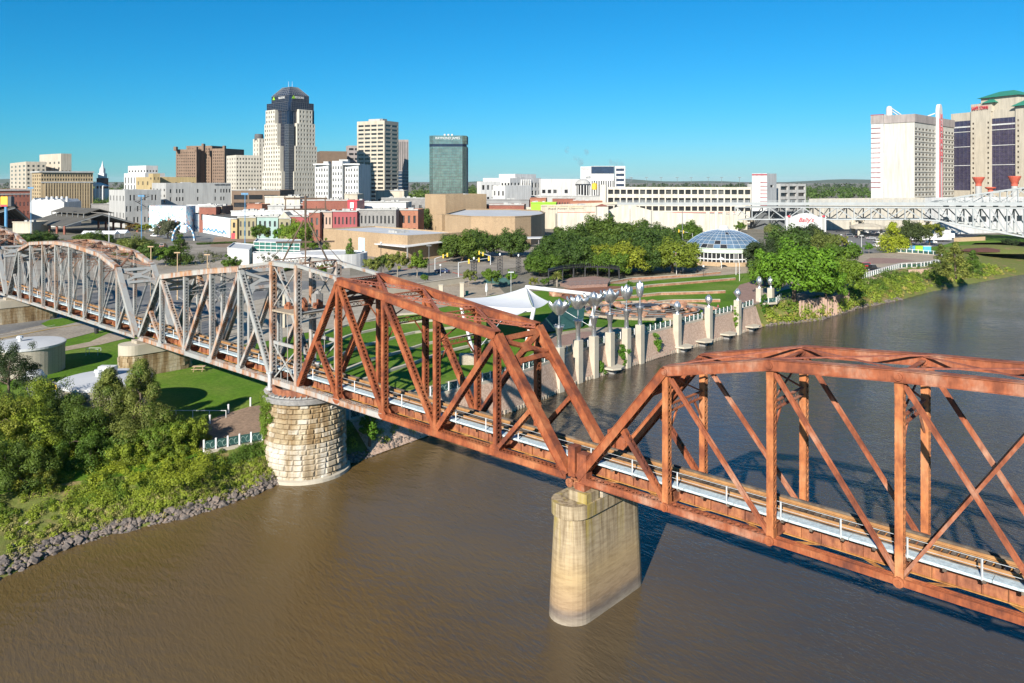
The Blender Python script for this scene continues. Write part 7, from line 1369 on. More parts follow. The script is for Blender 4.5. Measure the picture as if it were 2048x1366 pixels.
for nm, x0, x1, yt, Y, wl, c_, r_, lb, rf_ in LOW:
    b = Bld({'shop': 'shop_building', 'garage': 'parking_deck', 'shed': 'shed'}[nm], lb, (PX((x0+x1)/2, Y), Y+6, GZ), group='low town buildings'); A, B_ = V(PX(x0, Y), Y+1.5, 0), V(PX(x1, Y), Y, 0); z1 = PZ(yt, Y); mb = MB(); dep = 14 if nm == 'shop' else 30; bk = V(.1, 1, 0)*dep
    b.facade(mb, A, B_, GZ, z1, c_, r_, .42 if nm == 'shop' else .9, .6 if r_ > 1 else .4, mx=.03, mb0=.06 if r_ > 1 else .3, mt=.12, style='m' if nm == 'shop' else '')
    for p, q in ((B_, B_+bk), (B_+bk, A+bk), (A+bk, A)): b.facade(mb, p, q, GZ, z1, 0, 0)
    b.part('wall', mb, wl); mb = MB(); mb.poly([(p.x, p.y, z1-.5) for p in (A, B_, B_+bk, A+bk)]); b.part('roof', mb, rf_); mb = MB(); u = (B_-A).normalized(); mb.obox(((A.x+B_.x)/2+u.y*.15, (A.y+B_.y)/2-u.x*.15, z1-.1), u*((B_-A).length/2+.1), V(u.y, -u.x, 0)*.25, UP*.3); b.part('cornice', mb, wl if c_ == 0 else 'pale_grey')
    rnd = random.Random(lb)
    for k in range(int((x1-x0)/22)+1): q = A.lerp(B_, rnd.uniform(.1, .9))+bk*rnd.uniform(.2, .8); mb = MB(); s_ = rnd.uniform(.6, 1.4); mb.box(q.x-s_, q.x+s_, q.y-s_, q.y+s_, z1-.5, z1+rnd.uniform(.5, 1.1)); b.part('roof_unit', mb, 'pale_grey')
    if 'gabled' in lb:
        mb = MB(); mb.faces([A+V(-.3, -.4, z1), B_+V(.3, -.4, z1), (A+B_)/2+V(0, -.4, z1+3), A+V(-.3, 9, z1), B_+V(.3, 9, z1), (A+B_)/2+V(0, 9, z1+3)], [(0, 1, 2), (5, 4, 3), (0, 2, 5, 3), (1, 4, 5, 2), (0, 3, 4, 1)]); b.part('gable', mb, 'cream')
    if 'crimson two' in lb:
        mb = MB(); q = A.lerp(B_, .35); mb.faces([q+V(-7, -.2, GZ+4.6), q+V(7, -.2, GZ+4.6), q+V(7, -3.2, GZ+3.2), q+V(-7, -3.2, GZ+3.2), q+V(-7, -3.2, GZ+2.7), q+V(7, -3.2, GZ+2.7)], [(0, 1, 2, 3), (3, 2, 5, 4)]); b.part('awning', mb, 'green_paint')
    if 'red door' in lb: mb = MB(); q = (A+B_)/2; mb.box(q.x-1.3, q.x+1.3, q.y-.25, q.y-.1, GZ, GZ+3); b.part('door', mb, 'red_paint')
    if 'faded' in lb: text('Red River District', b.o, AT(1130, 414, Y-1), 1.8, 0, 'gold_sign', .05, 22)
    if 'emblem' in lb: mb = MB(); q = (A+B_)/2; mb.box(q.x-1, q.x+1, q.y-.9, q.y-.8, z1-4, z1-1); mb.poly([q+V(-.8, -.85, z1-4.4), q+V(0, -.85, z1-6), q+V(.8, -.85, z1-4.4)]); b.part('emblem', mb, 'white_paint')
    b.done()
# murals
def muralmat(name, seed, cols, low=None):
    m, nt, b = nodes(name); b.inputs['Roughness'].default_value = .8; p = pos(nt, (.12, .12, .14)); mp = nt.nodes.new('ShaderNodeMapping'); mp.inputs['Location'].default_value = (seed, seed*2, 0); nt.links.new(p, mp.inputs[0]); n = noise(nt, mp.outputs[0], 2.2, 2, .5)
    r = ramp(nt, cols); r.color_ramp.interpolation = 'CONSTANT'; nt.links.new(n, r.inputs[0]); nt.links.new(r.outputs[0], b.inputs['Base Color'])
muralmat('mural_bright', 3, [(0, (.75, .8, .82)), (.42, (.2, .6, .75)), (.48, (.8, .82, .82)), (.56, (.75, .35, .3)), (.6, (.75, .72, .7)), (.66, (.35, .45, .75))]); muralmat('mural_pale', 8, [(0, (.78, .84, .87)), (.5, (.7, .82, .88)), (.62, (.8, .85, .87))])
mu = thing('mural_wall', 'building side painted with a bright blue, white and orange mural', 'building', G(335, 468)); a, c = V(PX(298, 462), 462, 0), V(PX(372, 446), 446, 0); mb = MB(); bk = V(-.1, 1, 0)*18; mb.prism([a, c, c+bk, a+bk], GZ, PZ(414, 440)); mb.build('wall', 'mural_bright', mu); mb = MB(); mb.poly([(p.x, p.y, PZ(414, 440)+.03) for p in (a, c, c+bk, a+bk)]); mb.build('roof', 'roof_white', mu)
mu = thing('mural_wall', 'long pale blue mural wall with zigzag blue mountains', 'building', G(420, 470)); a, c = V(PX(379, 470), 470, 0), V(PX(460, 405), 405, 0); zt_ = PZ(432, 430); mb = MB(); bk = V(.6, 1, 0)*16; mb.prism([a, c, c+bk, a+bk], GZ, zt_); mb.build('wall', 'mural_pale', mu); mb = MB(); mb.poly([(p.x, p.y, zt_+.03) for p in (a, c, c+bk, a+bk)]); mb.build('roof', 'roof_dark', mu)
u = (c-a).normalized(); nr = V(u.y, -u.x, 0)*.08; L = (c-a).length
for k in range(10): q = a+u*(L*(k+.6)/11); mb = MB(); h = (1.6, 2.3, 1.9, 2.6)[k % 4]; w_ = L/15; mb.faces([q-u*w_+UP*(GZ+1.4)+nr, q+u*w_+UP*(GZ+1.4)+nr, q+UP*(GZ+1.4+h)+nr, q-u*w_*.5+UP*(GZ+1.4)+nr, q+u*w_*.5+UP*(GZ+1.4)+nr, q+UP*(GZ+1.0+h*.6)+nr], [(0, 3, 5, 2), (4, 1, 2, 5)]); mb.build('painted_mountain', 'blue_paint', mu)
mb = MB(); q = a.lerp(c, .4)+nr; mb.obox(q+UP*(GZ+6.3), u*L*.36, nr.normalized()*.02, UP*.25); mb.build('painted_band', 'sky_blue', mu)
# checkered arch
ar = thing('checkered_arch', 'blue and white checkered entrance arch over the street', 'arch', G(368, 482)); Y = 385; cx = PX(367, Y)
for i in range(22):
    a0, a1 = math.pi*i/22, math.pi*(i+1)/22; r_ = 5.4; p, q = V(cx+r_*math.cos(a0), Y, GZ+8.2*math.sin(a0)), V(cx+r_*math.cos(a1), Y, GZ+8.2*math.sin(a1))
    for k in (0, 1): mb = MB(); mb.bar(p+V(0, .6*k, 0), q+V(0, .6*k, 0), .6, 1.1, (0, 1, 0)); mb.build('segment', 'blue_paint' if (i+k) % 2 else 'white_paint', ar)
mb = MB(); mb.lathe((cx, Y-.6, GZ+8.6), [(0, -.9), (1, -.5), (1, .5), (0, .9)], 12); mb.build('keystone', 'white_paint', ar)
# market shed
def shed(label, a, b_, ap, ext, mon=True):
    t = thing('market_shed', label, 'market hall', (a.x, a.y, GZ), 'market sheds'); a2, b2, ap2 = a+ext, b_+ext, ap+ext
    for nm, P in (('roof_slope', (a, ap, ap2, a2)), ('roof_slope', (ap, b_, b2, ap2))): mb = MB(); n = (P[1]-P[0]).cross(P[3]-P[0]).normalized(); n = n if n.z > 0 else -n; mb.faces(list(P)+[p+n*.5 for p in P], [(0, 1, 2, 3), (7, 6, 5, 4), (0, 4, 5, 1), (1, 5, 6, 2), (2, 6, 7, 3), (3, 7, 4, 0)]); mb.build(nm, 'roof_dark', t)
    if mon:
        m0, m1 = a.lerp(ap, .62), b_.lerp(ap, .62); 
        for P in ((m0, ap), (ap, m1)):
            p, q = P; e0, e1 = ext*.06, ext*.97; mb = MB(); dz = UP*2.6; mb.faces([p+e0+dz, q+e0+dz, q+e1+dz, p+e1+dz, p+e0+dz+UP*.35, q+e0+dz+UP*.35, q+e1+dz+UP*.35, p+e1+dz+UP*.35], [(0, 1, 2, 3), (7, 6, 5, 4), (0, 4, 5, 1), (1, 5, 6, 2), (2, 6, 7, 3), (3, 7, 4, 0)]); mb.build('monitor_roof', 'roof_dark', t)
        for k in range(7): p = m0+ext*(.08+.145*k); mb = MB(); mb.bar(p, p+UP*2.7, .4, .5, (0, 1, 0)); mb.build('monitor_post', 'steel_dark', t)
    for k in range(6):
        for base in (a, b_): p = base+ext*(k/5*.98)+(ap-base)*.06; mb = MB(); mb.bar((p.x, p.y, GZ), (p.x, p.y, base.z+.4), .9, .9, (0, 1, 0)); mb.build('brick_pier', 'red_brick', t)
        p, q, m_ = a+ext*(k/5*.98), b_+ext*(k/5*.98), ap+ext*(k/5*.98); mb = MB(); mb.bar(p, m_-UP*.3, .3, .6); mb.bar(m_-UP*.3, q, .3, .6); mb.bar(p, p.lerp(q, .18)+UP*1.6, .25, .5); mb.build('truss_rib', 'steel_dark', t)
A_, B2, AP = AT(124, 456, 430), AT(279, 450, 452), AT(204, 428, 440); A_.z = B2.z = 9.2; shed('large dark-roofed open market shed with raised ridge at left', A_, B2, AP, V(-42, 36, 0))
A_, B2, AP = AT(-70, 440, 470), AT(60, 430, 490), AT(30, 415, 480); A_.z = B2.z = 9.5; shed('second dark market shed behind the blue billboard post', A_, B2, AP, V(-40, 36, 0))
A_, B2, AP = AT(-60, 478, 330), AT(32, 472, 345), AT(10, 455, 345); B2.z = A_.z; shed('low dark shed roof at the left edge below the billboard', A_, B2, AP, V(-20, 22, 0), False)
for k, (x, y, l) in enumerate(((165, 478, 'left'), (187, 478, 'third from left'), (209, 478, 'second from right'), (230, 476, 'right'))):
    q = G(x+14, y); t = thing('market_tent', 'white peaked market tent in front of the big shed, %s' % l, 'tent', q, 'market tents'); w_ = 3; mb = MB(); mb.faces([q+V(-w_, -3, 2.6), q+V(w_, -3, 2.6), q+V(w_, 3, 2.6), q+V(-w_, 3, 2.6), q+V(-w_, 0, 4.2), q+V(w_, 0, 4.2)], [(0, 1, 5, 4), (2, 3, 4, 5), (0, 4, 3), (1, 2, 5)]); mb.build('roof', 'white_fabric', t)
    for sx_ in (-1, 1):
        for sy_ in (-1, 1): mb = MB(); mb.tube(q+V(sx_*w_, sy_*3, 0), q+V(sx_*w_, sy_*3, 2.6), .07, n=5); mb.build('pole', 'galv', t)
sw = thing('sawtooth_building', 'white building with a sawtooth roof and row of stacks', 'building', AT(98, 415, 500)); Y = 500; mb = MB(); x0, x1 = PX(60, Y), PX(128, Y); mb.box(x0, x1, Y, Y+20, GZ, PZ(404, Y)); pts = [(60, 404)]; 
for k in range(5): pts += [(68+13*k, 396+.6*k), (70+13*k, 400)]
P = [AT(x, y, Y-.1) for x, y in [(60, 405)]+pts[1:]+[(128, 405)]]; n = len(P); mb.faces(P+[p+V(0, 20, 0) for p in P], [tuple(range(n)), tuple(range(2*n-1, n-1, -1))]+[(i, n+i, n+i+1, i+1) for i in range(n-1)]); mb.build('wall', 'white_wall', sw)
for k in range(5): q = AT(94+10*k, 393, Y+4); mb = MB(); mb.tube((q.x, q.y, GZ+6), q, .8, n=8); mb.build('stack', 'white_paint', sw)
bb = thing('billboard', 'yellow and red billboard on a tall blue post at the left edge', 'billboard', G(12, 452)); Y = 420; q = AT(12, 445, Y); mb = MB(); mb.tube((q.x, Y, GZ), AT(12, 412, Y), .75, n=12); mb.build('post', 'blue_paint', bb); p0, p1 = AT(1, 393, Y-1), AT(15, 413, Y-1); mb = MB(); mb.box(p0.x, p1.x, Y-1, Y+1, p1.z, p0.z); mb.build('panel', 'gold_panel' if 0 else 'yellow_paint', bb); mb = MB(); mb.box(p0.x+.2, p1.x-.2, Y-1.1, Y-1.02, p1.z, p1.z+1.0); mb.build('red_strip', 'red_paint', bb); mb = MB(); mb.box(p1.x+.05, p1.x+1.8, Y-.8, Y+2, p1.z, p0.z); mb.build('side_panel', 'grey_dark', bb)
for x, y, l in ((352, 425, 'tall wooden utility pole left of the pale mural'), (397, 425, 'wooden utility pole in front of the pale mural, left'), (446, 430, 'wooden utility pole in front of the pale mural, right')):
    q = G(x, y+45); t = thing('utility_pole', l, 'utility pole', q, 'utility poles'); h = 50/F*q.y; mb = MB(); mb.tube(q, q+UP*h, .16, .1, 6); mb.build('pole', 'timber', t); mb = MB(); mb.bar(q+V(-1.4, 0, h-.6), q+V(1.4, 0, h-.6), .14, .14); mb.build('crossarm', 'timber', t)
# ================================================================ glass dome pavilion
Y = 282; dc = V(PX(1447, Y), Y, 0); dm = thing('dome_pavilion', 'round pavilion with blue glass panelled dome and white mullioned wall', 'pavilion', (dc.x, dc.y, GZ)); rD = 13.8; zR = 11.2; hD = 6.0; Rs = (rD*rD+hD*hD)/(2*hD); thm = math.asin(rD/Rs); nS, nR_ = 36, 7
def dp(th, a, o=0): return V((Rs+o)*math.sin(th)*math.cos(a), (Rs+o)*math.sin(th)*math.sin(a), (Rs+o)*math.cos(th)-Rs+hD)
for j in range(nR_):
    t0, t1 = thm*(1-.125*j), thm*(1-.125*(j+1)); e = .003; da = 2*math.pi/nS; ga = .0018/math.sin(t0)
    mb = MB(); mb.poly([dp(t0-e, ga), dp(t0-e, da-ga), dp(t1+e, da-ga*1.2), dp(t1+e, ga*1.2)]); me = mb.mesh('glass_panel', 'dome_glass'); me2 = mb.mesh('glass_panel', 'window_dark')
    for i in range(nS): link('glass_panel', me2 if (i, j) in ((24, 1), (26, 4), (23, 0), (22, 0), (25, 0)) else me, dm, loc=(dc.x, dc.y, zR), rz=i*da)
mb = MB()
for i in range(nS):
    for j in range(nR_): mb.bar(dc+UP*zR+dp(thm*(1-.125*j), i*2*math.pi/nS, -.03), dc+UP*zR+dp(thm*(1-.125*(j+1)), i*2*math.pi/nS, -.03), .07, .1)
for j in range(nR_+1):
    for i in range(nS): mb.bar(dc+UP*zR+dp(thm*(1-.125*j), i*2*math.pi/nS, -.04), dc+UP*zR+dp(thm*(1-.125*j), (i+1)*2*math.pi/nS, -.04), .07, .1)
mb.build('dome_ribs', 'white_paint', dm, kind='stuff'); mb = MB(); mb.lathe(dc+UP*(zR+hD), [(3, -.35), (1.7, .1), (1.7, .9), (1.1, 1.3), (0, 1.4)], 20); mb.build('cupola', 'white_paint', dm); mb = MB(); mb.lathe(dc, [(3.1, zR+hD-.36), (0, zR+hD-.2)], 20); mb.build('dome_cap', 'dome_glass', dm)
surf('fascia_green', (.58, .68, .56), None, .5, .6); mb = MB(); mb.lathe(dc, [(rD+.1, zR+.05), (rD+.3, zR), (rD+.3, zR-.2), (rD-.1, zR-.3), (rD-.1, zR-1.6), (rD-.5, zR-1.7)], 60); mb.build('fascia', 'fascia_green', dm)
mb = MB(); mb.lathe(dc, [(rD-.7, zR-1.6), (rD-.7, GZ+1.2)], 60); mb.build('glass_wall', 'window_dark', dm); mb = MB(); mb.lathe(dc, [(rD-.3, GZ+1.4), (rD-.2, GZ-.1)], 60); mb.build('stone_base', 'tan_brick', dm)
for i in range(56): a = 2*math.pi*i/56; mb = MB(); q = dc+V(math.cos(a), math.sin(a), 0)*(rD-.55); mb.bar(q+UP*(GZ+1.3), q+UP*(zR-1.6), .22, .25, (math.cos(a), math.sin(a), 0)); mb.build('mullion', 'white_paint', dm)
mb = MB(); mb.lathe(dc, [(rD-.45, GZ+2.2), (rD-.4, GZ+2.5), (rD-.45, GZ+2.6)], 56); mb.build('sill_rail', 'white_paint', dm); mb = MB(); a = -1.05; q = dc+V(math.cos(a), math.sin(a), 0)*(rD-.1); mb.obox(q+UP*(GZ+2.4), V(-math.sin(a), math.cos(a), 0)*1.3, V(math.cos(a), math.sin(a), 0)*.4, UP*2.5); mb.build('service_door', 'galv', dm)
q = G(1443, 537); kz = thing('market_umbrella', 'single pale parasol on a post before the dome', 'parasol', q); mb = MB(); mb.tube(q, q+UP*3.4, .1, n=6); mb.build('pole', 'white_paint', kz); mb = MB(); mb.lathe(q, [(1.3, 3.2), (0, 3.9)], 8); mb.build('canopy', 'white_fabric', kz)
# ================================================================ silver road bridge at right
A_, B_ = V(PX(1040, 610), 610, 0), V(PX(2200, 350), 350, 0); u = (B_-A_).normalized(); nr = V(u.y, -u.x, 0); L = (B_-A_).length
def tx(px):
    lo, hi = 0, L
    for _ in range(40):
        m_ = (lo+hi)/2; q = A_+u*m_
        if q.x/q.y*F+CX < px: lo = m_
        else: hi = m_
    return lo
def rb(t, o=0, z=0): return A_+u*t+nr*o+UP*z
zdk = lambda t: PZ(405.5, (A_+u*t).y)
sb = thing('road_bridge', 'silver steel deck-truss road bridge crossing behind the dome to the casinos', 'bridge', rb(tx(1750), 0, GZ)); T0, T1 = tx(1230), tx(2190)
st = [T0+(T1-T0)*i/40 for i in range(41)]
for a, c in zip(st, st[1:]):
    mb = MB(); za, zc = zdk(a), zdk(c); p, q = rb(a, 0, za), rb(c, 0, zc); mb.bar(p-nr*7-UP*.7, q-nr*7-UP*.7, 16, .5); mb.build('deck_slab', 'concrete_grey', sb); mb = MB(); mb.bar(p+nr*1.1-UP*.55, q+nr*1.1-UP*.55, .3, 1.7); mb.build('fascia', 'silver_paint', sb)
    mb = MB(); mb.bar(p+nr*1+UP*.85, q+nr*1+UP*.85, .15, .2); mb.bar(p+nr*1+UP*1.4, q+nr*1+UP*1.4, .15, .18); mb.bar(p+nr*1, p+nr*1+UP*1.5, .2, .2, (0, 1, 0)); m_ = (p+q)/2; mb.bar(m_+nr, m_+nr+UP*1.5, .2, .2, (0, 1, 0)); mb.build('parapet_rail', 'silver_paint', sb)
tp = [1470+34*i for i in range(21)]; bot = lambda x: 439 if x < 1860 else 439+(x-1860)*.185
for o in (0, -13):
    for x0, x1 in zip(tp, tp[1:]):
        a, c = tx(x0), tx(x1); ta, tc = rb(a, o, zdk(a)-2.6), rb(c, o, zdk(c)-2.6); ba, bc = V(*rb(a, o)[:2], PZ(bot(x0), rb(a).y)), V(*rb(c, o)[:2], PZ(bot(x1), rb(c).y))
        for nm, p, q, w_ in (('top_chord', ta, tc, .7), ('bottom_chord', ba, bc, .7), ('vertical', ta, ba, .5)): mb = MB(); mb.bar(p, q, w_, w_, (0, .3, 1) if nm != 'vertical' else (0, 1, 0)); mb.build(nm, 'silver_paint', sb)
        even = tp.index(x0) % 2 == 0; mb = MB(); p, q = (ta, bc) if (even or x0 > 1830) else (ba, tc); mb.bar(p, q, .5, .5); mb.build('diagonal', 'silver_paint', sb)
        if o == 0: mb = MB(); mb.bar(ba, ba-nr*13, .4, .4); mb.bar(ba, ta-nr*13, .3, .3); mb.build('cross_frame', 'silver_paint', sb)
for x in (1705, 1842, 1490):
    t_ = tx(x); 
    for o in (0, -12): mb = MB(); p = rb(t_, o, 0); zt_ = PZ(440, p.y); mb.bar((p.x, p.y, GZ), (p.x, p.y, zt_), 2.2, 2.2, (0, 1, 0)); mb.build('pier_column', 'concrete_pale', sb)
    mb = MB(); mb.bar(rb(t_, 1, PZ(440, rb(t_).y)-.6), rb(t_, -14, PZ(440, rb(t_).y)-.6), 2.4, 1.2); mb.build('pier_cap', 'concrete_pale', sb)
xs = [1862, 1895, 1930, 1965, 2000, 2036, 2075, 2120, 2170]; yy = [404, 398, 392, 387, 382, 377, 373, 371, 370]     # arched upper truss
for o in (0, -13):
    for i in range(len(xs)-1):
        a, c = tx(xs[i]), tx(xs[i+1]); ta, tc = V(*rb(a, o)[:2], PZ(yy[i], rb(a).y)), V(*rb(c, o)[:2], PZ(yy[i+1], rb(c).y)); da, dcc = rb(a, o, zdk(a)), rb(c, o, zdk(c)); mb = MB(); mb.bar(ta, tc, .8, .7); mb.build('arch_chord', 'silver_paint', sb)
        if i: mb = MB(); mb.bar(ta, da, .45, .45, (0, 1, 0)); mb.build('arch_post', 'silver_paint', sb)
        mb = MB(); mb.bar(ta if i % 2 else da, dcc if i % 2 else tc, .4, .4); mb.build('arch_diagonal', 'silver_paint', sb)
        if o == 0: mb = MB(); mb.bar(ta, ta-nr*13, .4, .5); mb.bar(ta, tc-nr*13, .25, .25); mb.build('arch_brace', 'silver_paint', sb)
vd = thing('road_viaduct', 'pale concrete ramp viaduct leading left from the silver bridge', 'viaduct', rb(tx(1140), 0, GZ)); p = [AT(1000, 424, 560), AT(1060, 418, 550), AT(1110, 413, 548), AT(1232, 408, 540)]
for a, c in zip(p, p[1:]): mb = MB(); mb.bar(a, c, 12, 1.2); mb.build('deck', 'concrete_grey', vd); mb = MB(); mb.bar(a+V(0, -6.1, .8), c+V(0, -6.1, .8), .3, 1.6); mb.build('parapet', 'concrete_pale', vd); mb = MB(); mb.tube((c.x, c.y, GZ), (c.x, c.y, c.z-.6), .8, n=8); mb.build('column', 'concrete_grey', vd)
# casino gateway sign
Y = 392; gs = thing('gateway_sign', 'white arched casino gateway sign with red script between grey pylons', 'sign', AT(1612, 470, Y))
pr = [(1580, 456), (1580, 436), (1590, 431), (1602, 427), (1612, 426), (1624, 428), (1634, 432), (1643, 436), (1643, 456)]; P = [AT(x, y, Y) for x, y in pr]; n = len(P); mb = MB(); mb.faces(P+[p+V(0, 1.2, 0) for p in P], [tuple(range(n-1, -1, -1)), tuple(range(n, 2*n))]+[(i, (i+1) % n, n+(i+1) % n, n+i) for i in range(n)]); mb.build('panel', 'white_wall', gs); text("Bally's", gs.o if hasattr(gs, 'o') else gs, AT(1612, 440, Y-.3), 3.0, 0, 'red_paint', .08, 7.6, .3)
for x in (1577, 1646):
    q = AT(x, 462, Y); mb = MB(); mb.box(q.x-1.3, q.x+1.3, Y-.6, Y+1.6, GZ, PZ(432, Y)); mb.build('pylon', 'white_paint', gs); mb = MB(); mb.box(q.x-.75, q.x+.75, Y-.75, Y-.62, GZ+1, PZ(434, Y)); mb.build('pylon_inset', 'steel_blue' if 0 else 'pale_grey', gs); mb = MB(); mb.lathe((q.x, Y-.7, PZ(432.5, Y)), [(0, -.6), (.8, -.3), (.8, .3), (0, .6)], 10); mb.build('emblem', 'red_paint', gs)
mb = MB(); q = AT(1735, 452, 420); po = thing('porte_cochere', 'pale round-roofed entrance canopy under the truss bridge', 'canopy', G(1735, 466)); mb.lathe((q.x, 420, 0), [(9, GZ+4), (9, GZ+5.2), (4, GZ+6.5), (0, GZ+6.8)], 20); mb.build('roof', 'cream', po)
for dx in (-6, 6): mb = MB(); mb.tube((q.x+dx, 417, GZ), (q.x+dx, 417, GZ+4), .7, n=8); mb.build('column', 'cream', po)
block('casino_frontage', 'plain casino front beneath the truss bridge, coloured dark for the shade', 1500, 1530, 1980, 424, 470, 70, 'steel_dark', None, None, roof='roof_grey', rooftop=0)  # dark wall colour stands in for the shade under the road bridge
cr = thing('timber_yard_fence', 'tan plywood fence near the bridge abutment', 'fence', G(1940, 480))
for i in range(7): a, c = G(1908+9*i, 484-.4*i), G(1916.5+9*i, 483.6-.4*i); mb = MB(); mb.bar(a+UP*1, c+UP*1, .12, 2.0); mb.build('panel', 'timber_pale', cr)
kp = thing('kiosk', 'small white flat-roofed kiosk left of the lot', 'kiosk', G(1665, 500)); q = G(1668, 498); mb = MB(); mb.box(q.x-7, q.x+7, q.y-2, q.y+4, GZ+3.2, GZ+3.6); mb.build('roof', 'white_wall', kp); mb = MB(); mb.box(q.x-6, q.x+6, q.y-1, q.y+3, GZ, GZ+3.2); mb.build('wall', 'grey_dark', kp)
# white fence round the far terrace, fluted walls below
fl_ = thing('terrace_fence', 'white post fence with green panels curving round the far terrace', 'fence', G(1800, 537)); P = [G(x, y)+UP*.05 for x, y in ((1700, 572), (1720, 560), (1760, 548), (1800, 537), (1840, 535), (1862, 532), (1880, 526), (1884, 518), (1872, 511), (1840, 508), (1790, 505))]; Rr = resample(P, 62)
for p, q in zip(Rr, Rr[1:]): link('post', POSTM, fl_, loc=p, scale=(1.6, 1.6, 1.25)); d = q-p; link('panel', PANEL, fl_, loc=(p+q)/2+UP*.1, rz=math.atan2(d.y, d.x), scale=(d.length, 1, 1.2))
mb = MB(); [mb.bar(p+UP*1.65, q+UP*1.65, .22, .14) for p, q in zip(Rr, Rr[1:])]; mb.build('top_rail', 'white_paint', fl_); mb = MB(); [mb.bar(p, q, .5, .5) for p, q in zip(Rr, Rr[1:])]; mb.build('kerb', 'concrete_pale', fl_)
for k, (P, h0, h1, l) in enumerate(((((1592, 602), (1628, 598), (1662, 592), (1692, 580)), .2, GZ+.15, 'lower'), (((1700, 572), (1740, 556), (1780, 543)), 1.0, GZ, 'middle'), (((1812, 539), (1840, 538), (1864, 534)), 1.5, GZ, 'upper'))):
    t = thing('fluted_wall', 'pinkish fluted retaining wall on the planted bank, %s piece' % l, 'retaining wall', G(*P[1], 2), 'fluted bank walls'); Rr = resample([G(x, y)+V(.5, -.6, 0) for x, y in P], 26)
    for i, (p, q) in enumerate(zip(Rr, Rr[1:])): mb = MB(); o = V(.35, -.4, 0)*(.35 if i % 2 else .0); mb.faces([(p.x+o.x, p.y+o.y, h0), (q.x+o.x, q.y+o.y, h0), (q.x+o.x, q.y+o.y, h1), (p.x+o.x, p.y+o.y, h1)]+[(r_.x-.8, r_.y+.8, h1) for r_ in (q, p)], [(0, 1, 2, 3), (3, 2, 4, 5)]); mb.poly([(p.x, p.y, h0), (p.x+.35, p.y-.4, h0), (p.x+.35, p.y-.4, h1), (p.x, p.y, h1)]); mb.build('flute', 'pink_wall', t)
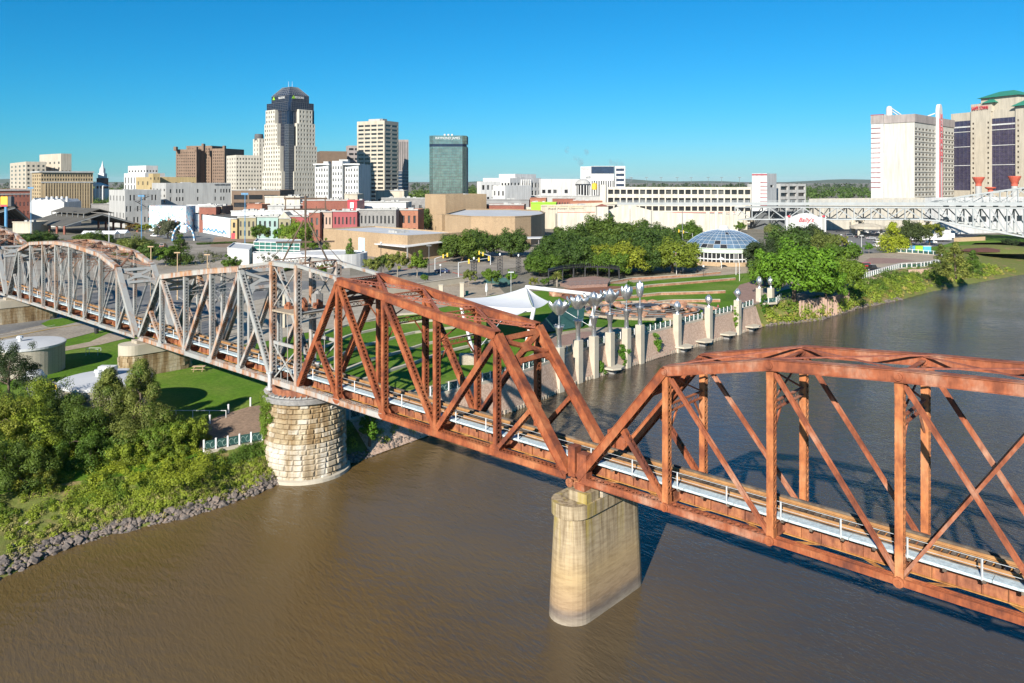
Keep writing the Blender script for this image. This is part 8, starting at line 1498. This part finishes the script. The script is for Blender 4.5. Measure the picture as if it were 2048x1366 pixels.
# ================================================================ trees: (kind, name, label, x, base y, top y, width factor, material)
TL = [('oak0', 'oak_tree', 'oak filling the grove just left of the pergola middle', 1140, 548, 486, 1.2, None), ('oak1', 'oak_tree', 'low bright oak behind the pergola right end', 1215, 552, 500, 1.1, 'leaf_mid'), ('oak2', 'oak_tree', 'dark oak between the theatre hump and the yellow-green oaks', 1285, 528, 458, 1.2, 'leaf_oak'), ('oak0', 'oak_tree', 'dark oak beside the upper flagpole', 1330, 522, 462, 1.0, None), ('oak0', 'oak_tree', 'dark oak left of the signal, touching the hall canopy', 900, 515, 470, 1.1, None), ('oak0', 'oak_tree', 'dark oak left of the crossing, beside the tan hall canopy', 925, 524, 462, 1.15, None), ('oak2', 'oak_tree', 'very dark oak between the crossing and the curved hall', 958, 514, 458, 1.0, 'leaf_oak'), ('oak0', 'oak_tree', 'round dark oak with visible trunk right of the crossing', 1022, 514, 458, 1.15, None),
 ('oak0', 'oak_tree', 'dark oak at the left end of the grove behind the pergola', 1108, 540, 474, 1.25, None), ('oak1', 'oak_tree', 'low light green oak left of the pergola', 1080, 552, 505, 1.25, None), ('oak2', 'oak_tree', 'tall dark oak at the back of the grove', 1145, 515, 448, 1.15, 'leaf_oak'), ('oak0', 'oak_tree', 'highest oak at the back of the grove before the theatre hump', 1205, 505, 430, 1.1, None), ('oak2', 'oak_tree', 'dark oak at the back right of the grove', 1262, 500, 440, 1.2, 'leaf_oak'), ('oak0', 'oak_tree', 'dark oak at the far right back of the grove', 1312, 508, 446, 1.15, None), ('oak1', 'oak_tree', 'wide yellow-green oak at the front of the grove', 1245, 548, 482, 1.35, 'leaf_y2'), ('oak0', 'oak_tree', 'oak directly behind the middle of the pergola', 1172, 545, 476, 1.25, None), ('oak1', 'oak_tree', 'yellow-green oak beside the flagpoles', 1345, 546, 478, 1.2, 'leaf_y2'), ('oak0', 'oak_tree', 'mid green oak between the grove front and the flagpoles', 1300, 546, 486, 1.15, None), ('oak0', 'oak_tree', 'dark oak low in the middle of the grove', 1215, 532, 468, 1.1, None), ('oak2', 'oak_tree', 'dark oak left of the wide yellow-green one', 1130, 528, 462, 1.1, 'leaf_oak'),
 ('oak1', 'broad_tree', 'big bright green tree on the bank right of the dome', 1588, 600, 484, .98, 'leaf_bright'), ('oak0', 'broad_tree', 'tall dark tree behind the bright one right of the dome', 1578, 528, 450, .95, 'leaf_oak'), ('oak2', 'broad_tree', 'dark tree in front of the casino gateway sign', 1618, 505, 448, 1.0, 'leaf_dark'), ('oak1', 'broad_tree', 'brownish olive tree below the gateway sign', 1640, 515, 462, 1.0, 'leaf_cypress'), ('oak2', 'broad_tree', 'small dark tree touching the right side of the dome', 1520, 540, 478, .9, 'leaf_dark'), ('oak1', 'broad_tree', 'bright green tree right of the big one, near the fence', 1690, 584, 512, .85, 'leaf_mid'), ('oak1', 'broad_tree', 'bright leafy tree low on the bank beside the big one', 1652, 596, 536, .85, 'leaf_bright'), ('oak1', 'broad_tree', 'green tree left of the big bright one', 1530, 572, 510, .75, 'leaf_mid'), ('small0', 'small_tree', 'small green tree above the terrace edge', 1690, 540, 490, 1.3, None),
 ('lime0', 'cypress_tree', 'bright lime green conical tree at the casino lot', 1786, 504, 444, 1.15, None), ('oak2', 'broad_tree', 'dark tree just behind the lime green conical one', 1822, 495, 440, .8, None), ('open0', 'broad_tree', 'sparse yellow-green tree in front of the white trailer', 1858, 494, 446, 1.1, None), ('small1', 'round_shrub', 'round green shrub left of the white lamp in the lot', 1706, 508, 483, 1.0, None), ('small1', 'round_shrub', 'round green shrub right of the white lamp in the lot', 1738, 507, 484, .9, None), ('small2', 'small_tree', 'pale yellow-green sapling beside the kiosk', 1684, 500, 472, .9, None), ('oak0', 'broad_tree', 'green tree at the end of the terrace with the kiosk', 1668, 530, 487, .9, 'leaf_mid'),
 ('cone0', 'cypress_tree', 'feathery cypress on the bank right of the terrace, middle one', 1912, 556, 484, 1.5, None), ('cone0', 'cypress_tree', 'feathery cypress on the bank right of the terrace, left one', 1882, 548, 488, 1.3, None), ('cone0', 'cypress_tree', 'feathery cypress on the bank right of the terrace, right one', 1946, 552, 500, 1.5, 'leaf_mid'), ('small0', 'round_shrub', 'dark shrub at the abutment under the road bridge', 2020, 498, 478, 1.5, 'leaf_dark'),
 ('cone1', 'street_tree', 'tall narrow street tree in front of the roller door', 700, 532, 477, .85, None), ('cone1', 'street_tree', 'conical street tree left of the tan hall', 652, 512, 476, 1.0, None), ('small2', 'street_tree', 'low yellowish street tree, first in the hall row', 745, 556, 516, 1.1, 'leaf_cypress'), ('small0', 'street_tree', 'dark narrow street tree, second in the hall row', 766, 548, 508, .8, 'leaf_oak'), ('small2', 'street_tree', 'olive street tree, third in the hall row', 795, 556, 504, .95, 'leaf_cypress'), ('small1', 'street_tree', 'green street tree before the hall entrance canopy', 834, 555, 502, 1.0, 'leaf_mid'), ('small0', 'round_shrub', 'small shrub on the plaza corner by the blue car', 850, 566, 549, 1.0, None), ('small2', 'street_tree', 'round pale tree, left of three in the plaza garden', 938, 572, 540, 1.0, 'leaf_cypress'), ('small0', 'street_tree', 'round green tree on a bare trunk, middle of the plaza garden', 983, 578, 537, 1.0, None), ('small1', 'street_tree', 'dense bright tree, right of three in the plaza garden', 1022, 570, 540, .95, None), ('small2', 'round_shrub', 'yellow-green shrub left of the pergola', 1066, 576, 555, 1.1, None), ('small0', 'round_shrub', 'low leafy shrub beside the pergola steps', 1090, 574, 556, 1.2, None),
 ('oak1', 'street_tree', 'big bright green tree in front of the gabled shop', 594, 492, 440, .9, 'leaf_lime2'), ('small0', 'street_tree', 'dense tree in front of the mint shop', 520, 486, 450, 1.2, None), ('small0', 'street_tree', 'small street tree right of the mint shop', 558, 486, 455, 1.0, 'leaf_bright'), ('oak0', 'street_tree', 'dark tree before the grey stone shopfront, left', 740, 468, 430, 1.2, None), ('oak0', 'street_tree', 'dark tree before the grey stone shopfront, right', 785, 468, 426, 1.25, None), ('oak2', 'street_tree', 'very dark tree beside the stage tower', 838, 466, 418, 1.0, 'leaf_oak'), ('oak0', 'street_tree', 'low tree below the cable mast', 620, 500, 478, 1.2, 'leaf_mid'), ('small0', 'round_shrub', 'rounded shrub behind the bridge tower cap', 660, 540, 520, 1.3, None), ('small2', 'street_tree', 'yellowish tree behind the bridge machinery', 640, 560, 530, 1.3, 'leaf_mid'),
 ('oak0', 'broad_tree', 'wide flat dark tree at left above the truss', 74, 494, 462, 1.9, None), ('oak0', 'broad_tree', 'wide dark tree in front of the market tents', 186, 496, 463, 1.8, None), ('oak1', 'broad_tree', 'olive tree left of the lamp poles', 272, 520, 472, 1.2, 'leaf_cypress'), ('small0', 'broad_tree', 'round shrubby tree beside the left lamp pole', 305, 532, 488, 1.2, 'leaf_oak'), ('small0', 'broad_tree', 'round shrubby tree between the lamp poles', 332, 532, 492, 1.2, 'leaf_mid'), ('cone1', 'broad_tree', 'tall conical tree in front of the checkered arch', 360, 530, 468, 1.35, 'leaf_oak'), ('bare0', 'bare_tree', 'leafless grey tree beside the white visitor centre', 418, 545, 500, 1.3, None), ('small1', 'small_tree', 'small bright tree before the visitor centre', 462, 548, 510, 1.2, 'leaf_mid'), ('bare0', 'bare_tree', 'grey leafless tree at the teal glass corner', 540, 545, 505, 1.2, None), ('oak1', 'broad_tree', 'grey-green tree in front of the bright mural', 336, 478, 436, .9, 'leaf_grey'), ('small2', 'round_shrub', 'yellow shrub row left of the mural', 290, 466, 448, 2.0, None), ('small2', 'round_shrub', 'second yellow shrub left of the mural', 268, 464, 446, 2.0, 'leaf_autumn'), ('oak2', 'broad_tree', 'dark tree behind the billboard post', 62, 440, 416, 1.6, None), ('oak1', 'broad_tree', 'light tree behind the market shed roof', 92, 436, 415, 1.4, 'leaf_cypress'), ('oak1', 'broad_tree', 'green tree beside the brown brick building', 452, 432, 405, 1.2, 'leaf_mid'), ('small1', 'broad_tree', 'small tree in front of the bank building', 332, 420, 404, 1.4, 'leaf_mid'),
 ('oak0', 'broad_tree', 'oak beside the traffic signal left of the dome', 1378, 490, 442, 1.0, 'leaf_mid'), ('small1', 'round_shrub', 'round shrub above the dome roof at the wall corner', 1482, 466, 443, 1.2, 'leaf_mid'), ('oak1', 'broad_tree', 'palm-green shrub under the truss bridge left of the sign', 1540, 470, 448, 1.0, 'leaf_palm'), ('small1', 'round_shrub', 'clipped bush beside the pergola end', 1259, 572, 561, 1.3, 'leaf_bright')]
leafmat('leaf_y2', (.16, .21, .025)); leafmat('leaf_lime2', (.16, .25, .025))
for k, n, l, x, yb, yt, wd, m_ in TL: px_tree(k, n, l, x, yb, yt, 'trees of the park and streets', m_, wd)
# fan palm by the pergola
q = G(1114, 574); pm = thing('fan_palm', 'small fan palm at the left end of the pergola', 'tree', q); mb = MB(); mb.tube(q, q+UP*3.0, .22, .18, 8); mb.build('trunk', 'bark_pale', pm); mb = MB()
for i in range(90):
    a = random.uniform(0, 6.28); e = random.uniform(-.5, 1.2); d = V(math.cos(a)*math.cos(e), math.sin(a)*math.cos(e), math.sin(e)); s = V(-math.sin(a), math.cos(a), 0)*.16; c = q+UP*3.1; mb.poly([c+d*.2, c+d*1.0+s, c+d*1.75-UP*.3, c+d*1.0-s])
mb.build('crown', 'leaf_palm', pm)
# ---- left foreground growth, each tree with its own crown
def near_tree(name, label, base, h, rx, kind, mat, seed, n, leaf=.17, nc=90, vine=None, lean=(0, 0)):
    rz = h/2*.92; z0 = h*.08 if kind == 'cone' else h*.12; C, Rr = crown_shape(seed, kind, rx, rz if kind == 'cone' else (h-z0)/2, z0, nc); C[:, 0] += C[:, 2]/h*lean[0]; C[:, 1] += C[:, 2]/h*lean[1]
    v, f = leaves(C, Rr*.8, n, leaf, seed, .3); t = thing(name, label, 'tree', base, 'foreground riverbank trees'); del t['_o']; link('trunk', trunk_mesh(seed, h*.7, .22, C, 'bark', 10), t); link('crown', npmesh('crown', v, f, mat), t)
    if vine:
        C2 = C[np.random.default_rng(seed).choice(len(C), max(6, len(C)//4))]; v, f = leaves(C2*np.array([1.06, 1.06, 1]), Rr[:len(C2)]*.55, n//4, leaf*1.1, seed+5, .4); link('vine_foliage', npmesh('vine_foliage', v, f, vine), t)
BT = lambda x, y, z=2.0: G(x, y, z)
near_tree('feathery_tree', 'tall feathery yellow-green tree draped in vines before the white tank', BT(282, 925), 11.6, 4.8, 'cone', 'leaf_cypress', 101, 42000, vine='leaf_mid')
near_tree('feathery_tree', 'olive feathery tree covering the white tank, left of the tallest', BT(205, 925), 10.6, 4.6, 'cone', 'leaf_cypress', 102, 36000, vine='leaf_oak', lean=(.8, 0))
near_tree('leafy_tree', 'dark leafy tree in the middle of the bank thicket', BT(128, 945), 8.2, 4.2, 'round', 'leaf_oak', 103, 30000)
near_tree('leafy_tree', 'yellow-green tree at the left edge of the thicket', BT(48, 955), 9.4, 4.6, 'round', 'leaf_ygreen', 104, 34000, vine='leaf_yellow')
near_tree('dark_tree', 'dark grey-green tree at the left edge overlapping the tank', G(14, 835, 3.5), 9.6, 3.6, 'round', 'leaf_dark', 105, 22000, .15)
near_tree('leafy_tree', 'low bushy tree at the right end of the thicket by the path', BT(362, 925), 5.2, 2.7, 'round', 'leaf_ygreen', 106, 17000, vine='leaf_mid')
near_tree('leafy_tree', 'dark green bush tree between the tall ones and the path', BT(320, 930), 5.8, 3.0, 'round', 'leaf_mid', 107, 16000)
near_tree('leafy_tree', 'dark thicket tree low at left above the wing wall', G(20, 1020, 1.5), 6.8, 3.4, 'round', 'leaf_oak', 108, 20000)
near_tree('leafy_tree', 'yellow-leaved sapling low at left near the wing wall', G(78, 1010, 1.4), 4.6, 2.2, 'open', 'leaf_yellow', 109, 9000)
near_tree('leafy_tree', 'green tree between the dark thicket and the feathery pair', BT(178, 965, 1.6), 6.4, 3.2, 'round', 'leaf_mid', 110, 18000)
near_tree('leafy_tree', 'small bright shrub tree on the bank under the bridge', G(738, 895, .8), 4.4, 1.3, 'round', 'leaf_bright', 111, 6000)

near_tree('leafy_tree', 'bright bushy tree filling the slope below the feathery pair', BT(250, 950, 1.9), 4.2, 2.6, 'round', 'leaf_ygreen', 112, 22000)
near_tree('leafy_tree', 'yellow-green bush tree below the right end of the thicket', BT(330, 945, 1.8), 3.2, 2.0, 'round', 'leaf_ygreen', 113, 16000)
near_tree('leafy_tree', 'dense dark tree filling the gap behind the thicket', BT(100, 905, 3.0), 7.6, 4.0, 'round', 'leaf_oak', 114, 24000)
near_tree('leafy_tree', 'tall yellow-leaved tree at the very left edge', BT(-12, 985, 1.5), 10.5, 3.8, 'round', 'leaf_yellow', 115, 20000)
# ================================================================ bank planting, riprap, far woods
def cover(name, label_mat, pts, rad, n, leaf, seed, up=.6, flat=.8):
    v, f = leaves(np.array(pts), np.array(rad), n, leaf, seed, up, .5, flat); return link(name, npmesh(name, v, f, label_mat), kind='stuff')
def bank_points(x0, x1, t0, t1, n, seed, lift=.2, r=(.4, 1.1)):
    rnd = random.Random(seed); i0, i1 = sec_of(x0), sec_of(x1); P, Q = [], []
    for _ in range(n): q = bank_at(rnd.uniform(i0, i1), rnd.uniform(t0, t1)); rr = rnd.uniform(*r); P.append((q.x, q.y, q.z+lift*rr)); Q.append(rr)
    return P, Q
for nm, mt, a, sd, n, lf in (('bank_shrubs', 'leaf_ygreen', (60, 470, .08, .45, 120), 1, 24000, .15), ('bank_shrubs', 'leaf_mid', (30, 420, .0, .4, 70), 2, 13000, .15), ('bank_grass', 'grass_bank', (20, 585, .3, .84, 420), 3, 52000, .15), ('bank_grass', 'grass_dry', (20, 585, .4, .88, 260), 4, 22000, .14), ('path_hedge', 'leaf_mid', (440, 575, .02, .3, 70), 5, 15000, .14), ('bank_shrubs', 'grass_bank', (700, 880, .1, .75, 40), 6, 7000, .17)):
    P, Q = bank_points(*a, sd, .25, (.35, .95) if 'grass' not in nm else (.25, .5)); cover(nm, mt, P, Q, n, lf, sd, .6 if 'grass' not in nm else .1, .8)
for nm, mt, a, sd, n, lf, r in (('far_bank_shrubs', 'grass_bank', (1535, 2046, .25, .86, 260), 11, 30000, .42, (.7, 1.6)), ('far_bank_shrubs', 'leaf_mid', (1560, 2046, .0, .6, 130), 12, 14000, .42, (.9, 2.0)), ('far_bank_shrubs', 'leaf_oak', (1700, 2046, .02, .4, 60), 13, 6000, .42, (.9, 1.9)), ('far_bank_grass', 'grass_dry', (1520, 2046, .5, .9, 120), 14, 8000, .4, (.4, .9))):
    P, Q = bank_points(*a, sd, .3, r); cover(nm, mt, P, Q, n, lf, sd)
P = []; Q = []; rnd = random.Random(77)
for _ in range(120): q = GG(rnd.uniform(40, 410), rnd.uniform(905, 965)); P.append((q.x, q.y, q.z+.2)); Q.append(rnd.uniform(.4, 1.0))
cover('bank_shrubs', 'leaf_ygreen', P, Q, 20000, .17, 78)
# climbers on the round pier, the lotus pillars and the wall
def climber(name, label, pts, rad, mat, n, leaf, seed, flat=1): v, f = leaves(np.array(pts), np.array(rad), n, leaf, seed, .3, .5, flat); return link(name, npmesh(name, v, f, mat), label=label, cat='plant')
cP = bp(43.2, W/2, -BZ); P = []; Rr = []; rnd = random.Random(5)
for _ in range(70): a = rnd.gauss(-2.65, .16); z = 9.5-abs(rnd.gauss(0, 2.6)); P.append((cP.x+math.cos(a)*4.85, cP.y+math.sin(a)*4.85, z)); Rr.append(rnd.uniform(.25, .6)*(.6+.05*z))
climber('pier_vine', 'green vine hanging down the left side of the round stone pier', P, Rr, 'leaf_mid', 11000, .15, 21)
for k, (x, z0, z1, l) in enumerate(((1303, 1.2, 4.6, 'bright vine patch on the wall between sixth lotus and first bud'), (1236, .5, 4.5, 'thin vine climbing beside the fifth lotus pillar'), (1463, 1, 7, 'vine up the third bud pillar'), (1519, 1, 7.5, 'vine up the left lookout pillar'), (1190, .5, 2.5, 'small weed patch at the foot of the third lotus pillar'))):
    e = on_edge(x); o = NW*1.1; P = [(e.x+o.x+rnd.gauss(0, .35), e.y+o.y+rnd.gauss(0, .25), rnd.uniform(z0, z1)) for _ in range(26)]; climber('wall_vine', l, P, [rnd.uniform(.25, .5) for _ in P], 'leaf_bright', 1800, .26, 30+k)
# mulch bed and dry mound by the road bridge
md = MB(); c = G(1985, 500); md.lathe((c.x, c.y, 0), [(1, GZ-.2), (.8, GZ+.9), (.5, GZ+1.7), (.2, GZ+2.1), (0, GZ+2.2)], 28, 22, 16); md.build('mound', 'bank_soil', kind='structure', smooth=True)
md = MB(); c2_ = G(1972, 503); md.lathe((c2_.x, c2_.y, 0), [(1, GZ+.3), (.7, GZ+1.1), (0, GZ+1.7)], 24, 11, 7); md.build('mulch_bed', 'mulch', kind='structure', smooth=True)
# clipped hedges and kerbs of the parking area at left
for k, (a, b_, l) in enumerate((((215, 494), (330, 492), 'clipped hedge along the lot behind the arched truss'), ((395, 490), (470, 487), 'clipped hedge in front of the pale mural'), ((482, 490), (530, 488), 'low hedge before the olive and mint shops'), ((560, 545), (640, 528), 'low hedge beside the visitor centre'), ((1100, 560), (1140, 556), 'low planting left of the pergola'))):
    pA_, pB_ = G(*a), G(*b_); P = [tuple(pA_.lerp(pB_, t/40)+UP*.6) for t in range(41)]; climber('hedge', l, P, [max(.7, (pB_-pA_).length/50)]*41, 'leaf_oak', 3500, .4, 60+k, .7)
# riprap: boulders along the waterline are pieces of the bank
bank = next(o for o in COL.objects if o.name == 'river_bank'); ROCK = [rock_mesh(100+i, 'rock') for i in range(8)]; pl_rock = []
def riprap(x0, x1, n, t0, t1, smin, smax, sd):
    rnd = random.Random(sd); i0, i1 = sec_of(x0), sec_of(x1)
    for _ in range(n): q = bank_at(rnd.uniform(i0, i1), rnd.uniform(t0, t1)); s = rnd.uniform(smin, smax); pl_rock.append((s, q, rnd.random()*6.28))
riprap(-70, 590, 1100, .78, 1.06, .2, .56, 1); riprap(-70, 590, 70, .8, 1.0, .6, .95, 9); riprap(690, 880, 330, .80, 1.06, .28, .55, 2); riprap(500, 592, 160, .68, 1.0, .3, .7, 3); riprap(1530, 1800, 260, .92, 1.04, .4, .8, 4)
pl_rock.sort(key=lambda r: -r[0]/r[1].y)
for s, q, a in pl_rock[:290]: o = link('rock', random.choice(ROCK), bank, loc=q+UP*s*.12, rz=a); o.scale = (s*1.35, s, s)
vs_, fs_ = [], []; base = [(np.array([v.co[:] for v in m.vertices]), np.array([p.vertices[:] for p in m.polygons])) for m in ROCK]; off = 0
for k, (s, q, a) in enumerate(pl_rock[290:]): v, f = base[k % 8]; ca, sa = math.cos(a), math.sin(a); w_ = v*np.array([s*1.35, s, s]); w_ = np.stack([w_[:, 0]*ca-w_[:, 1]*sa, w_[:, 0]*sa+w_[:, 1]*ca, w_[:, 2]], 1)+np.array([q.x, q.y, q.z+s*.12]); vs_.append(w_); fs_.append(f+off); off += len(v)
link('rock', npmesh('rock', np.concatenate(vs_), np.concatenate(fs_), 'rock'), bank, kind='stuff')
# far wooded plain and ridge
rg = np.random.default_rng(9)
def wood(name, n, y0, y1, x0, x1, h, leaf, seed, mat, nl):
    rg = np.random.default_rng(seed); Y = y0+(y1-y0)*rg.random(n); px = x0+(x1-x0)*rg.random(n); hh = h*(.6+.7*rg.random(n)); C = np.stack([(px-CX)/F*Y, Y, GZ+hh*.5], 1); v, f = leaves(C, hh*.62, nl, leaf, seed, .4, .5, .85); return link(name, npmesh(name, v, f, mat), kind='stuff')
wood('far_woods', 700, 1150, 2600, 900, 1800, 13, 4.5, 41, 'leaf_oak', 26000); wood('far_woods', 500, 1100, 2400, -700, 300, 13, 4.5, 42, 'leaf_oak', 12000); wood('far_woods', 500, 1000, 2000, 200, 960, 12, 4.5, 43, 'leaf_oak', 12000); wood('far_woods', 900, 2600, 5200, -800, 2800, 18, 10, 44, 'leaf_far', 16000)
wood('far_woods', 120, 620, 980, 1240, 1740, 9, 2.4, 45, 'leaf_oak', 9000); wood('far_woods', 60, 700, 1000, 920, 965, 11, 2.4, 46, 'leaf_oak', 4000); wood('town_trees', 70, 640, 1000, 180, 260, 10, 2.0, 47, 'leaf_oak', 5000); wood('town_trees', 60, 540, 800, 816, 860, 8, 1.8, 48, 'leaf_oak', 3500)
mb = MB(); prev = None
for i in range(81):
    x = -9000+18000*i/80; z = 40+26*math.sin(i*.31)+14*math.sin(i*.83+1)
    if prev: mb.poly([(prev[0], 11000, GZ), (x, 11000, GZ), (x, 11600, max(z, 8)), (prev[0], 11600, max(prev[1], 8))]); mb.poly([(prev[0], 11600, max(prev[1], 8)), (x, 11600, max(z, 8)), (x, 13500, GZ), (prev[0], 13500, GZ)])
    prev = (x, z)
mb.build('hills', 'hill_far', kind='structure')
# faint steam plume behind the hotel
m = bpy.data.materials.new('steam'); m.use_nodes = True; nt = m.node_tree; nt.nodes.clear(); out = nt.nodes.new('ShaderNodeOutputMaterial'); pv_ = nt.nodes.new('ShaderNodeVolumePrincipled'); pv_.inputs['Color'].default_value = (.8, .82, .85, 1); pv_.inputs['Anisotropy'].default_value = .2
n = noise(nt, pos(nt), .06, 4); r = ramp(nt, [(.47, (0, 0, 0)), (.66, (1, 1, 1))]); nt.links.new(n, r.inputs[0]); ml = nt.nodes.new('ShaderNodeMath'); ml.operation = 'MULTIPLY'; ml.inputs[1].default_value = .09; nt.links.new(r.outputs[0], ml.inputs[0]); nt.links.new(ml.outputs[0], pv_.inputs['Density']); nt.links.new(pv_.outputs[0], out.inputs['Volume']); MAT['steam'] = m
for k, blobs in enumerate(([(1236, 332, 13), (1247, 345, 10), (1258, 356, 9), (1222, 326, 7)], [(1136, 300, 7), (1150, 314, 8), (1160, 324, 8), (1172, 305, 6)])):
    bm = bmesh.new()
    for x, y, r_ in blobs: q = AT(x, y, 1150); bmesh.ops.create_icosphere(bm, subdivisions=2, radius=r_*1150/F*1.1, matrix=Matrix.Translation(q))
    me = bpy.data.meshes.new('steam_plume'); bm.to_mesh(me); bm.free(); me.materials.append(m); link('steam_plume', me, kind='stuff')

# one walker on the riverside promenade
def figure(name, label, q, ang):
    J = [((0, 0, .95), .15), ((0, 0, 1.2), .15), ((0, 0, 1.42), .13), ((0, 0, 1.52), .055), ((0, 0, 1.62), .095), ((0, 0, 1.72), .085), ((.1, 0, .9), .1), ((.11, .08, .5), .07), ((.11, -.02, .08), .05), ((.11, .12, .04), .045), ((-.1, 0, .9), .1), ((-.11, -.1, .5), .07), ((-.11, -.22, .1), .05), ((-.11, -.1, .05), .045), ((.2, 0, 1.4), .07), ((.27, -.08, 1.12), .05), ((.27, .05, .88), .04), ((-.2, 0, 1.4), .07), ((-.27, .08, 1.12), .05), ((-.27, .2, .9), .04)]
    Ed = [(0, 1), (1, 2), (2, 3), (3, 4), (4, 5), (0, 6), (6, 7), (7, 8), (8, 9), (0, 10), (10, 11), (11, 12), (12, 13), (2, 14), (14, 15), (15, 16), (2, 17), (17, 18), (18, 19)]
    def skin(ids, grow, mat, nm):
        idx = {k: i for i, k in enumerate(ids)}; me = bpy.data.meshes.new(nm); me.from_pydata([J[k][0] for k in ids], [(idx[a], idx[b_]) for a, b_ in Ed if a in idx and b_ in idx], []); o = bpy.data.objects.new(nm, me); COL.objects.link(o); o.modifiers.new('Skin', 'SKIN'); sd = o.modifiers.new('Sub', 'SUBSURF'); sd.levels = 1
        for k in ids: r_ = J[k][1]*grow; me.skin_vertices[0].data[idx[k]].radius = (r_, r_)
        me.skin_vertices[0].data[0].use_root = True
        bpy.context.view_layer.update(); m2 = bpy.data.meshes.new_from_object(o.evaluated_get(bpy.context.evaluated_depsgraph_get())); bpy.data.objects.remove(o); m2.name = nm; m2.materials.clear(); m2.materials.append(MAT[mat]); return m2
    t = thing(name, label, 'person', q); del t['_o']; t.rotation_euler = (0, 0, ang)
    link('body', skin(list(range(20)), 1.0, 'skin_tone', 'body'), t); link('trousers', skin([0, 6, 7, 8, 10, 11, 12], 1.14, 'grey_dark', 'trousers'), t); link('shirt', skin([0, 1, 2, 14, 15, 17, 18], 1.12, 'maroon', 'shirt'), t); mb = MB(); mb.lathe((0, -.01, 1.62), [(.11, .02), (.115, .1), (.06, .18), (0, .2)], 10); link('hair', mb.mesh('hair', 'black_steel', True), t)
surf('skin_tone', (.42, .25, .17), None, 3, .6); figure('person', 'person in dark clothes walking on the promenade near the third bud', on_edge(1452)+V(-1.4, 1.4, .1), .8)
# thin clear-day haze round camera and scene
hm = bpy.data.materials.new('haze'); hm.use_nodes = True; ht = hm.node_tree; ht.nodes.clear(); ho = ht.nodes.new('ShaderNodeOutputMaterial'); hv = ht.nodes.new('ShaderNodeVolumePrincipled'); hv.inputs['Color'].default_value = (.8, .9, 1, 1); hv.inputs['Density'].default_value = 1.8e-5; hv.inputs['Anisotropy'].default_value = .0; ht.links.new(hv.outputs[0], ho.inputs['Volume']); MAT['haze'] = hm
mb = MB(); mb.box(-15900, 15900, -150, 23900, -4, 140); mb.build('haze', 'haze', kind='stuff')
